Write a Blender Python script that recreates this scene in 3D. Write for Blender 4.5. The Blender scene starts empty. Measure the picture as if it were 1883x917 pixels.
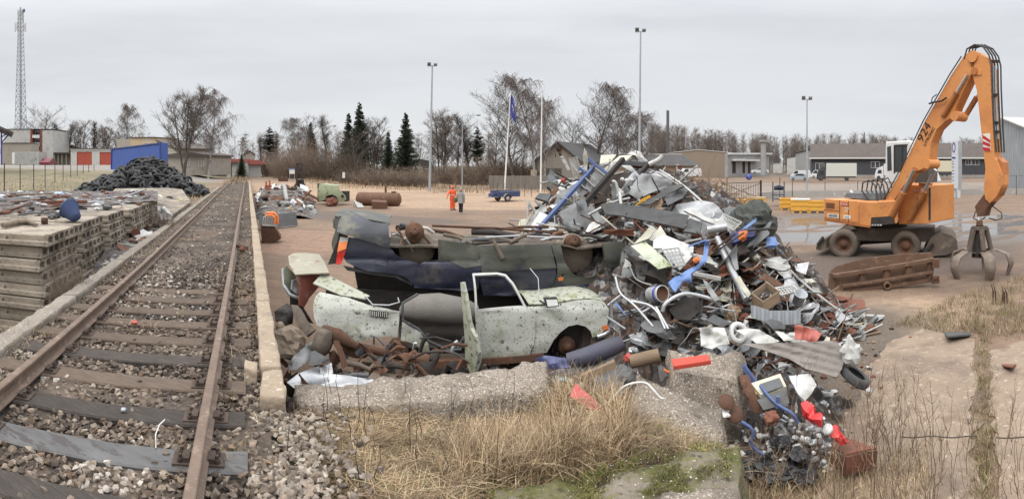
# scrapyard beside a railway: track, wrecked cars, scrap heap, excavator, far buildings
import bpy,bmesh,math,random
from mathutils import Vector as V,Matrix,noise,geometry
sc=bpy.context.scene
COL=sc.collection
random.seed(7)
F,CX,HY,CZ=960.0,941.5,305.0,3.25
pi=math.pi
def az(x):return(x-CX)/F
def pd(x,y,d):
 a=az(x);return V((d*math.sin(a),d*math.cos(a),CZ+(HY-y)/F*d))
def gp(x,y,z=0.0):
 d=F*(CZ-z)/(y-HY);return pd(x,y,d)
def xz(x,d,z):
 a=az(x);return V((d*math.sin(a),d*math.cos(a),z))
TA=az(455)
TD=V((math.sin(TA),math.cos(TA),0));TR=V((math.cos(TA),-math.sin(TA),0))
def tr(u,v,z):return TD*v+TR*u+V((0,0,z))
def sst(a,b,x):
 t=min(1,max(0,(x-a)/(b-a)));return t*t*(3-2*t)
def fbm(p,o=4):return noise.fractal(p,1.0,2.0,o)
def lerp_tab(tab,x):
 if x<=tab[0][0]:return tab[0][1]
 for(a,p),(b,q)in zip(tab,tab[1:]):
  if x<=b:return p+(q-p)*(x-a)/(b-a)
 return tab[-1][1]
def link(nt,a,b):nt.links.new(a,b)
def newmat(name):
 m=bpy.data.materials.new(name);m.use_nodes=True
 nt=m.node_tree;nt.nodes.clear()
 o=nt.nodes.new('ShaderNodeOutputMaterial');b=nt.nodes.new('ShaderNodeBsdfPrincipled')
 link(nt,b.outputs[0],o.inputs[0]);return m,nt,b
def N(nt,t,**k):
 n=nt.nodes.new(t)
 for a,v in k.items():setattr(n,a,v)
 return n
def c4(c):return(c[0],c[1],c[2],1)
def noisef(nt,co,scale,detail=5,rough=.6,lo=.4,hi=.6):
 n=N(nt,'ShaderNodeTexNoise');n.inputs['Scale'].default_value=scale
 n.inputs['Detail'].default_value=detail;n.inputs['Roughness'].default_value=rough
 link(nt,co,n.inputs['Vector'])
 r=N(nt,'ShaderNodeMapRange');r.inputs[1].default_value=lo;r.inputs[2].default_value=hi
 link(nt,n.outputs[0],r.inputs[0]);return r.outputs[0]
def mixc(nt,f,a,b):
 m=N(nt,'ShaderNodeMix',data_type='RGBA')
 if isinstance(f,(int,float)):m.inputs[0].default_value=f
 else:link(nt,f,m.inputs[0])
 for i,c in((6,a),(7,b)):
  if isinstance(c,(tuple,list)):m.inputs[i].default_value=c4(c)
  else:link(nt,c,m.inputs[i])
 return m.outputs[2]
MC={}
def M(name,c1,c2=None,s=4,rough=.75,metal=0,spots=(),bump=.3,bs=None,rv=.12,coord='Object',spec=.4,stretch=None):
 """mottled weathered surface: c1/c2 mixed by noise, then spots [(colour, scale, lo, hi)] laid over"""
 if name in MC:return MC[name]
 m,nt,b=newmat(name)
 tc=N(nt,'ShaderNodeTexCoord');co=tc.outputs[coord]
 if stretch:
  mp=N(nt,'ShaderNodeMapping');mp.inputs['Scale'].default_value=stretch
  link(nt,co,mp.inputs[0]);co=mp.outputs[0]
 if c2 is None:c2=tuple(x*.7 for x in c1)
 col=mixc(nt,noisef(nt,co,s,6,.65,.3,.7),c1,c2)
 for(c,sc_,lo,hi)in spots:
  col=mixc(nt,noisef(nt,co,sc_,5,.65,lo,hi),col,c)
 if rv:
  oi=N(nt,'ShaderNodeObjectInfo');mr=N(nt,'ShaderNodeMapRange')
  mr.inputs[3].default_value=1-rv;mr.inputs[4].default_value=1+rv
  link(nt,oi.outputs['Random'],mr.inputs[0])
  mm=N(nt,'ShaderNodeVectorMath',operation='SCALE');link(nt,col,mm.inputs[0]);link(nt,mr.outputs[0],mm.inputs['Scale']);col=mm.outputs[0]
 link(nt,col,b.inputs['Base Color'])
 rr=N(nt,'ShaderNodeMapRange');rr.inputs[3].default_value=max(0,rough-.1);rr.inputs[4].default_value=min(1,rough+.12)
 link(nt,noisef(nt,co,s*2.3,4,.6,.3,.7),rr.inputs[0]);link(nt,rr.outputs[0],b.inputs['Roughness'])
 b.inputs['Metallic'].default_value=metal;b.inputs['Specular IOR Level'].default_value=spec
 if bump:
  n=N(nt,'ShaderNodeTexNoise');n.inputs['Scale'].default_value=bs or s*5;n.inputs['Detail'].default_value=6
  link(nt,co,n.inputs['Vector'])
  bp=N(nt,'ShaderNodeBump');bp.inputs['Strength'].default_value=bump;bp.inputs['Distance'].default_value=.02
  link(nt,n.outputs[0],bp.inputs['Height']);link(nt,bp.outputs[0],b.inputs['Normal'])
 MC[name]=m;return m
def plain(name,c,rough=.6,metal=0,trans=0):
 if name in MC:return MC[name]
 m,nt,b=newmat(name);b.inputs['Base Color'].default_value=c4(c)
 b.inputs['Roughness'].default_value=rough;b.inputs['Metallic'].default_value=metal
 if trans:b.inputs['Transmission Weight'].default_value=trans
 MC[name]=m;return m
RUST=(.13,.062,.035);RUST2=(.19,.085,.045);DIRT=(.10,.075,.055)
m_rust=M('rusty_iron',RUST,(.07,.04,.028),s=6,rough=.9,spots=[(RUST2,11,.55,.7)],rv=.25)
m_rustred=M('red_rust',(.20,.075,.045),(.11,.05,.035),s=5,rough=.9,rv=.2)
m_dark=M('sooty_metal',(.022,.02,.019),(.045,.036,.03),s=5,rough=.8,rv=.2)
m_black=M('black_rubber',(.04,.041,.044),(.066,.064,.062),s=6,rough=.85,rv=.3)
m_grey=M('grey_painted_sheet',(.23,.235,.235),(.165,.165,.16),s=3,rough=.55,spots=[((.11,.08,.06),5,.58,.72)],rv=.28)
m_dgrey=M('dark_grey_sheet',(.10,.105,.108),(.07,.068,.066),s=3,rough=.6,spots=[(DIRT,6,.56,.7)],rv=.25)
m_white=M('dirty_white_enamel',(.52,.52,.50),(.38,.37,.34),s=3,rough=.4,spots=[((.2,.15,.11),7,.6,.72)],rv=.12)
m_cream=M('cream_enamel',(.52,.50,.40),(.42,.40,.32),s=3,rough=.5,spots=[((.22,.17,.12),7,.6,.72)],rv=.12)
m_alu=M('dull_aluminium',(.45,.46,.47),(.33,.33,.33),s=4,rough=.45,metal=.5,spots=[((.16,.13,.1),8,.62,.75)],rv=.2)
m_blue=M('worn_blue_paint',(.07,.105,.25),(.095,.13,.24),s=4,rough=.5,spots=[((.2,.16,.14),9,.62,.74)],rv=.12)
m_lblue=M('light_blue_plastic',(.14,.23,.46),(.11,.17,.35),s=3,rough=.5,spots=[((.2,.2,.2),8,.62,.75)],rv=.08)
m_red=M('faded_red_paint',(.42,.075,.06),(.33,.07,.055),s=4,rough=.55,spots=[((.16,.08,.06),8,.6,.75)],rv=.1)
m_orange=M('orange_plastic',(.70,.20,.05),(.58,.16,.05),s=4,rough=.5,rv=.05)
m_wood=M('weathered_board',(.27,.19,.12),(.17,.12,.08),s=3,rough=.85,stretch=(1,1,6),rv=.2)
m_tan=M('muddy_cloth',(.24,.19,.14),(.13,.10,.08),s=4,rough=.95,rv=.15)
m_soil0=M('oily_scrap_soil',(.075,.052,.04),(.03,.024,.02),s=3,rough=.95,spots=[((.16,.10,.07),6,.56,.68),((.28,.26,.24),19,.66,.74)],bump=.8,rv=0)
def scrap_material():
 m,nt,b=newmat('crumbled_scrap');tc=N(nt,'ShaderNodeTexCoord');co=tc.outputs['Object'];col=None
 dn=N(nt,'ShaderNodeTexNoise');dn.inputs['Scale'].default_value=2.5;link(nt,co,dn.inputs['Vector'])
 ad=N(nt,'ShaderNodeVectorMath',operation='MULTIPLY_ADD');link(nt,dn.outputs['Color'],ad.inputs[0]);ad.inputs[1].default_value=(.5,.5,.5);link(nt,co,ad.inputs[2])
 for sc_,st in((5.5,(1,1,1)),(9,(.5,1.6,1.3))):
  mp=N(nt,'ShaderNodeMapping');mp.inputs['Scale'].default_value=st;mp.inputs['Rotation'].default_value=(.4,.3,sc_);link(nt,ad.outputs[0],mp.inputs[0])
  vo=N(nt,'ShaderNodeTexVoronoi');vo.inputs['Scale'].default_value=sc_;link(nt,mp.outputs[0],vo.inputs['Vector'])
  sp=N(nt,'ShaderNodeSeparateColor');link(nt,vo.outputs['Color'],sp.inputs[0])
  r=N(nt,'ShaderNodeValToRGB');cr=r.color_ramp;cr.interpolation='CONSTANT'
  pal=[(0,(.028,.024,.022)),(.22,(.075,.05,.036)),(.38,(.045,.042,.042)),(.52,(.12,.065,.04)),(.62,(.11,.11,.11)),(.74,(.21,.21,.21)),(.84,(.05,.036,.03)),(.91,(.38,.37,.35)),(.96,(.10,.075,.06))]
  for i,(p,c)in enumerate(pal):
   e=cr.elements[i]if i<2 else cr.elements.new(p);e.position=p;e.color=c4(c)
  link(nt,sp.outputs[0],r.inputs[0])
  if col is None:col=r.outputs[0]
  else:col=mixc(nt,noisef(nt,co,3.5,5,.6,.46,.54),col,r.outputs[0])
 col=mixc(nt,noisef(nt,co,1.2,6,.6,.45,.65),col,(.06,.042,.032))
 link(nt,col,b.inputs['Base Color']);b.inputs['Roughness'].default_value=.75;MC['scrap']=m;return m
m_soil=scrap_material()
m_white2=M('white_plastic',(.60,.60,.59),(.47,.46,.43),s=3,rough=.45,spots=[((.26,.21,.17),6,.57,.72)],rv=.06)
m_concrete=M('old_concrete',(.26,.225,.185),(.16,.135,.11),s=2.2,rough=.92,spots=[((.44,.42,.38),22,.60,.70),((.13,.11,.09),4,.58,.75)],bump=.8,bs=26,rv=.12)
m_galv=M('galvanised_steel',(.40,.42,.44),(.31,.33,.35),s=1.5,rough=.5,metal=.3,rv=.04)
class MB:
 def __init__(s):s.v=[];s.f=[];s.sm=[]
 def add(s,vs,fs,smooth=False):
  o=len(s.v);s.v+=[V(p)for p in vs]
  for f in fs:s.f.append(tuple(i+o for i in f));s.sm.append(smooth)
  return s
 def box(s,c,size,R=None):
  x,y,z=(a/2 for a in size);c=V(c)
  vs=[V((i*x,j*y,k*z))for k in(-1,1)for j in(-1,1)for i in(-1,1)]
  if R is not None:vs=[R@p for p in vs]
  return s.add([p+c for p in vs],[(0,2,3,1),(4,5,7,6),(0,1,5,4),(2,6,7,3),(0,4,6,2),(1,3,7,5)])
 def hexa(s,c8):
  return s.add(c8,[(3,2,1,0),(4,5,6,7),(0,1,5,4),(1,2,6,5),(2,3,7,6),(3,0,4,7)])
 def bar(s,p,q,w,h=None,up=(0,0,1)):
  p,q=V(p),V(q);d=(q-p).normalized();up=V(up)
  if abs(d.dot(up))>.98:up=V((1,0,0))
  a=d.cross(up).normalized()*(w/2);b=a.cross(d).normalized()*((h or w)/2)
  return s.hexa([p-a-b,p+a-b,q+a-b,q-a-b,p-a+b,p+a+b,q+a+b,q-a+b])
 def tube(s,pts,r,n=6,caps=True,smooth=True):
  pts=[V(p)for p in pts];k=len(pts)
  rs=r if isinstance(r,(list,tuple))else[r]*k
  t0=(pts[1]-pts[0]).normalized()
  a=t0.orthogonal().normalized();vs=[];fs=[]
  for i,p in enumerate(pts):
   if i==0:t=t0
   elif i==k-1:t=(pts[-1]-pts[-2]).normalized()
   else:
    t=((pts[i+1]-p).normalized()+(p-pts[i-1]).normalized())
    t=t.normalized()if t.length>1e-6 else t0
   a=(a-t*a.dot(t));a=a.normalized()if a.length>1e-6 else t.orthogonal().normalized()
   b=t.cross(a)
   for j in range(n):
    w=2*pi*j/n;vs.append(p+(a*math.cos(w)+b*math.sin(w))*rs[i])
  for i in range(k-1):
   for j in range(n):
    j2=(j+1)%n;fs.append((i*n+j,i*n+j2,(i+1)*n+j2,(i+1)*n+j))
  s.add(vs,fs,smooth)
  if caps:s.add(vs[:n],[tuple(range(n))[::-1]]);s.add(vs[-n:],[tuple(range(n))])
  return s
 def cyl(s,p,q,r,r2=None,n=14):return s.tube([p,q],[r,r if r2 is None else r2],n)
 def lathe(s,prof,n=20,T=None,smooth=True,close=False):
  T=T or Matrix();vs=[];fs=[];k=len(prof)
  for(r,z)in prof:
   for j in range(n):
    w=2*pi*j/n;vs.append(T@V((r*math.cos(w),r*math.sin(w),z)))
  for i in range(k-1+(1 if close else 0)):
   i2=(i+1)%k
   for j in range(n):
    j2=(j+1)%n;fs.append((i*n+j,i*n+j2,i2*n+j2,i2*n+j))
  return s.add(vs,fs,smooth)
 def prism(s,poly,t):
  poly=[V(p)for p in poly];t=V(t);n=len(poly)
  tris=geometry.tessellate_polygon([poly])
  s.add(poly,[tuple(x)for x in tris]);s.add([p+t for p in poly],[tuple(x)[::-1]for x in tris])
  for i in range(n):
   j=(i+1)%n;s.add([poly[i],poly[j],poly[j]+t,poly[i]+t],[(0,1,2,3)])
  return s
 def grid(s,fn,nu,nv,smooth=True,thick=None):
  vs=[V(fn(i/nu,j/nv))for j in range(nv+1)for i in range(nu+1)]
  fs=[(j*(nu+1)+i,j*(nu+1)+i+1,(j+1)*(nu+1)+i+1,(j+1)*(nu+1)+i)for j in range(nv)for i in range(nu)]
  s.add(vs,fs,smooth)
  if thick:
   t=V(thick);s.add([p+t for p in vs],[f[::-1]for f in fs],smooth)
   rim=[i for i in range(nu)]+[j*(nu+1)+nu for j in range(nv)]+[nv*(nu+1)+nu-i for i in range(nu)]+[(nv-j)*(nu+1)for j in range(nv)]
   for a,b in zip(rim,rim[1:]+rim[:1]):s.add([vs[a],vs[b],vs[b]+t,vs[a]+t],[(0,1,2,3)])
  return s
 def shell(s,loops,fn,thick=.01,nu=8,nv=6):
  """flat outline (with holes) cut into a grid, bent by fn(u,v), given a thickness"""
  if not isinstance(loops[0],list):loops=[list(loops)]
  flat=[V((a,b,0))for l in loops for a,b in l]
  tris=geometry.tessellate_polygon([[V((a,b,0))for a,b in l]for l in loops])
  bm=bmesh.new();bv=[bm.verts.new(p)for p in flat]
  for t in tris:
   try:bm.faces.new([bv[i]for i in t])
   except ValueError:pass
  us=[p.x for p in flat];ws=[p.y for p in flat]
  for k,lo,hi,ax in((nu,min(us),max(us),0),(nv,min(ws),max(ws),1)):
   for i in range(1,k):
    c=lo+(hi-lo)*(i+.013)/k;no=V((1,0,0))if ax==0 else V((0,1,0))
    bmesh.ops.bisect_plane(bm,geom=bm.verts[:]+bm.edges[:]+bm.faces[:],plane_co=V((c,c,0)),plane_no=no,dist=1e-5)
  for v in bm.verts:v.co=V(fn(v.co.x,v.co.y))
  bm.normal_update();bm.verts.index_update()
  vs=[v.co.copy()for v in bm.verts];ns=[v.normal.copy()for v in bm.verts]
  fs=[tuple(v.index for v in f.verts)for f in bm.faces]
  s.add(vs,fs,True);bk=[p-n*thick for p,n in zip(vs,ns)]
  s.add(bk,[f[::-1]for f in fs],True)
  for e in bm.edges:
   if len(e.link_faces)==1:
    a,b=e.verts[0].index,e.verts[1].index;s.add([vs[a],vs[b],bk[b],bk[a]],[(0,1,2,3)])
  bm.free();return s
 def merge(s,o,T=None):
  vs=[T@p for p in o.v]if T is not None else o.v
  b=len(s.v);s.v+=[p.copy()for p in vs];s.f+=[tuple(i+b for i in f)for f in o.f];s.sm+=o.sm;return s
 def centre(s):
  c=sum(s.v,V())/len(s.v);c.z=min(p.z for p in s.v);return c
 def build(s,name,mat,parent=None,origin=None,bevel=0,cols=None):
  if origin is None:origin=V()
  elif origin=='c':origin=s.centre()
  if parent is not None and origin.length==0:
   rt=parent
   while rt.parent:rt=rt.parent
   if rt.get('_w'):origin=rt.location
  me=bpy.data.meshes.new(name);me.from_pydata([p-origin for p in s.v],[],s.f);me.update()
  me.polygons.foreach_set('use_smooth',s.sm)
  if cols is not None:
   at=me.color_attributes.new('col','FLOAT_COLOR','POINT');at.data.foreach_set('color',cols)
  me.materials.append(mat)
  o=bpy.data.objects.new(name,me);COL.objects.link(o)
  if parent is not None:o.parent=parent
  else:o.location=origin
  if bevel:
   b=o.modifiers.new('Bevel','BEVEL');b.width=bevel;b.segments=2;b.limit_method='ANGLE'
  return o
def smooth(pts,k=3):
 pts=[V(p)for p in pts]
 for _ in range(k):
  q=[pts[0]]
  for a,b in zip(pts,pts[1:]):q+=[a.lerp(b,.25),a.lerp(b,.75)]
  pts=q+[pts[-1]]
 return pts
def tag(o,label=None,cat=None,group=None,kind=None):
 if label:o['label']=label
 if cat:
  o['category']=cat
  if not o.get('kind'):o['kind']='thing'
 if group:o['group']=group
 if kind:o['kind']=kind
 return o
def thing(name,label,cat,loc=(0,0,0),rz=0,group=None,world=False):
 """Empty at the thing's base; world=True: its parts are given in world coordinates"""
 o=bpy.data.objects.new(name,None);COL.objects.link(o);o.location=V(loc);o.rotation_euler=(0,0,rz)
 o.empty_display_size=.2
 if world:o['_w']=1
 return tag(o,label,cat,group)
def structure(o):o['kind']='structure';return o
def stuff(o):o['kind']='stuff';return o
def copy_tree(o,parent=None):
 c=o.copy();COL.objects.link(c)
 if parent is not None:c.parent=parent
 for ch in list(o.children):copy_tree(ch,c)
 return c
def text_mb(txt,T,size,depth=.004,sx=1):
 cu=bpy.data.curves.new('lettering','FONT');cu.body=txt;cu.size=size;cu.extrude=depth;cu.align_x='CENTER';cu.align_y='CENTER'
 o=bpy.data.objects.new('lettering',cu);COL.objects.link(o)
 dg=bpy.context.evaluated_depsgraph_get();me=bpy.data.meshes.new_from_object(o.evaluated_get(dg))
 mb=MB();mb.add([T@V((v.co.x*sx,v.co.y,v.co.z))for v in me.vertices],[tuple(p.vertices)for p in me.polygons])
 bpy.data.objects.remove(o);bpy.data.curves.remove(cu);bpy.data.meshes.remove(me);return mb
def frame(o,x,y):
 x=V(x).normalized();z=x.cross(V(y)).normalized();y=z.cross(x)
 return Matrix(((x.x,y.x,z.x,o[0]),(x.y,y.y,z.y,o[1]),(x.z,y.z,z.z,o[2]),(0,0,0,1)))
cd=bpy.data.cameras.new('camera');cam=bpy.data.objects.new('camera',cd);COL.objects.link(cam)
cam.location=(0,0,CZ);cam.rotation_euler=(pi/2,0,0)
cd.type='PANO';cd.panorama_type='CENTRAL_CYLINDRICAL'
cd.central_cylindrical_range_u_min=-941.5/F;cd.central_cylindrical_range_u_max=941.5/F
cd.central_cylindrical_range_v_min=-(917-HY)/F;cd.central_cylindrical_range_v_max=HY/F
cd.central_cylindrical_radius=1.0
cd.clip_start=.05;cd.clip_end=8000
sc.camera=cam
SUN_EL,SUN_ROT=math.radians(48),math.radians(-20)
w=bpy.data.worlds.new('World');sc.world=w;w.use_nodes=True
nt=w.node_tree;nt.nodes.clear()
wo=N(nt,'ShaderNodeOutputWorld');bg=N(nt,'ShaderNodeBackground');link(nt,bg.outputs[0],wo.inputs[0])
sky=N(nt,'ShaderNodeTexSky',sky_type='NISHITA');sky.sun_disc=False;sky.sun_elevation=SUN_EL;sky.sun_rotation=SUN_ROT
tc=N(nt,'ShaderNodeTexCoord');sx=N(nt,'ShaderNodeSeparateXYZ');link(nt,tc.outputs['Generated'],sx.inputs[0])
mp=N(nt,'ShaderNodeMapping');mp.inputs['Scale'].default_value=(1.1,1.1,6.5);link(nt,tc.outputs['Generated'],mp.inputs[0])
cn=noisef(nt,mp.outputs[0],1.7,6,.55,.3,.72)
cn2=noisef(nt,mp.outputs[0],.6,3,.5,.3,.7)
cloud=mixc(nt,cn,(6.6,6.82,7.25),(9.2,9.33,9.5))
cloud=mixc(nt,cn2,cloud,(8.2,8.35,8.6))
gr=N(nt,'ShaderNodeMapRange');gr.inputs[1].default_value=.27;gr.inputs[2].default_value=1;gr.inputs[3].default_value=1;gr.inputs[4].default_value=4.2
link(nt,sx.outputs[2],gr.inputs[0])
sm=N(nt,'ShaderNodeVectorMath',operation='SCALE');link(nt,cloud,sm.inputs[0]);link(nt,gr.outputs[0],sm.inputs['Scale'])
link(nt,mixc(nt,.92,sky.outputs[0],sm.outputs[0]),bg.inputs[0]);bg.inputs[1].default_value=.098
sd=bpy.data.lights.new('sun','SUN');so=bpy.data.objects.new('sun',sd);COL.objects.link(so)
sd.energy=1.5;sd.angle=math.radians(28);sd.color=(1,.95,.87)
sdir=V((math.sin(SUN_ROT)*math.cos(SUN_EL),math.cos(SUN_ROT)*math.cos(SUN_EL),math.sin(SUN_EL)))
sdir=V((-.45,-.42,.78)).normalized()
so.rotation_euler=sdir.to_track_quat('Z','Y').to_euler()
sky.sun_elevation=math.asin(sdir.z);sky.sun_rotation=math.atan2(sdir.x,sdir.y)
sc.view_settings.view_transform='Standard';sc.view_settings.look='None';sc.view_settings.gamma=1;sc.view_settings.exposure=0.0
sc.cycles.use_denoising=True
sc.cycles.max_bounces=6;sc.cycles.diffuse_bounces=3;sc.cycles.glossy_bounces=3;sc.cycles.transparent_max_bounces=8
def uv_of(p):return p.dot(TR),p.dot(TD)
def ground_h(x,y):
 d=math.hypot(x,y);a=math.atan2(x,y);p=a*F+CX
 u,v=x*TR.x+y*TR.y,x*TD.x+y*TD.y
 wl=1-sst(-2.6,.2,u)if v>-4 else 0
 hl=.1+1.1*sst(10,17,v)+2.2*sst(36,84,d)*sst(4,19,-u)
 wm=(1-sst(520,900,p))
 hr=wm*1.2*sst(55,96,d)
 if abs(a)>1.6:hr=0
 return wl*hl+(1-wl)*hr
def posmask(nt,co,cx,cy,rx,ry,rot=0,lo=.75,hi=1.15,nz=.35,ns=.25):
 s=N(nt,'ShaderNodeVectorMath',operation='SUBTRACT');link(nt,co,s.inputs[0]);s.inputs[1].default_value=(cx,cy,0)
 r=N(nt,'ShaderNodeVectorRotate',rotation_type='Z_AXIS');r.inputs['Angle'].default_value=rot;link(nt,s.outputs[0],r.inputs[0])
 m=N(nt,'ShaderNodeVectorMath',operation='MULTIPLY');link(nt,r.outputs[0],m.inputs[0]);m.inputs[1].default_value=(1/rx,1/ry,0)
 l=N(nt,'ShaderNodeVectorMath',operation='LENGTH');link(nt,m.outputs[0],l.inputs[0])
 n=N(nt,'ShaderNodeTexNoise');n.inputs['Scale'].default_value=ns;n.inputs['Detail'].default_value=6;link(nt,co,n.inputs['Vector'])
 a=N(nt,'ShaderNodeMath',operation='MULTIPLY_ADD');link(nt,n.outputs[0],a.inputs[0]);a.inputs[1].default_value=nz*2;a.inputs[2].default_value=-nz
 b=N(nt,'ShaderNodeMath',operation='ADD');link(nt,l.outputs['Value'],b.inputs[0]);link(nt,a.outputs[0],b.inputs[1])
 q=N(nt,'ShaderNodeMapRange');q.inputs[1].default_value=lo;q.inputs[2].default_value=hi;q.inputs[3].default_value=1;q.inputs[4].default_value=0
 link(nt,b.outputs[0],q.inputs[0]);return q.outputs[0]
def mul(nt,a,b):
 m=N(nt,'ShaderNodeMath',operation='MULTIPLY');link(nt,a,m.inputs[0])
 if isinstance(b,(int,float)):m.inputs[1].default_value=b
 else:link(nt,b,m.inputs[1])
 return m.outputs[0]
def at(x,y):q=gp(x,y);return q.x,q.y
def ground_material():
 m,nt,b=newmat('yard_dirt');g=N(nt,'ShaderNodeNewGeometry');co=g.outputs['Position']
 n1=noisef(nt,co,.35,8,.7,.35,.65);n2=noisef(nt,co,3,6,.7,.4,.62);n3=noisef(nt,co,24,4,.7,.55,.68)
 col=mixc(nt,n1,(.225,.145,.09),(.15,.095,.062))
 for(px,y,rx,ry,rot,c,k)in((760,356,34,13,.25,(.385,.262,.165),1),(600,335,34,11,.4,(.39,.27,.17),1),(900,375,12,7,0,(.37,.25,.16),1),(560,440,3.5,5,.4,(.26,.155,.10),.9),(1590,590,3.6,1.5,.3,(.36,.25,.165),.95),(1640,345,30,20,0,(.25,.21,.175),.9),(1330,345,22,26,0,(.25,.20,.16),.8)):
  X,Y=at(px,y);col=mixc(nt,mul(nt,posmask(nt,co,X,Y,rx,ry,rot),k),col,c)
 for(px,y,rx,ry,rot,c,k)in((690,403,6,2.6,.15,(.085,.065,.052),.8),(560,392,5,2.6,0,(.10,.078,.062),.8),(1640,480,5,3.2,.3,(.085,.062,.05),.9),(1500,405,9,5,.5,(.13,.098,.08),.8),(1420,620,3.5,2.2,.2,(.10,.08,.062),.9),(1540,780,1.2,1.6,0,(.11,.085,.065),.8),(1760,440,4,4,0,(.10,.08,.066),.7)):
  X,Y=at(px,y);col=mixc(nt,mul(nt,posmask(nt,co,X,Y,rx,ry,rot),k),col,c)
 dt=N(nt,'ShaderNodeVectorMath',operation='DOT_PRODUCT');link(nt,co,dt.inputs[0]);dt.inputs[1].default_value=tuple(TR)
 gm=N(nt,'ShaderNodeMapRange');gm.inputs[1].default_value=-2.7;gm.inputs[2].default_value=-5;link(nt,dt.outputs['Value'],gm.inputs[0])
 grass=mixc(nt,noisef(nt,co,.22,7,.7,.4,.6),(.135,.125,.06),(.22,.18,.10))
 X,Y=-46,40;road=posmask(nt,co,-72,46,60,14,-.5,.8,1.0,.12,.1)
 grass=mixc(nt,road,grass,(.27,.245,.22))
 col=mixc(nt,gm.outputs[0],col,grass)
 ln=N(nt,'ShaderNodeVectorMath',operation='LENGTH');link(nt,co,ln.inputs[0])
 fr=N(nt,'ShaderNodeMapRange');fr.inputs[1].default_value=150;fr.inputs[2].default_value=185;link(nt,ln.outputs['Value'],fr.inputs[0])
 col=mixc(nt,fr.outputs[0],col,(.10,.085,.055))
 for rot,k in((.35,.5),(-.5,.4),(.9,.35)):
  mr=N(nt,'ShaderNodeMapping');mr.inputs['Rotation'].default_value=(0,0,rot);mr.inputs['Scale'].default_value=(.09,1.5,1);link(nt,co,mr.inputs[0])
  tm=N(nt,'ShaderNodeMath',operation='MULTIPLY');link(nt,noisef(nt,mr.outputs[0],1.0,5,.6,.53,.63),tm.inputs[0]);link(nt,noisef(nt,co,.16,3,.5,.45,.6),tm.inputs[1])
  col=mixc(nt,mul(nt,tm.outputs[0],k),col,(.085,.062,.048))
 col=mixc(nt,mul(nt,n2,.5),col,(.09,.066,.05));col=mixc(nt,mul(nt,n3,.55),col,(.36,.31,.26))
 wet=posmask(nt,co,*at(1700,412),10.5,7.5,.75,.7,1.1,.3,.3)
 mp=N(nt,'ShaderNodeMapping');mp.inputs['Rotation'].default_value=(0,0,.85);mp.inputs['Scale'].default_value=(.25,1.0,1);link(nt,co,mp.inputs[0])
 pool=mul(nt,noisef(nt,mp.outputs[0],.8,6,.6,.47,.50),wet)
 wet2=posmask(nt,co,*at(890,418),2.6,.8,.1,.7,1.0,.5,.8);pool2=mul(nt,noisef(nt,co,1.6,5,.6,.46,.5),wet2)
 wet3=posmask(nt,co,*at(1478,437),2.6,2.2,.7,.8,1.0,.25,.6)
 mx=N(nt,'ShaderNodeMath',operation='MAXIMUM');link(nt,pool,mx.inputs[0]);link(nt,pool2,mx.inputs[1])
 mx2=N(nt,'ShaderNodeMath',operation='MAXIMUM');link(nt,mx.outputs[0],mx2.inputs[0]);link(nt,mul(nt,wet3,noisef(nt,mp.outputs[0],1.4,5,.6,.40,.44)),mx2.inputs[1]);pool=mx2.outputs[0]
 col=mixc(nt,pool,col,(.10,.085,.075))
 link(nt,col,b.inputs['Base Color'])
 rr=N(nt,'ShaderNodeMapRange');rr.inputs[3].default_value=.93;rr.inputs[4].default_value=.06;link(nt,pool,rr.inputs[0]);link(nt,rr.outputs[0],b.inputs['Roughness'])
 bn=N(nt,'ShaderNodeTexNoise');bn.inputs['Scale'].default_value=5;bn.inputs['Detail'].default_value=9;bn.inputs['Roughness'].default_value=.7;link(nt,co,bn.inputs['Vector'])
 bp=N(nt,'ShaderNodeBump');bp.inputs['Distance'].default_value=.06;link(nt,bn.outputs[0],bp.inputs['Height'])
 iv=N(nt,'ShaderNodeMath',operation='SUBTRACT');iv.inputs[0].default_value=.7;link(nt,pool,iv.inputs[1]);iv.use_clamp=True;link(nt,iv.outputs[0],bp.inputs['Strength'])
 link(nt,bp.outputs[0],b.inputs['Normal']);return m
def make_ground():
 rad=[.5,1.2,2,3]
 while rad[-1]<60:rad.append(rad[-1]*1.06+.05)
 while rad[-1]<5000:rad.append(rad[-1]*1.16)
 na=620;mb=MB();vs=[V((0,0,0))];fs=[]
 for r in rad:
  for j in range(na):
   a=2*pi*j/na;x,y=r*math.sin(a),r*math.cos(a);z=ground_h(x,y)
   if 3<r<60 and x*TR.x+y*TR.y>1:z+=.02*fbm(V((x*.5,y*.5,0)))
   vs.append(V((x,y,z)))
 for i in range(len(rad)-1):
  for j in range(na):
   k=(j+1)%na;fs.append((1+i*na+j,1+(i+1)*na+j,1+(i+1)*na+k,1+i*na+k))
 for j in range(na):fs.append((0,1+j,1+(j+1)%na))
 mb.add(vs,fs,True);structure(mb.build('ground',ground_material()))
make_ground()
m_pave=M('pavement_concrete',(.285,.22,.16),(.215,.16,.115),s=1.0,rough=.9,spots=[((.15,.112,.085),.9,.50,.68),((.39,.32,.25),9,.58,.68),((.19,.135,.1),2.3,.55,.66),((.14,.11,.09),5,.64,.72)],bump=.5,bs=30,rv=0,coord='Object')
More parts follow.
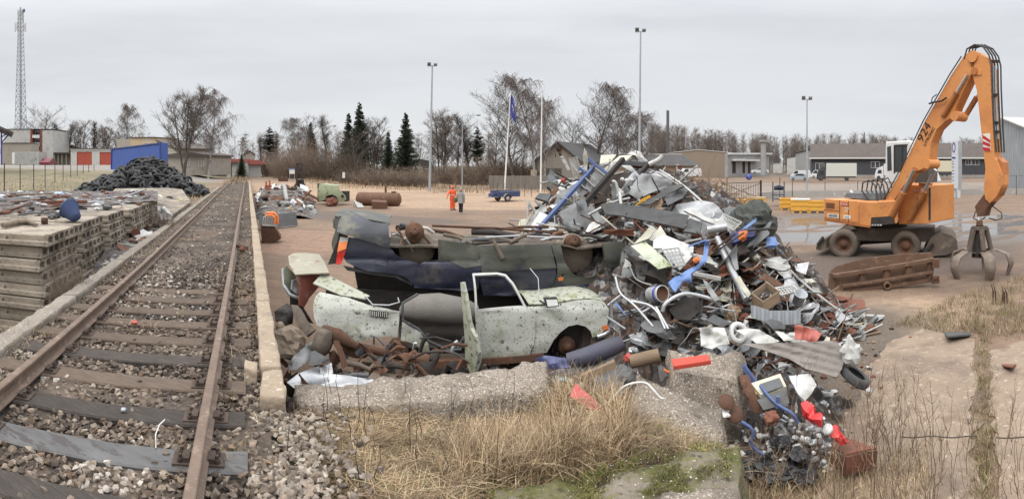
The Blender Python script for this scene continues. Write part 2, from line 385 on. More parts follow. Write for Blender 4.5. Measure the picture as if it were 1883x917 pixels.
def flat(name,pts,z,mat,kind='structure'):
 mb=MB();P=[]
 for i,(x,y)in enumerate(pts):
  x2,y2=pts[(i+1)%len(pts)]
  for k in range(26):
   t=k/26;q=gp(x+(x2-x)*t,y+(y2-y)*t,z);q.x+=.16*fbm(q*2.1,6);q.y+=.16*fbm(q*1.9+V((9,0,0)),6);P.append(q)
 tri=geometry.tessellate_polygon([P]);mb.add(P,[tuple(t)if(P[t[1]]-P[t[0]]).cross(P[t[2]]-P[t[0]]).z>0 else tuple(t)[::-1]for t in tri])
 o=mb.build(name,mat);o['kind']=kind;return o
flat('concrete_pavement',[(1500,1000),(1540,800),(1590,700),(1625,640),(1690,604),(1782,618),(1792,700),(1796,800),(1800,1000)],.012,m_pave)
flat('concrete_pavement',[(1838,1000),(1830,800),(1822,700),(1824,648),(1900,622),(2000,640),(2100,1000)],.012,m_pave)
mb=MB()
for x0,x1,y in((1660,1796,803),(1832,1990,804)):
 pts=[gp(x0+(x1-x0)*i/12,y+1.5*math.sin(i),.014)for i in range(13)]
 for a,b in zip(pts,pts[1:]):mb.bar(a,b,.022,.006)
structure(mb.build('pavement_joint',m_dark))
U_L,U_R,RAILZ=-1.912,-.317,CZ-1.77
m_bed=None
def bed_material():
 m,nt,b=newmat('track_bed_gravel');tc=N(nt,'ShaderNodeTexCoord');co=tc.outputs['Object']
 vo=N(nt,'ShaderNodeTexVoronoi');vo.inputs['Scale'].default_value=16;link(nt,co,vo.inputs['Vector'])
 col=mixc(nt,vo.outputs['Color'],(.075,.052,.038),(.15,.112,.082))
 col=mixc(nt,noisef(nt,co,11,6,.7,.60,.64),col,(.38,.34,.29))
 col=mixc(nt,noisef(nt,co,.9,6,.65,.42,.60),(.05,.037,.028),col)
 col=mixc(nt,noisef(nt,co,.35,5,.6,.56,.66),col,(.15,.095,.055))
 link(nt,col,b.inputs['Base Color']);b.inputs['Roughness'].default_value=.95
 bp=N(nt,'ShaderNodeBump');bp.inputs['Distance'].default_value=.05;bp.inputs['Strength'].default_value=.9
 link(nt,vo.outputs['Distance'],bp.inputs['Height']);link(nt,bp.outputs[0],b.inputs['Normal']);return m
m_bed=bed_material()
mb=MB()
NV=220
def bedpt(u,t):
 v=-3+128*t**1.8;z=1.285 if-2.45<u<.2 else 1.25
 z+=.035*fbm(V((u*2.2,v*1.5,0)))-(.05 if u>-.2 else 0)*0
 if v>7:z+=.045*sst(7,13,v)
 z-=.95*sst(90,122,v)*0
 return tr(u,v,z)
mb.grid(lambda s_,t:bedpt(-2.45+2.62*s_,t),22,NV)
for u in(-2.45,.17):
 mb.grid(lambda s_,t,u=u:tr(u,-3+128*t,1.30*s_-.2*(1-s_)),1,30)
structure(mb.build('track_bed',m_bed))
m_rail=M('rusty_rail',(.175,.125,.092),(.115,.08,.06),s=7,rough=.7,spots=[((.27,.19,.14),10,.55,.7)],bump=.25,rv=0,stretch=(1,1,1))
def rail(uc,name,label):
 prof=[(-.06,0),(.06,0),(.06,.012),(.014,.03),(.009,.06),(.009,.105),(.034,.118),(.036,.145),(.028,.152),(-.028,.152),(-.036,.145),(-.034,.118),(-.009,.105),(-.009,.06),(-.014,.03),(-.06,.012)]
 mb=MB();vs=[];K=[-3+124*(i/60)**1.6 for i in range(61)]
 for v in K:
  du=.012*math.sin(v*.21+uc)+.02*math.sin(v*.07);dz=.006*math.sin(v*.5)
  for(a,z)in prof:vs.append(tr(uc+a+du,v,RAILZ-.152+z+dz))
 n=len(prof);fs=[(i*n+j,(i+1)*n+j,(i+1)*n+(j+1)%n,i*n+(j+1)%n)for i in range(60)for j in range(n)]
 mb.add(vs,fs);tag(mb.build(name,m_rail),label,'rail','rails of the track')
rail(U_L,'rail','long rusty rail on the left side of the track, beside the concrete slab stacks')
rail(U_R,'rail','long rusty rail on the right side of the track, next to the concrete edge wall')
m_sl=[M('dark_sleeper_wood',(.065,.052,.043),(.04,.033,.029),s=5,rough=.85,spots=[((.13,.10,.08),7,.58,.72)],bump=.7,bs=18,stretch=(1,7,7)),M('brown_sleeper_wood',(.14,.10,.072),(.085,.062,.047),s=5,rough=.9,spots=[((.2,.16,.12),8,.6,.72)],bump=.7,bs=18,stretch=(1,7,7)),M('wet_sleeper_wood',(.055,.05,.047),(.115,.112,.11),s=2.2,rough=.36,spots=[((.05,.042,.038),4,.54,.6)],bump=.3,bs=12,stretch=(1,3,3))]
ORD=['nearest','second nearest','third nearest','fourth nearest','fifth nearest','sixth nearest','seventh nearest','eighth nearest','ninth nearest','tenth nearest','eleventh nearest','twelfth nearest']
for i in range(46):
 v=2.86+.575*i
 mb=MB();z1=RAILZ-.152-.006;n=10
 jit=random.uniform(-.03,.03);skew=random.uniform(-.012,.012);drop=.0 if i<9 else .012*min(3,i-8)
 uR=random.uniform(-.02,.04)
 c=tr(-1.15,v+jit,0)
 def slp(s_,t):return None
 rows=[]
 for k in range(n+1):
  u=-2.38+(uR+2.38)*k/n;row=[]
  for(a,z)in((-.125,-.16),(-.125,-.012),(-.112,0),(.112,0),(.125,-.012),(.125,-.16)):
   q=tr(u,v+jit+a+skew*(u+1.1)+.006*fbm(V((u*4,v,a*9))),z1-drop+z+.006*fbm(V((u*3,v*2,a*5))));row.append(q)
  rows.append(row)
 vs=[q for r in rows for q in r];fs=[(k*6+j,(k+1)*6+j,(k+1)*6+(j+1)%6,k*6+(j+1)%6)for k in range(n)for j in range(6)]
 fs+=[tuple(range(6)),tuple(range(n*6+5,n*6-1,-1))]
 mb.add(vs,fs)
 lab={0:'dark sleeper at the very bottom left corner of the picture',1:'wet shining sleeper with a pale wet patch, closest whole sleeper in the foreground',2:'dark grey sleeper with a small square nut lying on it',3:'brown worn sleeper just behind the dark grey one',4:'dark sleeper sprinkled with white crumbs near the right rail'}.get(i)
 if lab is None and i<12:lab='half buried brown sleeper, %s of the track counted from the foreground'%ORD[i]
 if lab is None:lab='railway sleeper sunk in dirty ballast farther along the track'
 o=tag(mb.build('sleeper',m_sl[2]if i==1 else m_sl[0]if i in(0,2,4)else m_sl[1],origin=c),lab,'railway sleeper','sleepers under the rails')
 if i<14:
  for uc in(U_L,U_R):
   p=MB();p.box((0,0,.008),(.34,.16,.014))
   for s_ in(-1,1):
    p.box((s_*.085,.0,.028),(.05,.11,.03));
    for t in(-.045,.045):p.cyl((s_*.12,t,.01),(s_*.12,t,.065),.013,n=6);p.cyl((s_*.12,t,.02),(s_*.12,t,.04),.022,n=6)
   T=frame(tr(uc,v+jit,z1-.004-drop)-c,TR,TD);q=MB();q.merge(p,T)
   ob=q.build('base_plate',M('plate_rust',(.095,.066,.05),(.06,.043,.034),s=9,rough=.9,rv=.15),parent=o)
m_edge=M('ramp_edge_concrete',(.36,.285,.205),(.25,.195,.14),s=1.6,rough=.92,spots=[((.22,.18,.14),2.2,.57,.68),((.5,.44,.36),18,.58,.68)],bump=.9,bs=20,rv=.06)
def rough_block(name,pts8,mat,n=6,amp=.02,fr=6,seed=0,squash=1):
 """a block given by 8 corners, its faces cut fine and broken up by noise"""
 P=[V(p)for p in pts8];bm=bmesh.new();bv=[bm.verts.new(p)for p in P]
 for f in((3,2,1,0),(4,5,6,7),(0,1,5,4),(1,2,6,5),(2,3,7,6),(3,0,4,7)):bm.faces.new([bv[i]for i in f])
 es=bm.edges[:]
 for _ in range(n):
  long=[e for e in bm.edges if e.calc_length()>max(.035,amp*2.2)]
  if not long or len(bm.verts)>26000:break
  bmesh.ops.subdivide_edges(bm,edges=long,cuts=1,use_grid_fill=True)
 c=sum(P,V())/8
 bm.normal_update()
 off=V((seed*3.7,seed*1.3,0))
 for v in bm.verts:
  p=v.co
  k=fbm(p*fr+off,6)*amp*1.3+fbm(p*fr*.32+off,3)*amp*1.6+abs(fbm(p*fr*2.1-off,3))*amp*.5
  v.co=p+v.normal*k
 bm.normal_update()
 me=bpy.data.meshes.new(name);
 for v in bm.verts:v.co-=V((c.x,c.y,min(q.z for q in P)))
 for f in bm.faces:f.smooth=True
 bm.to_mesh(me);bm.free();me.materials.append(mat)
 o=bpy.data.objects.new(name,me);COL.objects.link(o);o.location=(c.x,c.y,min(q.z for q in P));return o
def uvblock(name,u0,u1,v0,v1,z0,z1,mat,**k):
 return rough_block(name,[tr(u0,v0,z0),tr(u1,v0,z0),tr(u1,v1,z0),tr(u0,v1,z0),tr(u0,v0,z1),tr(u1,v0,z1),tr(u1,v1,z1),tr(u0,v1,z1)],mat,**k)
v=4.72;segs=[2.35,2.2,3.1,2.6,3.4,3,4.2,5,6,8,9,10]
for i,L in enumerate(segs):
 o=uvblock('edge_stone',.125,.30,v,v+L-.03,-.1 if i else-.1,1.435+.012*random.uniform(-1,1),m_edge,n=5,amp=.010,fr=5,seed=i)
 tag(o,('pale concrete edge block along the right of the track, nearest of the row','pale concrete edge block of the ramp wall, second from the broken end','pale concrete edge block of the ramp wall, third from the broken end')[i]if i<3 else 'concrete edge block far along the ramp wall beside the rail','edge stone','concrete blocks of the ramp edge');v+=L
tag(rough_block('broken_block',[tr(.10,4.18,.2),tr(.315,4.16,.2),tr(.32,4.7,.2),tr(.12,4.68,.2),tr(.10,4.2,1.40),tr(.31,4.18,1.38),tr(.31,4.68,1.43),tr(.13,4.62,1.44)],m_edge,n=5,amp=.012,fr=6,seed=5),'broken loose concrete block standing at the near end of the ramp edge','concrete block')
tag(rough_block('concrete_chunk',[tr(-.03,4.68,1.27),tr(.09,4.66,1.27),tr(.10,4.84,1.27),tr(-.02,4.88,1.27),tr(-.03,4.7,1.44),tr(.08,4.68,1.40),tr(.09,4.83,1.43),tr(-.02,4.86,1.45)],m_edge,n=4,amp=.008,fr=9,seed=8),'small pale concrete chunk leaning on the broken edge block','concrete chunk')
v=2.4
for i,L in enumerate([2.1,2.6,3,3.4,5,7,9,12]):
 o=uvblock('kerb',-2.62,-2.41,v,v+L-.02,.0,1.385,m_concrete,n=5,amp=.016,fr=5,seed=20+i)
 tag(o,('rough grey concrete kerb left of the track, in the lower left corner','rough grey kerb left of the track beside the corner of the near slab stack')[i]if i<2 else 'rough grey concrete kerb left of the track farther along','kerb','kerb blocks left of the track');v+=L
def coloured(name,pal,rough=.9,noise_s=30):
 m,nt,b=newmat(name);a=N(nt,'ShaderNodeAttribute',attribute_name='col');tc=N(nt,'ShaderNodeTexCoord')
 mm=N(nt,'ShaderNodeVectorMath',operation='SCALE');link(nt,a.outputs['Color'],mm.inputs[0])
 n=N(nt,'ShaderNodeTexNoise');n.inputs['Scale'].default_value=noise_s;n.inputs['Detail'].default_value=4;link(nt,tc.outputs['Object'],n.inputs['Vector'])
 r=N(nt,'ShaderNodeMapRange');r.inputs[3].default_value=.65;r.inputs[4].default_value=1.35;r.inputs[1].default_value=.3;r.inputs[2].default_value=.7;link(nt,n.outputs[0],r.inputs[0]);link(nt,r.outputs[0],mm.inputs['Scale'])
 link(nt,mm.outputs[0],b.inputs['Base Color']);b.inputs['Roughness'].default_value=rough;b.inputs['Specular IOR Level'].default_value=.3;return m
m_stone=coloured('crushed_stone',None,.9,22);m_blade=coloured('dry_grass_blade',None,.8,3)
ROCKS=[]
for k in range(14):
 bm=bmesh.new()
 for i in range(11):
  a=V((random.gauss(0,1),random.gauss(0,1),random.gauss(0,1))).normalized();bm.verts.new(V((a.x,a.y*random.uniform(.7,.95),a.z*random.uniform(.5,.8))))
 bmesh.ops.convex_hull(bm,input=bm.verts);bmesh.ops.delete(bm,geom=[v for v in bm.verts if not v.link_faces],context='VERTS')
 bm.verts.index_update();ROCKS.append(([v.co.copy()for v in bm.verts],[tuple(v.index for v in f.verts)for f in bm.faces]));bm.free()
PAL_ST=[(.125,.098,.076),(.09,.07,.055),(.15,.118,.092),(.19,.148,.112),(.065,.05,.04),(.13,.09,.062),(.23,.19,.15),(.10,.078,.062)]
def rocks(mb,cols,p,r,pal,flatn=1):
 vs,fs=random.choice(ROCKS);R=Matrix.Rotation(random.uniform(0,6.3),3,'Z')@Matrix.Rotation(random.uniform(-.6,.6)*flatn,3,'X')@Matrix.Rotation(random.uniform(-.6,.6)*flatn,3,'Y')
 mb.add([p+(R@q)*r for q in vs],fs);c=random.choice(pal);k=random.uniform(.8,1.25)
 cols.extend([c[0]*k,c[1]*k,c[2]*k,1]*len(vs))
mb=MB();cols=[]
def on_sleeper(v):return abs(((v-2.86+.2875)%.575)-.2875)<.14
cnt=0
while cnt<9800:
 v=1.6+20*random.random()**2.0;u=random.uniform(-2.42,.14)
 dark=noise.noise(V((u*.9,v*.7,3)));r=random.uniform(.018,.044)*(1 if v<9 else .75)
 os_=on_sleeper(v)and u<.02 and v<8.5
 if os_ and random.random()<(.985 if v<6 else .93):continue
 if abs(u-U_L)<.07 or abs(u-U_R)<.07:continue
 if v>7 and random.random()<.4+.35*sst(8,12,v):continue
 z=1.285+r*.3+(.0 if v<8 else .03)+(.02 if os_ else random.uniform(-.02,.012))
 p=PAL_ST if dark<.15 else PAL_ST[2:4]+[(.29,.25,.21),(.35,.31,.27)]
 if v>6.5 and-1.7<u<-.5 and dark<.2:p=[(.07,.055,.045),(.10,.08,.065),(.3,.27,.23),(.05,.04,.035)]
 rocks(mb,cols,tr(u,v,z),r,p);cnt+=1
for _ in range(2100):
 v=random.uniform(2.0,4.4);u=random.gauss(.22,.24)
 if not .02<u<.95 or(v>4.15 and u>.08):continue
 r=random.uniform(.016,.045);rocks(mb,cols,tr(u,v,1.27-.05*max(0,u-.2)+r*.3),r,[(.24,.20,.16),(.17,.137,.11),(.115,.092,.074),(.28,.245,.20),(.19,.145,.105)])
for _ in range(260):
 v=8+45*random.random();u=random.uniform(-2.3,.1)
 if abs(u-U_L)<.1 or abs(u-U_R)<.1:continue
 rocks(mb,cols,tr(u,v,1.345),random.uniform(.03,.06),[(.42,.38,.33),(.3,.24,.2),(.12,.1,.08)],.4)
stuff(tag(mb.build('ballast_stones',m_stone,cols=cols),'loose crushed stone ballast lying between the sleepers and rails','ballast'))
tag(rough_block('steel_nut',[tr(-.98,3.96,1.327),tr(-.945,3.96,1.327),tr(-.945,3.995,1.327),tr(-.98,3.995,1.327),tr(-.98,3.96,1.35),tr(-.945,3.96,1.35),tr(-.945,3.995,1.35),tr(-.98,3.995,1.35)],m_galv,n=1,amp=.001),'small square steel nut lying on the dark grey sleeper','nut')
mb=MB();mb.lathe([(0,.0),(.03,.0),(.045,.02),(.03,.035),(0,.03)],9,Matrix.Translation(tr(-1.35,6.15,1.345)));tag(mb.build('red_litter',m_red,origin='c'),'small flat red plastic scrap lying on the ballast','litter')
mb=MB();mb.tube([tr(-.62,3.5,1.33),tr(-.64,3.6,1.37),tr(-.63,3.7,1.39),tr(-.60,3.76,1.40)],.005,5);tag(mb.build('white_wire',m_white2,origin='c'),'thin curved white wire sticking out of the ballast near the right rail','wire')
mb=MB();mb.lathe([(0,0),(.05,.01),(.075,.05),(.06,.10),(0,.13)],10,Matrix.Translation(tr(-.12,11.5,1.35)));tag(mb.build('rusty_ball',m_rustred,origin='c'),'rusty red ball lying beside the right rail','ball')
mb=MB();mb.bar(tr(.0,11.9,1.38),tr(-.25,12.1,1.4),.06);tag(mb.build('rusty_bolt',m_rust,origin='c'),'short rusty bar lying against the right rail','bar')
mb=MB();cols=[]
for _ in range(2600):
 px=random.uniform(500,1990);y=340+600*random.random()**.8;q=gp(px,y,0);q.z=ground_h(q.x,q.y)
 if noise.noise(q*.35)<-.05 and random.random()<.8:continue
 rocks(mb,cols,q,random.uniform(.008,.03)*(1 if y>430 else 2),[(.20,.15,.115),(.12,.09,.07),(.30,.26,.21),(.08,.06,.05)],.5)
stuff(tag(mb.build('yard_stones',m_stone,cols=cols),'small loose stones and grit scattered over the yard','stones'))
EDGE=[(420,4.1),(520,4.6),(540,5.0),(760,5.35),(1010,5.7),(1130,5.3),(1330,4.7),(1365,4.0),(1420,3.3),(1560,2.9),(1950,2.6)]
def bank_z(px,d):
 e=lerp_tab(EDGE,px);t=max(0,(d-1.8)/max(.1,e-1.8))
 z=1.27-(.42+.26*sst(680,900,px)*(1-sst(1005,1040,px)))*t**1.5
 if px>1120:z-=.25*sst(1120,1400,px)*t
 e2=3.45+.66*sst(900,1340,px);z-=.35*sst(850,905,px)*(1-sst(e2,e2+.25,d))*(1-sst(1360,1420,px))
 return z
def bank_pt(px,d):q=xz(px,d,bank_z(px,d));q.z+=.04*fbm(V((q.x*2,q.y*2,0)));return q
m_thatch=M('trampled_thatch',(.19,.14,.085),(.11,.085,.055),s=6,rough=1,spots=[((.10,.11,.045),2.2,.57,.68),((.3,.23,.14),14,.56,.66)],bump=1,bs=40,rv=0)
mb=MB()
mb.grid(lambda s_,t:bank_pt(425+1500*s_,.7+(lerp_tab(EDGE,425+1500*s_)-.7)*t),90,30)
mb.grid(lambda s_,t:(lambda p,e:xz(p,e+.35*t,bank_z(p,e)*(1-t)-.1*t))(425+1500*s_,lerp_tab(EDGE,425+1500*s_)),90,3)
structure(mb.build('grass_bank',m_thatch))
m_aggr=M('pebbly_concrete',(.26,.215,.17),(.17,.14,.11),s=3,rough=.95,spots=[((.50,.45,.39),48,.555,.61),((.10,.08,.065),22,.55,.64),((.09,.075,.055),1.3,.5,.68),((.07,.06,.03),3,.60,.72)],bump=1.0,bs=45,rv=.05)
m_mossy=M('mossy_concrete',(.22,.185,.145),(.14,.115,.09),s=3,rough=.97,spots=[((.085,.085,.022),1.9,.43,.56),((.135,.125,.03),6,.52,.64),((.05,.045,.02),9,.56,.66),((.48,.45,.40),40,.64,.68),((.075,.07,.02),7,.6,.7)],bump=1.0,bs=30,rv=.0)
def pxblock(name,bot,top,mat,**k):
 return rough_block(name,[xz(*c)for c in bot]+[xz(*c)for c in top],mat,**k)
tag(pxblock('concrete_slab',[(545,4.75,.5),(1000,5.35,.35),(1015,6.1,.35),(540,5.3,.5)],[(548,4.9,1.0),(1003,5.45,.93),(1005,6.1,.97),(540,5.32,1.03)],m_aggr,n=6,amp=.036,fr=4.5,seed=1),'long broken slab of pebbly concrete lying below the white car','concrete slab')
tag(pxblock('concrete_boulder',[(1112,4.5,.1),(1335,4.45,.0),(1345,5.3,.0),(1130,5.6,.1)],[(1138,4.85,.98),(1328,4.7,.72),(1325,5.15,.84),(1172,5.35,1.15)],m_aggr,n=6,amp=.045,fr=4.2,seed=2),'big pointed concrete boulder with a white cable lying over it','concrete block')
tag(pxblock('concrete_boulder',[(1225,5.6,.1),(1375,5.7,.0),(1385,6.5,.0),(1215,6.6,.1)],[(1240,5.9,.93),(1345,5.8,.86),(1365,6.3,1.0),(1225,6.4,1.03)],m_aggr,n=6,amp=.05,fr=4.0,seed=3),'rounded concrete boulder under the long red box','concrete block')
MS=[(885,2.75,1.0),(1350,3.0,.98),(1358,4.15,1.03),(915,3.5,1.06)]
tag(pxblock('mossy_slab',[(870,2.7,.3),(1355,2.9,.1),(1375,4.2,.1),(900,3.6,.3)],MS,m_mossy,n=6,amp=.035,fr=3.6,seed=4),'flat concrete slab covered with green moss at the bottom of the picture','concrete slab')
tag(pxblock('concrete_chunk',[(1130,3.0,.5),(1362,3.1,.4),(1372,3.5,.4),(1170,3.5,.5)],[(1160,3.1,1.06),(1352,3.2,1.13),(1356,3.48,1.14),(1215,3.45,1.11)],m_aggr,n=6,amp=.045,fr=5,seed=9),'rough pale concrete chunk at the bottom edge in front of the mossy slab','concrete chunk')
mb=MB();ps=[(1113,745,4.98),(1128,733,4.97),(1140,715,4.95),(1160,704,4.93),(1188,702,4.95),(1200,715,4.87),(1215,733,4.84),(1222,733,4.82)]
mb.tube(smooth([pd(*p)for p in ps]),.011,6);tag(mb.build('white_cable',m_white2,origin='c'),'white cable curling over the top of the pointed boulder','cable')
STRAW=[(.42,.31,.185),(.36,.26,.15),(.28,.195,.115),(.49,.385,.25),(.22,.15,.09)]
GREEN=[(.12,.14,.04),(.17,.17,.06),(.22,.19,.08)]
BROWN=[(.16,.105,.065),(.22,.15,.09),(.12,.08,.05)]
def blade(mb,cols,p,h,lean,wd,c,droop=.5,seg=3):
 a=random.uniform(0,2*pi);dirv=V((math.cos(a),math.sin(a),0));side=V((-dirv.y,dirv.x,0))
 if random.random()<.5:side=(side+dirv*random.uniform(-1,1)).normalized()
 vs=[]
 for i in range(seg+1):
  t=i/seg;q=p+dirv*(lean*h*(t**1.6))+V((0,0,h*(t-droop*lean*t*t*.55)))
  w_=wd*(1-.85*t)/2;vs+=[q-side*w_,q+side*w_]
 mb.add(vs,[(2*i,2*i+1,2*i+3,2*i+2)for i in range(seg)]);k=random.uniform(.75,1.25);cols.extend([c[0]*k,c[1]*k,c[2]*k,1]*len(vs))
mb=MB();cols=[];n=0
while n<30000:
 px=random.uniform(500,1420);e=lerp_tab(EDGE,px);d=random.uniform(1.9,e-.02)
 y=HY+F*(CZ-bank_z(px,d))/d
 if y>985:continue
 if px<620 and random.random()<sst(620,530,px)*.8+.1:continue
 if px>915 and d<3.5+.66*sst(900,1340,px)+.02:continue
 if 1030<px<1125 and 4.1<d<5.2 and random.random()<.85:continue
 cl=noise.noise(V((px*.013,d*1.7,0)))
 tall=sst(790,930,px)*(1-sst(1120,1180,px))*sst(3.3,4.0,d)*(1-sst(4.15,4.6,d)*(1-sst(965,1010,px)))
 p=bank_pt(px,d)-V((0,0,.02));fade=1-.55*sst(4.3,5.1,d)*(1-sst(800,900,px))
 if random.random()<tall*.9:
  blade(mb,cols,p,random.uniform(.16,.42)*(1+.5*cl),random.uniform(.2,1.0),.006,random.choice(STRAW+STRAW+BROWN[:2]),.9,4)
 else:
  g=random.random()<.12+.6*max(0,noise.noise(V((px*.006,d*.8,7))));br=noise.noise(V((px*.009,d*1.3,3)))>.1
  blade(mb,cols,p,random.uniform(.05,.21)*(1+.4*cl)*fade,random.uniform(.7,2.1),.0065,random.choice(GREEN if g else BROWN+STRAW[2:]if br else STRAW+BROWN),.8,3)
 n+=1
for _ in range(2600):
 px=random.uniform(540,1130);e=lerp_tab(EDGE,px);d=random.uniform(2.6,e);
 if px>915 and d<3.5+.66*sst(900,1340,px):continue
 p=bank_pt(px,d)+V((0,0,random.uniform(.01,.08)));a_=random.uniform(0,3.14);dv=V((math.cos(a_),math.sin(a_),random.uniform(-.2,.3)))*random.uniform(.06,.2);o=len(mb.v);mb.tube([p-dv,p+V((0,0,.02)),p+dv],.0025,3,False);c=random.choice(STRAW+BROWN[:2]);cols.extend([*c,1]*(len(mb.v)-o))
for _ in range(48):
 px=random.uniform(520,1230);e=lerp_tab(EDGE,px);d=random.uniform(3.3,e);
 if px>915 and d<3.6+.66*sst(900,1340,px):continue
 p=bank_pt(px,d);h=random.uniform(.2,.55)
 q=[p+V((random.gauss(0,.02),random.gauss(0,.02),h*i/3))for i in range(4)];o=len(mb.v);mb.tube(q,[.005,.004,.003,.002],3,False)
 cols.extend([.07,.045,.035,1]*(len(mb.v)-o))
stuff(tag(mb.build('dry_grass',m_blade,cols=cols),'tangled dry yellow grass on the bank in the foreground','grass'))
mb=MB();cols=[]
for _ in range(5200):
 t=random.random();px=random.uniform(905,1345);e=3.5+.66*sst(900,1340,px);d=random.uniform(3.05,e+.02)
 if noise.noise(V((px*.02,d*3,2)))+.4*noise.noise(V((px*.07,d*9,2)))<-.02:continue
 if px>1180 and d<3.5:continue
 p=xz(px,d,1.03+.03*(e-d)+.012);c=random.choice([(.085,.09,.02),(.13,.125,.03),(.17,.155,.045),(.06,.06,.018),(.11,.085,.035)])
 for _ in range(3):blade(mb,cols,p+V((random.gauss(0,.015),random.gauss(0,.015),0)),random.uniform(.012,.04),random.uniform(.5,1.8),.008,c,.5,2)
stuff(tag(mb.build('moss',m_blade,cols=cols),'olive green moss cushions on the flat slab at the bottom','moss'))
mb=MB();cols=[]
for _ in range(260):
 px=random.uniform(925,1345);e=3.5+.66*sst(900,1340,px);d=random.uniform(3.1,e);rocks(mb,cols,xz(px,d,1.05+.03*(e-d)),random.uniform(.004,.011),[(.5,.47,.42),(.4,.36,.31)])
stuff(tag(mb.build('pebbles',m_stone,cols=cols),'small pale pebbles lying on the mossy slab','pebbles'))
mb=MB();cols=[]
def tuft(px,y,h,pal,n,spread=.10,lean=1.0,w_=.007):
 p0=gp(px,y)
 for _ in range(n):blade(mb,cols,p0+V((random.gauss(0,spread),random.gauss(0,spread),0)),h*random.uniform(.4,1.2),random.uniform(.2,lean),w_,random.choice(pal),.8,3)
for _ in range(1500):
 px=random.uniform(1640,1990);y=random.uniform(508,622)
 top=lerp_tab([(1640,596),(1700,575),(1760,545),(1830,515),(1990,500)],px);bot=lerp_tab([(1640,602),(1780,616),(1990,622)],px)
 if top<y<bot:tuft(px,y,.17*random.uniform(.5,1.6),random.choice([GREEN+STRAW[2:4],STRAW[2:]+GREEN,BROWN+STRAW[1:3],GREEN+BROWN,BROWN]),9)
for _ in range(380):
 y=600+330*random.random();px=1808+random.gauss(0,7+(y-600)*.02);tuft(px,y,.09*random.uniform(.4,1.5),random.choice([GREEN,STRAW+GREEN,BROWN]),8,.035)
for _ in range(420):
 px=random.uniform(1365,1720);y=random.uniform(830,990)-0*px;tuft(px,y,.16*random.uniform(.5,1.5),random.choice([STRAW,STRAW+BROWN,GREEN+STRAW]),9,.07)
for _ in range(160):
 px=random.uniform(1560,1680);y=random.uniform(655,760);tuft(px,y,.05,STRAW,6,.07,1.6,.005)
stuff(tag(mb.build('rough_grass',m_blade,cols=cols),'rough green and straw grass along the pavement edges at the right','grass'))
mb=MB();cols=[]
def weed(p,h,lean,c):
 pts=[p+V((lean*h*(i/5)**1.5+random.gauss(0,.01),random.gauss(0,.015),h*i/5))for i in range(6)];o=len(mb.v)
 mb.tube(pts,[.0045,.004,.0035,.003,.002,.001],3,False)
 for k in range(random.randint(2,6)):
  t=random.uniform(.35,.95);i=int(t*5);q=pts[i];a=random.uniform(0,6.3);L=h*random.uniform(.12,.3)
  e=q+V((math.cos(a)*L*.6,math.sin(a)*L*.6,L*.8));mb.tube([q,(q+e)/2+V((0,0,-.02)),e],[.003,.0022,.001],3,False)
  for _ in range(2):
   b=e+V((random.gauss(0,.02),random.gauss(0,.02),random.uniform(0,.05)));mb.tube([e,b],[.0015,.001],3,False)
 cols.extend([*c,1]*(len(mb.v)-o))
for _ in range(150):
 px=random.choice([random.uniform(1380,1720),random.gauss(1640,50),random.uniform(1700,1900)]);y=random.uniform(800,1010);p=gp(px,y)
 weed(p,random.uniform(.3,1.05)*(1 if px<1720 else .8),random.uniform(-.35,.35),random.choice([(.16,.11,.075),(.24,.17,.11),(.10,.065,.05),(.34,.25,.16)]))
for _ in range(26):weed(gp(random.uniform(1590,1690),random.uniform(720,850)),random.uniform(.3,.7),random.uniform(-.3,.3),(.12,.08,.06))
for _ in range(14):weed(gp(random.uniform(1380,1440),random.uniform(880,990)),random.uniform(.3,.6),random.uniform(-.3,.3),(.34,.25,.16))
stuff(tag(mb.build('dead_weeds',m_blade,cols=cols),'thin dead weed stalks standing at the lower right edge','weeds'))
mb=MB();cols=[]
for k in range(6):
 p=gp(1838+random.uniform(-14,14),560);h=random.uniform(.25,.5)
 mb.tube([p,p+V((random.gauss(0,.03),0,h*.6)),p+V((random.gauss(0,.05),0,h))],[.01,.02,.006],5)
tag(mb.build('dock_plant',M('dock_brown',(.10,.05,.035),(.06,.035,.025),s=20,rough=.95),origin='c'),'dark brown dead dock plant standing in the grass at the right edge','plant')
m_bark=M('grey_bark',(.125,.105,.09),(.08,.068,.058),s=3,rough=.95,bump=.3,rv=.25)
m_twig=M('bare_twigs',(.15,.12,.10),(.105,.085,.072),s=1,rough=.95,bump=0,rv=.25)
m_birch=M('birch_bark',(.42,.40,.37),(.30,.28,.26),s=2,rough=.8,spots=[((.05,.045,.04),3,.55,.62)],bump=.2,rv=.1)
m_btwig=M('birch_twigs',(.17,.14,.125),(.13,.105,.095),s=1,rough=.95,bump=0,rv=.2)
m_ndl=M('spruce_needles',(.062,.075,.05),(.042,.052,.036),s=1.5,rough=.95,bump=0,rv=.3,spec=.15)
m_pine=M('pine_needles',(.055,.075,.035),(.035,.05,.025),s=1.5,rough=.95,bump=0,rv=.2,spec=.15)
m_bush=M('bare_thicket',(.23,.175,.135),(.15,.115,.09),s=.6,rough=1,bump=0,rv=.3,spec=.1)
def bend_line(p,d,L,k,droop,wob):
 pts=[p.copy()];d=d.normalized()
 for i in range(k):
  d=(d+V((random.gauss(0,wob),random.gauss(0,wob),droop+random.gauss(0,wob)))).normalized();p=p+d*(L/k);pts.append(p.copy())
 return pts
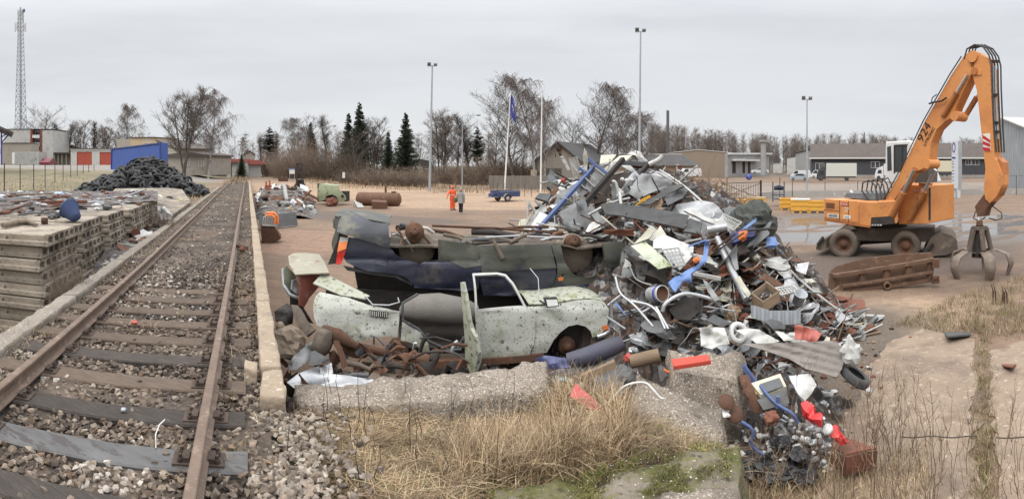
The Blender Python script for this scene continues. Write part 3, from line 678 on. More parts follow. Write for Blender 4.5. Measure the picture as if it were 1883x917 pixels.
def bare_mesh(seed,kind='oak',rt=1.0):
 """unit tree 10 m tall: trunk and limbs in one mesh, twigs in another"""
 random.seed(seed);T=MB();C=MB();H=10
 birch=kind=='birch';mult=kind=='multi'
 stems=[(V((0,0,0)),V((random.gauss(0,.05),random.gauss(0,.05),1)),H,.17 if not birch else .12)]
 if mult:stems=[(V((random.gauss(0,.25),random.gauss(0,.25),0)),V((random.uniform(-.16,.16),random.uniform(-.16,.16),1)),H*random.uniform(.8,1),.11)for _ in range(4)]
 for(p0,d0,h,r0)in stems:
  tp=bend_line(p0-V((0,0,.2)),d0,h,12,.02,.045);K=len(tp)-1
  T.tube(tp,[r0*(1-.93*i/K)**.8+.008 for i in range(K+1)],7,False)
  nl=20 if not mult else 11
  for i in range(nl):
   t=(.22 if not birch else .3)+(.72-0)*(i+random.random())/nl
   f=t*K;a=int(min(K-1,f));p=tp[a].lerp(tp[a+1],f-a);w=i*2.4+random.random()
   reach={'oak':3.4*math.sin(pi*min(1,(t-.05)*.95))**.7+.5,'birch':1.9*math.sin(pi*min(1,t*.95))**.8+.3,'multi':2.1*(1.15-t)+.5,'poplar':1.3*(1.1-t)+.5}[kind]
   up={'oak':.75,'birch':1.0,'multi':1.1,'poplar':2.0}[kind]
   L=reach*random.uniform(.75,1.15)*(1.15 if up>.9 else 1)
   d=V((math.cos(w),math.sin(w),up*random.uniform(.6,1.3)))
   lp=bend_line(p,d,L*1.2,6,.05 if not birch else-.02,.09);rl=r0*(.42*(1-t)+.1)
   T.tube(lp,[rl*(1-.85*j/6)+.006 for j in range(7)],4,False)
   for j in range(12):
    q=lp[random.randint(1,6)];w2=random.uniform(0,6.3)
    d2=(d.normalized()*.7+V((math.cos(w2),math.sin(w2),random.uniform(-.1,.8)))*.9)
    sp=bend_line(q,d2,L*random.uniform(.3,.55),4,.04 if not birch else-.10,.13)
    C.tube(sp,[.016*rt,.013*rt,.011*rt,.009*rt,.006*rt],3,False)
    for _ in range(7 if not birch else 8):
     q2=sp[random.randint(1,4)];w3=random.uniform(0,6.3)
     if birch:tw=bend_line(q2,V((math.cos(w3)*.5,math.sin(w3)*.5,-.2)),random.uniform(.5,1.5),3,-.5,.1)
     else:tw=bend_line(q2,d2.normalized()*.6+V((math.cos(w3),math.sin(w3),random.uniform(-.2,.9)))*.8,random.uniform(.3,.8),3,.05,.15)
     C.tube(tw,[.0085*rt,.0075*rt,.006*rt,.004*rt],3,False)
 k=10/max(p.z for p in C.v+T.v)
 for m_ in(T,C):m_.v=[V((p.x*k,p.y*k,p.z*k))for p in m_.v]
 return T,C
def spruce_mesh(seed,pine=False):
 random.seed(seed);T=MB();C=MB();H=10
 T.tube([V((0,0,-.2)),V((0,0,H*.5)),V((0,0,H))],[.14,.08,.01],6,False)
 n=46 if not pine else 18
 for i in range(n):
  t=(i+random.random()*.6)/n;z=H*(.06+.93*t)+random.gauss(0,.06)if not pine else H*(.38+.6*t)
  R=(2.5*(1-t)**.8+.08)if not pine else 1.9*math.sin(pi*(.18+.8*t))
  nb=int(9*(1-t)+5)
  for k in range(nb):
   if random.random()<.1:continue
   zz=z+random.gauss(0,.13)
   w=2*pi*(k+random.random())/nb;L=R*random.uniform(.65,1.15);dv=V((math.cos(w),math.sin(w),0));sd_=V((-dv.y,dv.x,0))
   m_=5
   ax=[V((0,0,zz))+dv*(L*s_/m_)+V((0,0,-.30*L*(s_/m_)+.22*L*(s_/m_)**2+(.25*L*s_/m_ if pine else 0)))for s_ in range(m_+1)]
   T.tube([ax[0],ax[-1]],[.02,.006],3,False)
   for s_ in range(m_):
    for _ in range(6):
     q=ax[s_].lerp(ax[s_+1],random.random());wd=(.24+.17*L)*(1-s_/m_*.55)*random.uniform(.4,1.1);sg=random.choice((-1,1))
     tip=q+sd_*sg*wd+dv*wd*.7+V((0,0,-wd*random.uniform(.3,1.3)if not pine else wd*random.uniform(-.2,.5)))
     e=V((random.gauss(0,.035),random.gauss(0,.035),.06));C.add([q-dv*.07,q+dv*.07+e*.3,tip,q-e],[(0,1,2),(0,2,3)])
 return T,C
def bush_mesh(seed,n=300):
 random.seed(seed);C=MB()
 for _ in range(n):
  a=random.uniform(0,6.3);r=random.random()**.5;p=V((r*math.cos(a)*1.6,r*math.sin(a)*1.1,0));h=random.uniform(.9,2.0)*(1.15-.55*r)
  pts=bend_line(p,V((math.cos(a)*.4*r+random.gauss(0,.2),math.sin(a)*.4*r+random.gauss(0,.2),1)),h,4,-.05,.13);C.tube(pts,[.014,.012,.010,.008,.004],3,False)
  for _ in range(5):
   q=pts[random.randint(1,4)];C.tube(bend_line(q,V((random.gauss(0,.7),random.gauss(0,.7),.7)),random.uniform(.25,.6),2,0,.15),[.008,.006,.003],3,False)
 return C
TREES={}
for nm,kd,sd_,mt,mc in(('oak0','oak',1,m_bark,m_twig),('oak1','oak',2,m_bark,m_twig),('oak2','oak',3,m_bark,m_twig),('birch0','birch',4,m_birch,m_btwig),('birch1','birch',5,m_birch,m_btwig),('multi0','multi',6,m_bark,m_twig),('multi1','multi',7,m_bark,m_twig),('pop0','poplar',8,m_bark,m_twig),('pop1','poplar',9,m_bark,m_twig)):
 TREES[nm]=bare_mesh(sd_,kd,1.25)+(mt,mc)
for nm,sd_,pn in(('spr0',11,False),('spr1',12,False),('pine0',13,True),('pine1',14,True)):TREES[nm]=spruce_mesh(sd_,pn)+(m_bark,m_pine if nm=='pine1' else m_ndl)
PROTO={}
def tree(kind,px,ytop,d,label,group=None,wide=1.0,name=None,rz=None,base=None):
 p=xz(px,d,0);p.z=ground_h(p.x,p.y)if base is None else base;h=CZ+(HY-ytop)/F*d-p.z
 nm=name or{'o':'bare_tree','b':'birch_tree','m':'bare_tree','s':'spruce_tree','p':'bare_tree'}[kind[0]]if not kind.startswith('pine')else 'pine_tree'
 t=thing(nm,label,'tree',p,random.uniform(0,6.3)if rz is None else rz,group);t.scale=(h/10*wide,h/10*wide,h/10)
 if kind not in PROTO:
  T,C,mt,mc=TREES[kind];PROTO[kind]=(T.build('trunk',mt,parent=t),C.build('crown',mc,parent=t))
 else:
  for o in PROTO[kind]:c=o.copy();COL.objects.link(c);c.parent=t
 return t
random.seed(21)
G1='bare trees in the row behind the garages'
for a in(('oak0',78,186,175,'broad bare tree rising above the white apartment block',None,1.1),('oak1',55,214,200,'faint bare tree behind the lattice tower'),('pop0',112,222,165,'slim bare tree just right of the white apartment block',G1,1.3),('pop1',128,228,170,'thin bare tree above the brown shed roof',G1,1.3),('multi0',148,218,160,'many stemmed bare tree above the left red garage door',G1,1),('pop0',167,220,165,'upright bare tree above the middle of the garages',G1,1.3),('multi1',196,224,160,'many stemmed bare tree above the right red garage door',G1,1.1),('oak2',216,236,170,'low bare tree behind the left end of the yellow building',G1,.9),('birch0',238,192,150,'tall airy birch above the yellow building',None,1.0),('oak1',262,236,160,'low bare tree right of the tall airy birch',G1,.8),('oak2',300,250,170,'small round bare tree behind the blue container',None,1.0),('multi1',338,152,78,'tallest bare tree with several stems, standing behind the pale low house',None,1.0),('birch1',383,160,80,'big birch with long hanging twigs behind the pale low house',None,1.05),('oak0',424,258,150,'low bare tree left of the pine on the track'),('pop1',478,246,150,'slim bare tree left of the dark pine above the brick cottage',None,1.2),('pop0',514,240,150,'slim bare tree right of the dark pine above the brick cottage',None,1.2),('pine0',496,232,140,'dark pine above the brick cottage',None,1.15),('birch0',545,212,105,'bare birch above the tall fork of the forklift',None,1.1),('oak1',572,202,110,'wide bare tree left of the first spruce',None,.9),('spr0',571,222,112,'spruce half hidden among bare trees left of the curved street lamp',None,.8),('pop1',597,206,108,'narrow bare tree behind the street lamp with one arm among the spruces',None,1.3),('oak2',622,224,104,'bare tree right of the curved street lamp',None,.9),('spr0',641,205,100,'left one of two tall spruces behind the bare larch',None,.8),('spr1',661,186,98,'tall spruce with bare branches around it',None,.85),('oak0',655,232,84,'spreading light brown bare tree in front of the tall spruces',None,1.15),('multi0',688,212,100,'bare tree right of the tall spruces',None,.9),('pine0',694,258,105,'small pine left of the dark spruce pair',None,1.0),('spr0',714,240,92,'smaller of the dark spruce pair',None,.85),('spr1',746,205,90,'big dark dense spruce standing clear against the sky',None,.95),('oak2',772,272,110,'low bare tree between the dark spruce and the tall lamp mast'),('multi1',815,196,100,'bare tree right beside the tall lamp mast',None,1.05),('oak0',840,200,105,'bare tree behind the double arm street lamp',None,.9),('pop0',866,205,105,'slim bare tree right of the double arm street lamp',None,1.3),('pine0',878,232,100,'dark pine left of the blue flag',None,.9),('oak2',945,140,82,'huge bare tree behind the flagpole with the blue flag',None,1.0),('oak1',912,196,88,'bare tree left of the blue flag',None,.9),('birch0',985,135,80,'tall birch with hanging twigs between the two flagpoles',None,1.05),('birch1',1003,176,76,'pale stemmed birch right behind the second flagpole',None,.8),('oak0',1047,200,100,'bare tree above the roof of the gable house',None,.9),('oak1',1093,146,95,'tall broad bare tree behind the gable house',None,1.0),('oak2',1128,190,105,'bare tree left of the tallest lamp mast',None,.8),('birch0',1155,152,100,'tall birch just left of the tallest lamp mast',None,1.0),('birch1',1186,204,105,'birch with hanging twigs right of the tallest lamp mast',None,1.1),('oak0',1212,232,120,'low bare tree left of the steel chimney',None,.9)):
 k,px,yt,d,lab=a[:5];g=a[5]if len(a)>5 else None;tree(k,px,yt,d,lab,g,a[6]if len(a)>6 else 1.0)
TREES['spr2']=spruce_mesh(17)+(m_bark,m_pine)
tree('spr2',444,284,88,'young green pine growing on the track between the kiosks',None,1.15,'pine_tree',base=1.0)
BUSH=[bush_mesh(31),bush_mesh(32),bush_mesh(33)];BP={}
def bush(i,px,d,w_,h,label):
 p=xz(px,d,0);p.z=ground_h(p.x,p.y)-.1
 if i not in BP:o=BUSH[i].build('bare_bush',m_bush);BP[i]=o
 else:o=BP[i].copy();COL.objects.link(o)
 o.location=p;o.rotation_euler=(0,0,-az(px));o.scale=(w_/1.7,w_/2.4,h/1.8);tag(o,label,'bush')
for i,(px,d,w_,h,lab)in enumerate(((414,125,5,3.6,'brown leafless bush left of the left kiosk'),(516,100,4.5,5.0,'brown leafless bush behind the blue topped notice board'),(545,92,4.5,6.5,'tall brown thicket behind the forklift'),(573,92,4.5,6,'brown thicket left of the curved street lamp post'),(612,88,4,5.5,'brown thicket just right of the curved street lamp post'),(640,86,4,4.5,'brown thicket behind the white notice plate'),(676,80,4.5,3.0,'low brown hedge left part, right of the white notice plate'),(712,78,5,2.8,'low brown hedge middle part under the dark spruces'),(752,78,4,2.9,'low brown hedge right part beside the tall lamp mast'),(815,92,4,4.2,'brown thicket right of the tall lamp mast'),(845,90,4,3.5,'brown thicket at the foot of the double arm street lamp'),(885,88,5,4.8,'brown thicket left of the flagpole with the blue flag'),(925,90,5,6,'tall brown thicket behind the flag pole'),(955,88,4,5,'brown thicket behind the plank fence'),(1215,135,6,6,'brown thicket behind the dark roofed house'),(285,135,6,4,'brown bush beside the yellow building'),(392,100,3,2.6,'brown bush right of the pale low house'))):
 bush(i%3,px,d,w_,h,lab)
random.seed(40);lowT=[]
for k in range(6):
 A=MB();h=10;A.tube(bend_line(V((0,0,0)),V((0,0,1)),h,5,0,.04),[.10,.09,.075,.05,.03,.01],3,False)
 for i in range(52):
  z=random.uniform(1.8,9.7);w_=random.uniform(0,6.3);L=random.uniform(.7,1.9)*(math.sin(pi*(z-.8)/9.6)**.8)*.9+.12
  l=bend_line(V((0,0,z)),V((math.cos(w_),math.sin(w_),1.2)),L*1.4,3,.03,.15);A.tube(l,[.035,.028,.02,.01],3,False)
  for _ in range(5):
   q=random.choice(l);A.tube(bend_line(q,V((random.gauss(0,1),random.gauss(0,1),.6)),random.uniform(.5,1.1),2,.02,.2),[.017,.013,.007],3,False)
 lowT.append(A)
wood=MB()
for i in range(420):
 px=random.uniform(1195,1930);d=random.uniform(205,300);p=xz(px,d,0)
 yt=lerp_tab([(1195,235),(1290,246),(1340,250),(1420,258),(1540,254),(1600,254),(1680,262),(1930,262)],px)+random.choice([random.uniform(-10,4),random.uniform(2,16)])
 h=(CZ+(HY-yt)/F*d)/10;wood.merge(random.choice(lowT),Matrix.Translation(p)@Matrix.Rotation(random.uniform(0,6.3),4,'Z')@Matrix.Diagonal((h*1.0,h*1.0,h,1)))
for i in range(90):
 px=random.uniform(-60,1200);d=random.uniform(215,300);p=xz(px,d,0);p.z=ground_h(p.x,p.y);yt=258+random.uniform(-16,12)
 h=(CZ+(HY-yt)/F*d-p.z)/10;wood.merge(random.choice(lowT),Matrix.Translation(p)@Matrix.Rotation(random.uniform(0,6.3),4,'Z')@Matrix.Diagonal((h*1.5,h*1.5,h,1)))
stuff(tag(wood.build('far_wood',M('far_twigs',(.21,.165,.14),(.13,.105,.09),s=.05,rough=1,bump=0,rv=0)),'leafless wood along the horizon behind the buildings','wood'))
mb=MB();cols=[]
for _ in range(5200):
 px=random.uniform(560,1010);t=random.random();d=62+26*t+(px<700)*6;p=xz(px,d,0);p.z=ground_h(p.x,p.y)
 if noise.noise(p*.12)<-.12:continue
 blade(mb,cols,p,random.uniform(.15,.95),random.uniform(.2,.8),.05,random.choice(STRAW+BROWN),.6,2)
for _ in range(2600):
 px=random.uniform(-20,380);d=960*1.9/(random.uniform(338,366)-HY)*1.0;p=xz(px,d,0);p.z=ground_h(p.x,p.y)
 blade(mb,cols,p,random.uniform(.1,.4),random.uniform(.3,1),.035,random.choice(GREEN+STRAW+BROWN),.6,2)
stuff(tag(mb.build('verge_grass',m_blade,cols=cols),'dry pale grass on the verge along the far wire fence','grass'))
class Fac:
 """a facade plane; its features are laid out on it, off = metres behind the plane"""
 def __init__(s,px0,px1,d0,d1=None):
  s.p0=xz(px0,d0,0);s.p1=xz(px1,d1 or d0,0);s.e=(s.p1-s.p0).normalized();s.n=V((-s.e.y,s.e.x,0))
  if s.n.dot(s.p0)<0:s.n=-s.n
 def pt(s,px,y,off=0):
  a=az(px);r=V((math.sin(a),math.cos(a),0));d=s.p0.dot(s.n)/r.dot(s.n);q=r*d;q.z=CZ+(HY-y)/F*d;return q+s.n*off
 def rect(s,mb,x0,x1,y0,y1,o0,o1):
  b=[s.pt(x0,y1,0),s.pt(x1,y1,0)];t=[s.pt(x0,y0,0),s.pt(x1,y0,0)];n=s.n
  zb=(b[0].z+b[1].z)/2;zt=(t[0].z+t[1].z)/2
  return mb.hexa([b[0]+n*o0,b[1]+n*o0,b[1]+n*o1,b[0]+n*o1,t[0]+n*o0,t[1]+n*o0,t[1]+n*o1,t[0]+n*o1])
 def poly(s,mb,pts,o0,o1):return mb.prism([s.pt(x,y,o0)for x,y in pts],s.n*(o1-o0))
m_wwall=M('white_render',(.50,.49,.47),(.42,.41,.39),s=.4,rough=.9,spots=[((.33,.31,.29),.8,.56,.7)],bump=.1,rv=.03)
m_bwall=M('beige_render',(.36,.32,.27),(.30,.27,.23),s=.4,rough=.9,spots=[((.24,.21,.18),.9,.56,.7)],bump=.1,rv=.05)
m_ywall=M('yellow_render',(.50,.38,.24),(.42,.33,.22),s=.4,rough=.9,bump=.1,rv=.03)
m_brwall=M('brown_cladding',(.26,.205,.155),(.23,.185,.14),s=.25,rough=.85,bump=.05,rv=.02)
m_gwall=M('grey_cladding',(.33,.33,.325),(.27,.27,.265),s=.5,rough=.8,bump=.1,rv=.03)
m_dwall=M('charcoal_cladding',(.055,.057,.066),(.047,.049,.056),s=.4,rough=.7,bump=.05,rv=.02)
m_roofb=M('brown_sheet_roof',(.105,.085,.075),(.085,.07,.062),s=.4,rough=.8,bump=.1,rv=.05)
m_roofd=M('dark_felt_roof',(.085,.08,.078),(.06,.057,.056),s=.5,rough=.9,bump=.2,rv=.1)
m_roofr=M('red_sheet_roof',(.33,.10,.08),(.27,.09,.075),s=.6,rough=.7,bump=.1,rv=.05)
m_brick=M('red_brick',(.22,.11,.075),(.16,.085,.06),s=4,rough=.95,bump=.3,rv=.05)
m_pane=plain('window_glass',(.035,.04,.045),.12);m_trim=plain('white_trim',(.6,.6,.58),.6)
m_rdoor=M('red_garage_door',(.40,.075,.045),(.33,.07,.045),s=.7,rough=.7,spots=[((.28,.12,.09),2,.58,.7)],bump=.1,rv=.04)
m_pinkb=M('brown_red_band',(.22,.075,.055),None,s=1,rough=.9,bump=0,rv=0)
m_plank=M('grey_planks',(.20,.18,.155),(.13,.115,.10),s=1.2,rough=.95,stretch=(4,4,.3),bump=.3,rv=.1)
def part(name,mat,par,*calls):
 mb=MB()
 for fn in calls:fn(mb)
 return mb.build(name,mat,parent=par)
def window(f,par,x0,x1,y0,y1,bars=1,fr=m_trim):
 w_=part('window',fr,par,*[lambda m,a=a:f.rect(m,*a)for a in((x0-.5,x0,y0-.4,y1+.4,-.08,.06),(x1,x1+.5,y0-.4,y1+.4,-.08,.06),(x0,x1,y0-.5,y0,-.08,.06),(x0,x1,y1,y1+.5,-.10,.06))],*[lambda m,i=i:f.rect(m,x0+(x1-x0)*i/(bars+1)-.2,x0+(x1-x0)*i/(bars+1)+.2,y0,y1,-.07,.02)for i in range(1,bars+1)])
 mb=MB();f.rect(mb,x0,x1,y0,y1,-.03,.0);o=mb.build('pane',m_pane,origin=par.location);o.parent=w_;return w_
def bld(name,label,f,px,y,cat='building'):
 return thing(name,label,cat,f.pt(px,y),0,None,True)
f=Fac(8,98,158,150);b=bld('apartment_block','white apartment block with two brown red bands and a stack of balconies',f,60,304)
part('wall',m_wwall,b,lambda m:f.rect(m,8,56,238,306,0,11),lambda m:f.rect(m,77,98,239,306,0,11),lambda m:f.rect(m,56,77,239,306,1.4,10.8))
part('parapet',m_roofd,b,lambda m:f.rect(m,7.5,98.5,236.8,238,-.15,11.2))
for x in(56,73.5):part('band',m_pinkb,b,lambda m,x=x:f.rect(m,x,x+4,238.2,306,-.1,1.3))
for y in(240,254.5,269,283.5):
 part('balcony',m_trim,b,lambda m,y=y:f.rect(m,60.3,73.2,y+8,y+13.5,-.3,1.2));part('balcony_window',m_pane,b,lambda m,y=y:f.rect(m,62,71,y+2,y+8,1.3,1.39))
f2=Fac(3,57,143,140);b=bld('annexe','low beige flat roofed building in front of the white apartment block',f2,30,304);part('wall',m_bwall,b,lambda m:f2.rect(m,2,57,263.5,306,0,7));part('roof',m_roofb,b,lambda m:f2.rect(m,1.5,57.5,262,263.5,-.2,7.2))
f=Fac(-40,26,62,62);b=bld('loading_canopy','dark roofed canopy with blue timber braces at the left edge',f,0,300,'canopy');mbl=M('blue_violet_timber',(.10,.085,.30),None,s=2,rough=.7)
part('roof',m_roofb,b,lambda m:f.poly(m,[(-40,215),(25,244),(24,247.5),(-40,220)],-1,6))
part('post',mbl,b,lambda m:f.rect(m,1,4.2,236,303,0,.25));part('brace',mbl,b,lambda m:m.bar(f.pt(3,262),f.pt(18,245),.16),lambda m:m.bar(f.pt(3,252),f.pt(14,243.5),.14))
f=Fac(20,56,190);mt=m_galv;b=bld('telecom_tower','tall grey lattice telecom tower with antennas at the top left',f,38,300,'tower');c0=f.pt(38,300)
def leg(h,k):return 1.85-1.15*min(1,h/48)
mb=MB();corners=[(-1,-1),(1,-1),(1,1),(-1,1)];Ht=f.pt(38,17).z-c0.z
def tp(i,h):sx_,sy_=corners[i%4];r=leg(h,0);return c0+V((sx_*r,sy_*r,h))
for i in range(4):mb.tube([tp(i,0),tp(i,48),tp(i,Ht)],.11,5)
part_t=mb.build('leg_frame',mt,parent=b);mb=MB();h=0;k=0
while h<Ht-1:
 st=max(1.5,leg(h,0)*1.7)
 for i in range(4):mb.bar(tp(i,h),tp(i+1,min(Ht,h+st)),.11);mb.bar(tp(i+1,h),tp(i,min(Ht,h+st)),.11)if h<30 else None;mb.bar(tp(i,h),tp(i+1,h),.10)
 h+=st
mb.build('lattice',mt,parent=b);part('ladder',mt,b,lambda m:m.bar(c0,c0+V((0,0,Ht+.8)),.3))
for(dx,y0,y1)in((-10,42,58),(-6.5,40,56),(6,44,56),(9,42,58),(-5,22,36),(4.5,28,40),(-1,14,24),(3,17,26)):part('antenna',m_trim,b,lambda m,dx=dx,y0=y0,y1=y1:m.bar(f.pt(38+dx,y1),f.pt(38+dx,y0),.45,.3),lambda m,dx=dx,y0=y0,y1=y1:m.bar(f.pt(38+dx,(y0+y1)/2),f.pt(38,(y0+y1)/2),.12))
part('dish',mbl,b,lambda m:m.lathe([(0,.1),(.6,.12),(.75,.3),(.7,.3),(0,.2)],14,Matrix.Translation(f.pt(45,20))@Matrix.Rotation(pi/2,4,'X')))
f=Fac(25,72,96,92);b=bld('storage_container','pale grey storage container with a white board in front of the apartments',f,48,300,'container');m_pc=M('pale_container',(.40,.40,.37),(.30,.3,.28),s=1,rough=.8,spots=[((.25,.22,.19),1.5,.56,.68)],rv=0)
part('body',m_pc,b,lambda m:f.rect(m,28,71,279,303,0,2.4),*[lambda m,i=i:f.rect(m,29.5+i*3,30.6+i*3,280,302,-.05,0)for i in range(13)]);part('board',m_trim,b,lambda m:f.rect(m,23,27.4,280,301,-.1,.05))
f=Fac(98,132,150);b=bld('low_shed','low dark open fronted shed between the apartments and the garages',f,115,300,'shed');part('wall',m_bwall,b,lambda m:f.rect(m,99,131,282,304,1.5,6),*[lambda m,x=x:f.rect(m,x,x+1.5,283,304,0,1.5)for x in(99,106,113,121,130)]);part('roof',m_roofd,b,lambda m:f.rect(m,98,132,280,282.5,-.5,6.3))
f=Fac(112,152,170);b=bld('brown_shed','brown gabled shed roof showing above the garages',f,130,300,'shed');part('wall',m_brick,b,lambda m:f.poly(m,[(114,305),(114,276),(132,268.5),(150,276),(150,305)],0,8));part('roof',m_roofb,b,lambda m:f.poly(m,[(112,276.5),(132,267.5),(152,276.5),(152,275),(132,266),(112,275)],-.6,8.4))
f=Fac(130,207,98,92);b=bld('garage_row','low white garage building with two red doors',f,168,303,'garage');part('wall',m_wwall,b,*[lambda m,a=a:f.rect(m,*a)for a in((130,141,274,305,0,6),(169,183,274,305,0,6),(204,214,274,305,0,6),(141,169,274,279,0,6),(183,204,274,279.5,0,6))])
part('roof',m_roofb,b,lambda m:f.rect(m,129,215,272.3,274,-.25,6.2));part('lintel',m_trim,b,lambda m:f.rect(m,129.5,214.5,274.1,276.2,-.12,-.01));part('door',m_rdoor,b,lambda m:f.rect(m,141,169,279,304.5,.12,.2),lambda m:f.rect(m,154.7,155.2,279,304,.1,.12));part('door',m_rdoor,b,lambda m:f.rect(m,183,204,279.5,304.5,.12,.2))
f=Fac(213,292,145,135);b=bld('yellow_building','yellow rendered two storey building behind the blue container',f,250,303);part('wall',m_ywall,b,lambda m:f.rect(m,240,290,253,306,0,9));part('side_wall',m_bwall,b,lambda m:f.rect(m,213,240,255.5,306,.3,9));part('roof',m_roofb,b,lambda m:f.rect(m,239,291,251.8,253,-.3,9.3))
window(f,b,264,270,256,263);window(f,b,272,278,256,263)
f=Fac(288,327,112,104);b=bld('grey_gable_building','grey gabled building behind the right end of the blue container',f,305,303);part('wall',m_bwall,b,lambda m:f.poly(m,[(288,310),(288,262),(290,258.5),(325,273),(325,310)],0,8));part('roof',m_roofb,b,lambda m:f.poly(m,[(287,259.5),(290,256.6),(327,272),(327,274),(290,259)],-.4,8.4));window(f,b,309,318,276,282,2)
f=Fac(297,380,86,80);b=bld('pale_house','low pale house with a brown roof and two windows behind the tyre heap',f,340,318,'house');part('wall',m_bwall,b,lambda m:f.rect(m,299,377,286.5,322,0,7));part('roof',m_roofb,b,lambda m:f.poly(m,[(296,287),(318,282.5),(356,279.5),(380,284.5),(380,287.3)],-.5,7.5))
window(f,b,341,349.5,294,305);window(f,b,366,375,295,306)
m_hut=M('pale_hut_board',(.46,.45,.42),(.40,.39,.37),s=1,rough=.8,bump=.05,rv=0)
f=Fac(405,440,94,92);b=bld('kiosk','grey white kiosk with a red roof on the left of the young pine',f,428,326,'kiosk');part('wall',m_hut,b,lambda m:f.rect(m,418,438,297,328,0,4));part('roof',m_roofr,b,lambda m:f.poly(m,[(404,298.5),(417,291.8),(438,291.8),(439,298),(418,298)],-.6,4.5));window(f,b,429.5,433.5,302,314,0);part('air_conditioner',m_trim,b,lambda m:f.rect(m,413,418,299,308,-.2,.4));part('door',m_dgrey,b,lambda m:f.rect(m,424.5,426.5,301,326,-.04,0))
f=Fac(450,488,96);b=bld('kiosk','small kiosk with a red roof and white window on the right of the young pine',f,468,325,'kiosk');part('wall',m_hut,b,lambda m:f.rect(m,455,480,300.5,327,0,4));part('roof',m_roofr,b,lambda m:f.poly(m,[(450,301),(454,293.5),(478,294),(488,300.5),(488,302),(450,302)],-.7,4.6));window(f,b,469.5,475.5,306,315)
f=Fac(444,472,150);b=bld('plain_house','pale house with a chimney behind the young pine',f,458,305,'house');part('wall',m_bwall,b,lambda m:f.poly(m,[(446,312),(446,285),(459,277.5),(469,284),(469,312)],0,8));part('roof',m_roofd,b,lambda m:f.poly(m,[(445,286),(459,276),(471,285),(459,278)],-.4,8.4));part('chimney',m_brick,b,lambda m:f.rect(m,454.5,457,273,281,2,2.8));window(f,b,463,466,289,295,0)
f=Fac(484,514,112);b=bld('brick_cottage','red brick cottage with a steep dark roof under the pine',f,500,318,'house');part('wall',m_brick,b,lambda m:f.rect(m,495,512,300.5,321,0,6),lambda m:f.rect(m,484,495,301,321,.5,6));part('roof',m_roofd,b,lambda m:f.poly(m,[(482,303),(492,283),(508,283),(500,302)],-.3,6.3));part('gable',m_brick,b,lambda m:f.poly(m,[(500,300.4),(508,283),(514,300.4)],.0,6));window(f,b,503.5,508,306,315)
f=Fac(763,800,105);b=bld('small_house','small grey gabled house left of the tall lamp mast',f,778,322,'house');part('wall',m_bwall,b,lambda m:f.poly(m,[(765,330),(765,300),(770,294),(776,304),(776,330)],0,5),lambda m:f.rect(m,776,799,311,330,0,4));part('roof',m_roofd,b,lambda m:f.poly(m,[(763,301),(770,291.5),(793,296),(799,311),(777,309),(770,295)],-.3,5.4));window(f,b,769,772.5,303,309,0)
f=Fac(983,1072,88,84);b=bld('gable_house','plastered gable house with a round attic window and barn doors',f,1028,345,'house')
part('wall',m_bwall,b,lambda m:f.poly(m,[(985,348),(985,297),(1027,265),(1068,297),(1068,348)],0,13))
part('roof',m_roofd,b,lambda m:f.poly(m,[(981,300),(1027,262.4),(1073,300),(1073,297),(1027,259.5),(981,297)],-.5,13.5))
part('round_window',m_pane,b,lambda m:m.lathe([(0,.0),(.42,.0),(.42,.06),(0,.06)],16,frame(f.pt(1028,273.5,-.1),f.e,V((0,0,1)))));part('window_ring',m_brick,b,lambda m:m.lathe([(.42,-.02),(.56,-.02),(.56,.08),(.42,.08)],16,frame(f.pt(1028,273.5,-.08),f.e,V((0,0,1))),False,True))
for x,ch in((1021.5,'1'),(1030,'9')):text_mb(ch,frame(f.pt(x,285.5,-.02),f.e,V((0,0,1))),1.0,.02).build('numeral',m_dark,parent=b)
for x in(1003,1018.5):part('barn_door',m_plank,b,lambda m,x=x:f.rect(m,x,x+14,309,346,-.06,.02),*[lambda m,x=x,k=k:f.rect(m,x+.5,x+13.5,312+4.5*k,313+4.5*k,-.12,-.06)for k in range(3)])
f=Fac(968,990,80);tag(part('chimney_stub',m_ywall,None,lambda m:f.rect(m,976,987,312,350,0,.9)),'cream square pillar standing behind the plank fence','pillar')
f=Fac(898,1042,74,72);b=bld('plank_fence','grey weathered plank fence in front of the gable house',f,960,350,'fence');part('planks',m_plank,b,*[lambda m,i=i:f.rect(m,899+i*3.0,901.75+i*3.0,322.5+random.uniform(-.7,.7),352,0,.04)for i in range(48)]);part('rails',m_plank,b,lambda m:f.rect(m,899,1042,329,331,.05,.12),lambda m:f.rect(m,899,1042,343,345,.05,.12))
f=Fac(1120,1280,116,112);b=bld('dark_roof_house','long low house with a dark hipped roof behind the scrap heap',f,1200,330,'house');part('wall',m_ywall,b,lambda m:f.rect(m,1125,1277,303,331,0,9));part('roof',m_roofd,b,lambda m:m.hexa([f.pt(1118,304.5,-.8),f.pt(1280,304.5,-.8),f.pt(1280,304.5,9.8),f.pt(1118,304.5,9.8),f.pt(1122,283,4),f.pt(1248,283,4),f.pt(1248,283,5),f.pt(1122,283,5)]))
part('ridge',m_trim,b,lambda m:f.rect(m,1122,1248,282,283,4,5));part('door',m_dark,b,lambda m:f.rect(m,1252,1262,310,330,-.05,.02));m_sr=plain('sign_red',(.45,.05,.06),.5);part('sign',m_trim,b,lambda m:f.rect(m,1243.5,1249,302,326,-.5,-.35));part('sign_band',m_sr,b,lambda m:f.rect(m,1246.5,1249.1,303,324,-.56,-.51))
f=Fac(1228,1338,150,145);b=bld('brown_warehouse','plain brown warehouse with a shallow gable and white eaves',f,1285,324,'warehouse');part('wall',m_brwall,b,lambda m:f.poly(m,[(1230,326),(1230,281.5),(1285,275.5),(1338,280.5),(1338,326)],0,24))
part('eaves',m_trim,b,lambda m:f.poly(m,[(1229,281.5),(1285,275.4),(1339,280.5),(1339,279.6),(1285,274.5),(1229,280.6)],-.2,24.2))
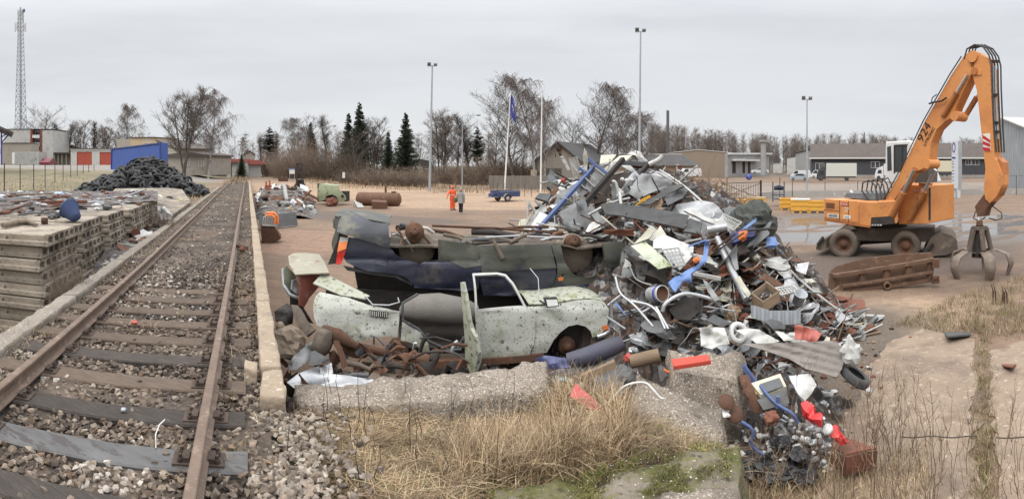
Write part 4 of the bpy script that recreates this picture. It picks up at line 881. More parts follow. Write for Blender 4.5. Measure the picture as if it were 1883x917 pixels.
g=Fac(1338.3,1418,144.6,168);part('side_wall',m_gwall,b,lambda m:g.rect(m,1338.4,1415,282,326,.1,1));part('side_eaves',m_trim,b,lambda m:g.rect(m,1339,1417,281,284,-.6,1));part('awning',m_trim,b,lambda m:g.rect(m,1345,1363,292,295.5,-1.5,.05));part('awning',m_trim,b,lambda m:g.rect(m,1364,1390,293,296,-1.5,.05))
for x,w_ in((1347,6),(1366,4),(1376,4)):part('door',m_dark,b,lambda m,x=x,w_=w_:g.rect(m,x,x+w_,297,318,.0,.08))
f=Fac(1395,1412,135);mb=MB();c=f.pt(1404,322);mb.cyl(c,V((c.x,c.y,f.pt(1404,261).z)),.72,n=16);c2=V((c.x,c.y,f.pt(1404,261).z));mb.cyl(c2,c2+V((0,0,.5)),1.15,n=16);tag(mb.build('white_silo',m_gwall,origin='c'),'slim white silo with a wider cap beside the brown warehouse','silo')
f=Fac(1224,1233,180);mb=MB();c=f.pt(1228,310);mb.tube([c,V((c.x,c.y,f.pt(1228,203).z))],[.55,.5],12);tag(mb.build('steel_chimney',m_dgrey,origin='c'),'tall thin dark steel chimney rising above the far wood','chimney')
f=Fac(1420,1440,200);b=bld('white_cottage','tiny white cottage with a grey roof in the far distance',f,1430,312,'house');part('wall',m_wwall,b,lambda m:f.poly(m,[(1422,318),(1422,298),(1434,298),(1436,292),(1438,298),(1438,318)],0,5));part('roof',m_roofd,b,lambda m:f.poly(m,[(1421,299),(1424,291.5),(1436,291.5),(1434,299)],-.3,5));window(f,b,1427,1430,302,307,0)
f=Fac(1445,1466,175);b=bld('white_workshop','small white workshop with a big window left of the grey gabled shed',f,1455,315);part('wall',m_wwall,b,lambda m:f.rect(m,1447,1466,288,322,0,10));part('roof',m_roofd,b,lambda m:f.poly(m,[(1446,288),(1466,284.5),(1466,286.5),(1446,289.5)],-.3,10));window(f,b,1450,1456,294,304,2);window(f,b,1459,1463,292,305,1)
f=Fac(1462,1492,160,150);b=bld('grey_shed','light grey gabled shed at the left end of the dark warehouse',f,1478,318,'shed');part('wall',m_gwall,b,lambda m:f.poly(m,[(1463,322),(1463,282),(1489,275),(1489,322)],0,12));part('roof',m_roofd,b,lambda m:f.poly(m,[(1462,282),(1490,274.6),(1490,273.5),(1462,281)],-.3,12))
f=Fac(1487,1912,146,146);b=bld('dark_warehouse','long charcoal warehouse with a brown roof and a white band',f,1650,326,'warehouse')
f=Fac(1488,1910,140,150);m_foot=M('pale_plinth',(.33,.30,.27),None,s=1,rough=.9,rv=0)
part('wall',m_dwall,b,lambda m:f.rect(m,1492,1905,292,322,0,14));part('plinth',m_foot,b,lambda m:f.rect(m,1492,1905,321,331,-.15,.0));part('fascia',m_trim,b,lambda m:f.rect(m,1488,1908,289,292,-.9,.4))
part('roof',m_roofb,b,lambda m:m.hexa([f.pt(1488,289.3,-.95),f.pt(1908,289.3,-.95),f.pt(1908,289.3,15),f.pt(1488,289.3,15),f.pt(1489,263,5),f.pt(1907,262,5),f.pt(1907,262,8),f.pt(1489,263,8)]))
for a in((1500,1506,300,313,0),(1508,1515,300,313,1),(1602,1609,297.5,308,0),(1610,1617,297.5,308,0),(1776,1785,294.5,303,1),(1787,1800,294.5,303,1)):window(f,b,*a)
m_corr=M('corrugated_grey',(.36,.375,.39),(.27,.285,.30),s=.8,rough=.6,spots=[((.45,.45,.45),1.2,.56,.7)],stretch=(3,3,.4),bump=.1,rv=0)
f=Fac(1832,1990,82,60);b=bld('corrugated_shed','big grey corrugated metal shed at the right edge',f,1860,332,'shed');part('wall',m_corr,b,lambda m:f.poly(m,[(1833,348),(1834,222.5),(1843,216.5),(1990,276),(1990,370)],0,26),*[lambda m,i=i:m.bar(f.pt(1836+i*3,348,-.02),f.pt(1836+i*3,224+max(0,i-3)*1.15,-.02),.10,.08)for i in range(16)])
part('roof',m_wwall,b,lambda m:m.hexa([f.pt(1842,217,-.4),f.pt(1990,276.5,-.4),f.pt(1990,276.5,26),f.pt(1842,217,26),f.pt(1842,214.8,-.4),f.pt(1990,274,-.4),f.pt(1990,274,26),f.pt(1842,214.8,26)]));part('lamp_bracket',m_dark,b,lambda m:m.bar(f.pt(1838,279),f.pt(1838,279,-1.3),.12))
f=Fac(1585,1590,170);mb=MB();c=f.pt(1590,300);mb.cyl(c,V((c.x,c.y,f.pt(1590,243).z)),.12,n=6);tag(mb.build('thin_mast',m_dark,origin='c'),'thin dark mast behind the dark warehouse roof, left of the cab','mast')
f=Fac(1440,1455,400);b=bld('power_pylon','distant lattice power pylon above the young pine',Fac(440,455,420),447,285,'pylon');f=Fac(440,455,420);
mb=MB();c=f.pt(447,300);H_=f.pt(447,252).z-c.z
for s_ in(-1,1):
 for t in(-1,1):mb.bar(c+V((s_*3,t*3,0)),c+V((s_*.4,t*.4,H_)),.35)
for h in(.3,.5,.65,.8):mb.bar(c+V((-3*(1-h),0,H_*h)),c+V((3*(1-h),0,H_*(h+.12))),.3)
mb.build('frame',m_dgrey,parent=b);mb=MB()
for h,w_ in((.72,4.2),(.83,5),(.93,2.6)):mb.bar(c+V((-w_,0,H_*h)),c+V((w_,0,H_*h)),.5)
mb.build('crossarm',m_dgrey,parent=b)
random.seed(55)
m_slab=M('precast_concrete',(.33,.28,.22),(.20,.17,.135),s=1.6,rough=.93,spots=[((.105,.085,.068),1.3,.47,.62),((.44,.39,.32),5,.58,.68),((.075,.06,.05),7,.56,.68)],bump=.8,bs=18,rv=.16)
def slab_mesh(L,W,T):
 """hollow core slab: long side with a lip, open cores in its right end"""
 mb=MB();prof=[(-W/2,0),(W/2,0),(W/2,T*.35),(W/2-.02,T*.45),(W/2-.02,T*.9),(W/2-.04,T),(-W/2+.04,T),(-W/2+.02,T*.9),(-W/2+.02,T*.45),(-W/2,T*.35)]
 n=max(3,int(W/.28));cores=[]
 for i in range(n):
  c=-W/2+W*(i+.5)/n;hw=W/n*.33;cores.append([(c-hw,T*.25),(c+hw,T*.25),(c+hw,T*.72),(c+hw*.5,T*.82),(c-hw*.5,T*.82),(c-hw,T*.72)])
 P=lambda x,q:V((x,q[0],q[1]))
 k=len(prof);mb.add([P(0,q)for q in prof]+[P(-L,q)for q in prof],[(i,(i+1)%k,k+(i+1)%k,k+i)for i in range(k)])
 loops=[[V((a,b,0))for a,b in prof]]+[[V((a,b,0))for a,b in c]for c in cores];flat_=[(p.x,p.y)for l in loops for p in l]
 tr_=geometry.tessellate_polygon(loops);mb.add([P(0,q)for q in flat_],[tuple(t)for t in tr_])
 mb.add([P(-L,q)for q in prof],[tuple(range(k))])
 for c in cores:
  j=len(c);mb.add([P(0,q)for q in c]+[P(-.3,q)for q in c],[(i,(i+1)%j,j+(i+1)%j,j+i)for i in range(j)]+[tuple(range(j,2*j))])
 return mb
stacks=[(8.35,2.05,-3.36,9,'near stack at the left edge'),(10.5,1.65,-3.34,9,'second stack from the left edge'),(12.2,1.7,-3.22,9,'third stack'),(14.0,2.0,-3.12,9,'fourth stack'),(16.1,2.0,-3.0,8,'farthest stack')]
SM={};LAYER=['bottom','second lowest','third lowest','fourth lowest','middle','fourth from the top','third from the top','second from the top','topmost']
for si,(v0,W,ue,n,lab)in enumerate(stacks):
 T=.225
 for k in range(n):
  w_=W-.06;key=(round(w_,2),)
  c=tr(ue+random.uniform(-.17,.03)-(.25 if si==0 and k in(1,)else 0),v0+W/2+random.uniform(-.05,.05),2.08-(n-k)*T)
  if key not in SM:SM[key]=slab_mesh(6,w_,T-.022);o=SM[key].build('concrete_slab',m_slab);SM[key]=o
  else:o=SM[key].copy();COL.objects.link(o)
  ph=math.atan2(TR.y,TR.x)+random.uniform(-.008,.008);o.location=c;o.rotation_euler=(random.uniform(-.004,.004),0,ph)
  tag(o,'weathered hollow concrete slab, %s in the %s'%(LAYER[k]if n==9 else(LAYER[k]if k<4 else LAYER[k+1]),lab),'concrete slab','concrete slabs stacked left of the railway')
f8=[(300,374),(392,352),(392,338),(316,335)]
mb=MB();mb.hexa([tr(-3.0,18.6,1.0),tr(-2.75,24,1.0),tr(-5.3,33,1.0),tr(-7.2,24,1.0),tr(-2.9,18.6,1.35),tr(-2.7,25,1.55),tr(-4.6,36,1.75),tr(-7.0,27,2.05)]);tag(mb.build('concrete_ramp',m_slab,origin='c',bevel=.03),'sloping worn concrete plate between the tyre heap and the track','concrete ramp')
def tyre_mb(R=.33,r=.10,n=18):
 mb=MB();prof=[(R-.135,-.07),(R-.06,-.095),(R-.012,-.075),(R,-.04),(R,.04),(R-.012,.075),(R-.06,.095),(R-.135,.07),(R-.12,.055),(R-.03,.03),(R-.03,-.03),(R-.12,-.055)]
 return mb.lathe(prof,n,None,True,True)
tyre0=tyre_mb().build('tyre',m_black);tyre1=tyre_mb(.40,.1).build('tyre',m_black);used=[0,0]
HC=xz(258,37,1.15)
def heap_t(px,d):
 a=(px-258)/F*37;b=d-37
 prof=lerp_tab([(-4.5,0),(-3.4,.75),(-1.6,1.7),(-.3,2.35),(.9,2.45),(2.2,1.75),(3.6,.8),(4.7,.1)],a)
 return prof*max(0,1-(abs(b)/3.2)**1.6)
random.seed(77);tn=0;core=MB()
core.grid(lambda s_,t:(lambda px,d:xz(px,d,ground_h(*xz(px,d,0).xy)+heap_t(px,d)*.9-.2))(258+(s_-.5)*240,33.6+6.8*t),30,14)
stuff(tag(core.build('tyre_heap_core',m_black),'dark mass of tyres inside the big heap','tyre heap'))
while tn<285:
 px=random.uniform(140,378);d=37+random.triangular(-3.3,.9,-1.4);h=heap_t(px,d)
 if h<.02 and random.random()<.75:continue
 g=xz(px,d,0);p=xz(px,d,ground_h(g.x,g.y)+h+random.uniform(-.12,.12));k=tn%2
 o=(tyre0,tyre1)[k]
 if used[k]:o=o.copy();COL.objects.link(o)
 used[k]=1;o.location=p;o.rotation_euler=(random.gauss(0,.75),random.gauss(0,.75),random.uniform(0,6.3));tag(o,'worn black tyre lying in the big tyre heap','tyre','tyres of the big heap');tn+=1
for j,(px,y,lab)in enumerate(((372,337,'single black tyre lying at the right foot of the tyre heap'),)):
 o=tyre0.copy();COL.objects.link(o);o.location=xz(372,36,1.45);o.rotation_euler=(.2,.1,0);tag(o,lab,'tyre')
 if 'group' in o:del o['group']
m_contb=M('blue_container_paint',(.055,.105,.34),(.05,.09,.29),s=.6,rough=.55,spots=[((.22,.24,.3),5,.64,.72),((.12,.07,.05),2,.64,.75)],bump=.05,rv=0)
f=Fac(206,296,62,53);b=bld('blue_container','big blue container standing behind the tyre heap',f,250,315,'container')
part('side_wall',m_contb,b,lambda m:m.hexa([f.pt(205,311.5),f.pt(296,318),f.pt(296,318,.9),f.pt(205,311.5,.9),f.pt(206,273.5),f.pt(295,262.5),f.pt(295,262.5,.9),f.pt(206,273.5,.9)]))
part('rail',M('blue_container_rail',(.04,.075,.25),None,s=1,rough=.5),b,lambda m:m.bar(f.pt(206,274,-.03),f.pt(295.5,263,-.03),.12),lambda m:m.bar(f.pt(295,263,-.03),f.pt(296,317,-.03),.14),lambda m:m.bar(f.pt(205.8,274,-.03),f.pt(205,311,-.03),.12))
b=thing('wire_fence','wire fence with thin dark posts across the grass left of the tyre heap','fence',gp(60,352,1.2),0,None,True);posts=[]
for(x,yb,yt)in((-24,360,296),(8,355,300),(37,346,302),(62,341,301.5),(83,339,302),(101,336,302.5),(116,334.5,302.5),(130,333,303),(142,332,303),(153,330.5,303),(163,329.5,303),(173,328.5,303)):
 d=1.75*F/(yb-yt)*1.0;top=pd(x,yt,d);bot=V((top.x,top.y,min(ground_h(top.x,top.y),top.z-1.6)));mb=MB();mb.cyl(bot,top,.035,n=6);mb.build('post',m_dark,parent=b);posts.append((bot,top))
mb=MB()
for(a0,a1),(b0,b1)in zip(posts,posts[1:]):
 for t in(.25,.5,.75,.97):mb.tube([a0.lerp(a1,t),b0.lerp(b1,t)],.008,3,False)
mb.build('wires',m_dark,parent=b)
def piece(name,mat,label,cat,fn,group=None,origin='c',kind=None,bevel=0):
 mb=MB();fn(mb);o=mb.build(name,mat,origin=origin,bevel=bevel);return tag(o,label,cat,group,kind)
TOPZ=2.07
def tpx(x,y,z=TOPZ):return gp(x,y,z)
def bucketmb(mb,p,r0,r1,h,axis,n=20):
 ax=V(axis).normalized();x=ax.orthogonal();T=frame(p,x,ax.cross(x));T=T
 return mb.lathe([(0,0),(r0,0),(r1,h),(r1+.012,h),(r1+.012,h-.02),(r1-.012,h-.012),(r0-.01,.012),(0,.012)],n,T)
piece('blue_bucket',m_blue,'crushed blue metal bucket lying on the corner of the concrete slab stack','bucket',lambda m:bucketmb(m,tpx(139,408)+V((0,0,.14)),.13,.23,.34,(-.85,.2,.42),16))
bpy.context.scene.objects['blue_bucket'].data.vertices
o=bpy.data.objects['blue_bucket']
for v_ in o.data.vertices:v_.co.z*=1-.18*max(0,math.sin(v_.co.x*9));v_.co+=V((.02*fbm(v_.co*7),.02*fbm(v_.co*6+V((4,0,0))),0))
o.location.z=TOPZ;o.data.update()
def clump(mb,p,r,sq=.6,seed=0,n=10):
 vs=[];
 for i in range(n+1):
  for j in range(n*2):
   th=pi*i/n;ph=pi*j/n;q=V((math.sin(th)*math.cos(ph),math.sin(th)*math.sin(ph),math.cos(th)*sq));q*=1+.45*fbm(q*1.6+V((seed*5.1,0,0)),4);vs.append(p+q*r)
 m_=n*2;return mb.add(vs,[(i*m_+j,i*m_+(j+1)%m_,(i+1)*m_+(j+1)%m_,(i+1)*m_+j)for i in range(n)for j in range(m_)])
piece('plastic_bag',M('pale_blue_bag',(.45,.5,.58),(.3,.36,.5),s=4,rough=.4,rv=0),'crumpled white and blue plastic bag on the slab stack','bag',lambda m:clump(m,tpx(108,360)+V((0,0,.06)),.2,.45,3))
for(x,y,x2,y2,r,mt,nm,lab)in((-10,396,60,380,.03,m_rust,'rusty_pipe','long rusty pipe lying across the left slab stack behind the sack'),(20,374,130,366,.03,m_rust,'rusty_bar','rusty bar lying flat toward the back of the slab stack'),(28,382,75,366,.018,m_alu,'pale_pipe','thin pale pipe slanting on the slab stack'),(140,372,215,368,.022,m_alu,'pale_pipe','pale pipe lying on the second slab stack right of the blue bucket'),(165,362,245,382,.014,m_white,'white_lath','long white lath slanting to the edge of the slab stack'),(85,392,130,376,.025,m_rust,'rusty_pipe','short rusty pipe behind the blue bucket'),(70,376,160,378,.06,m_rustred,'rusty_beam','broad red rusty beam behind the blue bucket'),(150,352,178,368,.012,m_dark,'bent_rod','dark bent rod standing up on the slab stack'),(195,350,205,372,.012,m_dark,'bent_rod','dark thin rod leaning at the far slab stacks'),(-5,362,100,358,.04,m_wood,'grey_board','grey board along the back of the slab stack'),(225,366,268,352,.04,m_alu,'pale_board','pale strip on the farthest slab stacks')):
 piece(nm,mt,lab,'pipe' if 'pipe' in nm else 'bar',lambda m:m.bar(tpx(x,y)+V((0,0,r)),tpx(x2,y2)+V((0,0,r+random.uniform(0,.08))),r*2,r*1.6)if 'board' in nm or 'beam' in nm or 'lath' in nm else m.tube([tpx(x,y)+V((0,0,r)),tpx((x+x2)/2,(y+y2)/2)+V((0,0,r+.03)),tpx(x2,y2)+V((0,0,r+random.uniform(0,.1)))],r,7))
mb=MB();mb.grid(lambda s_,t:(lambda q:V((q.x,q.y,TOPZ+.01+max(-.03,.05*fbm(V((q.x*2,q.y*2,4)))+.015))))(tpx(-30+320*s_,352+(44-26*s_)*t)),60,24);stuff(tag(mb.build('litter_bed',m_soil),'rust flakes and fine dirt lying over the tops of the slab stacks','dirt'))
for i in range(95):
 x=random.uniform(-10,275);y=random.uniform(352,402-max(0,x-100)*.14)
 k=random.choice('pbcc');a=random.uniform(0,3.1);L=random.uniform(.25,.9);p=tpx(x,y)+V((0,0,.03));dv=V((math.cos(a),math.sin(a),random.uniform(-.02,.25)))*L/2;mt=random.choice([m_rust,m_rustred,m_dark,m_alu,m_dgrey])
 if k=='p':piece('scrap_pipe',mt,'short piece of rusty pipe or rod in the litter on the slab stacks','pipe',lambda m:m.tube([p-dv,p+V((0,0,.03)),p+dv],random.uniform(.012,.03),6),'scrap pipes on the slab stacks')
 elif k=='b':piece('scrap_strip',mt,'flat rusty strip in the litter on the slab stacks','strip',lambda m:m.bar(p-dv,p+dv,random.uniform(.05,.14),.012),'scrap strips on the slab stacks')
 else:piece('scrap_lump',mt,'small lump of scrap in the litter on the slab stacks','scrap lump',lambda m:clump(m,p+V((0,0,.03)),random.uniform(.06,.14),.5,i,6),'scrap lumps on the slab stacks')
piece('rusty_drum',m_rust,'round rusty can standing on the near slab stack left of the bucket','can',lambda m:m.lathe([(0,0),(.07,0),(.075,.12),(0,.13)],14,Matrix.Translation(tpx(82,411))))
piece('dirty_sack',m_tan,'dirty grey sack lying on the left end of the near slab stack','sack',lambda m:m.tube([tpx(5,420)+V((0,0,.06)),tpx(28,414)+V((0,0,.07)),tpx(50,412)+V((0,0,.05)),tpx(68,417)+V((0,0,.04))],[.05,.07,.06,.03],9))
piece('wire_basket',m_rust,'round rusty wire basket at the far left on the slab stack','basket',lambda m:[m.lathe([(.2*math.sin(a),.2*math.cos(a)),(.2*math.sin(a+.05),.2*math.cos(a+.05))],16,Matrix.Translation(tpx(3,400)+V((0,0,.18))))for a in(.5,1,1.5,2,2.5)])
dz=1.2
for(nm,mt,lab,cat,fn)in(('white_sack',m_white,'torn white sack beside the far part of the left kerb','sack',lambda m:clump(m,gp(296,408,dz)+V((0,0,.22)),.42,.7,11)),('white_sheet',m_white,'crumpled white sheet lying between the slab stacks and the kerb','sheet',lambda m:clump(m,gp(262,440,dz)+V((0,0,.1)),.3,.5,12)),('pale_plank',m_cream,'pale plank leaning beside the far slab stack','plank',lambda m:m.bar(gp(292,375,dz)+V((0,0,.5)),gp(307,393,dz)+V((0,0,.15)),.22,.04)),('brown_duct',m_rust,'brown duct pipe leaning against the slab stacks','duct',lambda m:m.tube([gp(255,405,dz)+V((0,0,.55)),gp(266,428,dz)+V((0,0,.15))],.14,12)),('rusty_can',m_rustred,'rusty red barrel lying at the foot of the third slab stack','barrel',lambda m:m.tube([gp(240,436,dz)+V((0,0,.25)),gp(250,442,dz)+V((0,0,.2))],.13,12)),('old_tyre_casing',m_black,'old tyre lying by the concrete plate left of the track','tyre',lambda m:m.merge(tyre_mb(),Matrix.Translation(gp(308,378,dz)+V((0,0,.25)))@Matrix.Rotation(.6,4,'X'))),('brown_sheet',m_rust,'brown rusty sheet lying under the white sack','sheet',lambda m:m.bar(gp(268,420,dz)+V((0,0,.1)),gp(300,418,dz)+V((0,0,.14)),.4,.02)),('yellow_bag',M('yellow_bag',(.55,.5,.18),None,s=5,rough=.5),'small yellow bag on the concrete plate left of the track','bag',lambda m:clump(m,gp(333,376,1.35)+V((0,0,.12)),.14,1.2,4,7)),('dead_shrub',m_bush,'reddish dead shrub growing between the near slab stack and the kerb','shrub',lambda m:m.merge(bush_mesh(91,130),Matrix.Translation(tr(-2.85,7.9,.95))@Matrix.Diagonal((.22,.22,.55,1)))),('dead_shrub',m_bush,'brown dead shrub on the left kerb below the concrete plate','shrub',lambda m:m.merge(bush_mesh(92,130),Matrix.Translation(tr(-2.75,16.5,1.3))@Matrix.Diagonal((.3,.3,.35,1))))):
 piece(nm,mt,lab,cat,fn)
mb=MB();mb.grid(lambda s_,t:(lambda u,v:tr(u,v,(.35+.9*sst(8,12.5,v))+.08*fbm(V((u*2,v*1.4,2)))))(-3.35+.8*s_,3+20*t),8,60);structure(mb.build('rubble_strip',m_soil))
for i in range(26):
 v=random.uniform(10.5,19);p=tr(random.uniform(-3.1,-2.65),v,1.28 if v>12 else 1.1);a=random.uniform(0,3);mt=random.choice([m_rust,m_cream,m_wood,m_grey,m_white,m_rustred]);dv=V((math.cos(a),math.sin(a),random.uniform(-.1,.5)))*random.uniform(.1,.3)
 piece('scrap_strip',mt,'small strip of litter between the slab stacks and the left kerb','strip',lambda m:m.bar(p-dv,p+dv,random.uniform(.04,.16),.02),'litter strips beside the left kerb')
mb=MB();cols=[]
for _ in range(420):
 v=random.uniform(3,40);p=tr(random.choice([random.gauss(-2.5,.12),random.gauss(-2.25,.1),random.gauss(-.95,.5)if v>6 else-2.5,random.gauss(-.05,.1)]),v,1.33)
 for _ in range(7):blade(mb,cols,p+V((random.gauss(0,.05),random.gauss(0,.05),0)),random.uniform(.05,.22),random.uniform(.3,1.4),.006,random.choice(STRAW+BROWN+GREEN[:1]),.8,2)
for _ in range(900):
 v=random.uniform(52,110);p=tr(random.uniform(-2.6,.2),v,1.3);blade(mb,cols,p,random.uniform(.2,.7),.6,.05,random.choice(STRAW+BROWN),.6,2)
stuff(tag(mb.build('track_weeds',m_blade,cols=cols),'thin dry weeds growing along the kerb and between the sleepers','weeds'))
def pole(name,label,cat,px,ytop,ybase,d,r,extra=None,mat=m_galv,px_top=None):
 top=pd(px_top or px,ytop,d);bot=xz(px,d,0);bot.z=ground_h(bot.x,bot.y);t=thing(name,label,cat,bot,0,None,True)
 mb=MB();mb.tube([bot-V((0,0,.2)),bot.lerp(top,.5),top],[r,r*.8,r*.5],10);mb.build('mast',mat,parent=t)
 if extra:extra(t,bot,top)
 return t
def ex(px):a=az(px);return V((math.cos(a),-math.sin(a),0))
def flood(t,bot,top,px):
 e=ex(px);n=V((-e.y,e.x,0));mb=MB();mb.bar(top-e*.55,top+e*.55,.10);mb.build('crossbar',m_galv,parent=t)
 for s_ in(-1,1):
  mb=MB();c=top+e*.4*s_+V((0,0,.18));mb.hexa([c+e*x*.22+n*y*.2+V((0,0,z*.12+.1*y*s_))for x,y,z in((-1,-1,-1),(1,-1,-1),(1,1,-1),(-1,1,-1),(-1,-1,1),(1,-1,1),(1,1,1),(-1,1,1))]);mb.bar(c-V((0,0,.2)),c,.05);mb.build('floodlight',m_dgrey,parent=t)
pole('lamp_mast','tall floodlight mast left of the two people','lamp mast',790,121,350,66,.17,lambda t,b,p:flood(t,b,p,792),px_top=795)
pole('lamp_mast','tallest floodlight mast rising behind the scrap heap','lamp mast',1175,58,352,60,.16,lambda t,b,p:flood(t,b,p,1177),px_top=1178)
pole('lamp_mast','slim floodlight mast left of the excavator','lamp mast',1484,183,357,62,.12,lambda t,b,p:flood(t,b,p,1484))
def arm(t,p,px,L,s_=1,up=.25):
 e=ex(px);mb=MB();mb.tube([p-V((0,0,.25)),p+e*.15*s_,p+e*L*.5*s_+V((0,0,up*.6)),p+e*L*s_+V((0,0,up))],[.05,.045,.04,.035],6);mb.build('arm',m_galv,parent=t)
 mb=MB();q=p+e*L*s_+V((0,0,up));mb.tube([q-e*.3*s_,q,q+e*.35*s_],[.04,.12,.07],8);mb.build('lamp_head',m_grey,parent=t)
pole('street_lamp','street lamp with one arm among the spruces','street lamp',590,234,326,92,.11,lambda t,b,p:arm(t,p,590,2.4))
pole('street_lamp','street lamp with one arm right of the tall left mast','street lamp',850,213,348,72,.10,lambda t,b,p:arm(t,p,850,2.2,1,.1))
pole('street_lamp','curved street lamp above the left kiosk','street lamp',432,250,300,98,.10,lambda t,b,p:arm(t,p,434,2.0))
m_wpole=M('white_pole',(.7,.7,.7),(.62,.62,.6),s=1,rough=.4,bump=0,rv=0)
fp=pole('flagpole','white flagpole flying the blue flag','flagpole',927,168,352,58,.10,None,m_wpole,px_top=939)
pole('flagpole','bare white flagpole without a flag left of the scrap heap','flagpole',994,150,358,56,.10,lambda t,b,p:MB().lathe([(0,0),(.12,.05),(.12,.15),(0,.22)],10,Matrix.Translation(p)).build('finial',m_wpole,parent=t),m_wpole,px_top=997)
m_flag=M('blue_flag_cloth',(.045,.06,.30),(.035,.05,.24),s=1,rough=.8,bump=0,rv=0)
def flagpt(s_,t):
 q=pd(938.5+1.0*(1-t)+10.5*s_*(.45+.55*t),172+40*t*(1+.15*s_)+9*s_,58);n=V((math.sin(az(940)),math.cos(az(940)),0));return q+n*(.16*math.sin(s_*6+t*3))
fl=thing('flag','blue flag with a pale emblem hanging from the left flagpole','flag',pd(939,215,58),0,None,True);mb=MB();mb.grid(flagpt,10,14,True,V((0,.012,0)));mb.build('cloth',m_flag,parent=fl)
mb=MB()
for s0,s1,t0,t1 in((.3,.75,.5,.56),(.35,.5,.4,.5),(.55,.7,.44,.62),(.4,.75,.64,.68)):mb.add([flagpt(s0,t0)-V((0,.03,0)),flagpt(s1,t0)-V((0,.03,0)),flagpt(s1,t1)-V((0,.03,0)),flagpt(s0,t1)-V((0,.03,0))],[(0,1,2,3)])
mb.build('emblem',m_white2,parent=fl)
b=thing('wire_fence','thin wire fence along the far verge behind the two people','fence',gp(800,349),0,None,True);pp=[]
for i in range(30):
 x=612+i*12.6;y=lerp_tab([(600,329),(640,333),(700,343),(800,351),(900,360),(990,366)],x);d=F*CZ/(y-HY)+(12 if x<660 else 3);q=xz(x,d,0);q.z=ground_h(q.x,q.y);pp.append(q)
 mb=MB();mb.cyl(q,q+V((0,0,1.35)),.03,n=5);mb.build('post',m_dgrey,parent=b)
mb=MB()
for a,c in zip(pp,pp[1:]):
 for h in(.3,.6,.9,1.3):mb.tube([a+V((0,0,h)),c+V((0,0,h))],.008,3,False)
mb.build('wires',m_dgrey,parent=b)
b=thing('wire_fence','thin post fence in front of the dark warehouse','fence',gp(1700,362),0,None,True);pp=[]
for(x,yt,yb)in((1457,333,362),(1517,334,361),(1577,332,360),(1700,331,360),(1815,325,360),(1869,322,359),(1925,320,358)):
 q=gp(x,yb);h=(yb-yt)/F*F*CZ/(yb-HY);mb=MB();mb.cyl(q,q+V((0,0,h)),.035,n=5);mb.build('post',m_dark,parent=b);pp.append(q+V((0,0,h)))
mb=MB()
for a,c in zip(pp,pp[1:]):mb.tube([a-V((0,0,.05)),c-V((0,0,.05))],.02,4,False)
mb.build('top_wire',m_dark,parent=b)
mb=MB();pts=[gp(1395,366),gp(1440,362),gp(1600,360),gp(1680,359),gp(1760,358),gp(1925,357)]
for a,c in zip(pts,pts[1:]):mb.bar(a+V((0,0,.28)),c+V((0,0,.28)),.25,.75)
tag(mb.build('low_wall',M('pale_block_wall',(.36,.34,.31),(.29,.27,.25),s=.7,rough=.9,spots=[((.5,.48,.46),1.4,.58,.68)],rv=0),origin='c'),'low pale concrete wall behind the yard in front of the warehouses','wall')
f=Fac(1325,1400,42,41);b=bld('bar_gate','closed black barred gate with diagonal braces behind the heap',f,1362,368,'gate')
part('gate_frame',m_dark,b,lambda m:m.bar(f.pt(1326,337),f.pt(1398,335),.05),lambda m:m.bar(f.pt(1326,364),f.pt(1398,364),.05),lambda m:m.bar(f.pt(1326,337),f.pt(1398,364),.04),lambda m:m.bar(f.pt(1326,364),f.pt(1398,337),.04))
part('gate_post',m_dark,b,lambda m:m.bar(f.pt(1399,331),f.pt(1399,368),.12));
part('bars',m_dark,b,*[lambda m,i=i:m.bar(f.pt(1328+i*4.4,336.8),f.pt(1328+i*4.4,364),.022)for i in range(16)])
f=Fac(1420,1446,42,42);b=bld('steel_rack','open blue grey steel rack holding a dark bundle, right of the gate',f,1432,370,'rack');mrk=M('blue_grey_steel',(.06,.08,.11),None,s=3,rough=.7)
for x in(1421,1442):
 for o_ in(0,.8):part('leg',mrk,b,lambda m,x=x,o_=o_:m.bar(f.pt(x,371,o_),f.pt(x,334,o_),.06))
for y in(349,358,366):part('shelf',mrk,b,lambda m,y=y:f.rect(m,1421,1442,y,y+.9,0,.8))
piece('dark_bundle',M('dark_blue_cloth',(.05,.055,.09),None,s=3,rough=.9),'dark folded bundle lying on the steel rack right of the gate','bundle',lambda m:m.tube([f.pt(1423,346,.4),f.pt(1432,344.5,.4),f.pt(1441,346,.4)],[.12,.2,.13],9))
mb=MB();q=gp(1434,368);mb.cyl(q,q+V((0,0,2.2)),.035,n=6);tag(mb.build('iron_post',m_dark,origin='c'),'dark iron post standing in front of the steel rack','post')
t=thing('road_sign','round blue road sign on a post behind the barred gate','sign',xz(1377,70,0),0,None,True);q=xz(1377,70,0);mb=MB();mb.cyl(q,q+V((0,0,2.0)),.03,n=6);mb.build('post',m_galv,parent=t)
mb=MB();mb.lathe([(0,0),(.42,0),(.42,.03),(0,.03)],20,frame(pd(1377,325,69.9),ex(1377),V((0,0,1))));mb.build('disc',plain('sign_blue',(.05,.08,.30),.4),parent=t);mb=MB();mb.bar(pd(1375,322.5,69.84),pd(1379,327.5,69.84),.12,.02);mb.build('stripe',m_trim,parent=t)
m_crate=M('yellow_plastic',(.72,.40,.06),(.62,.34,.06),s=2,rough=.55,spots=[((.3,.2,.1),4,.62,.75)],bump=.1,rv=.05)
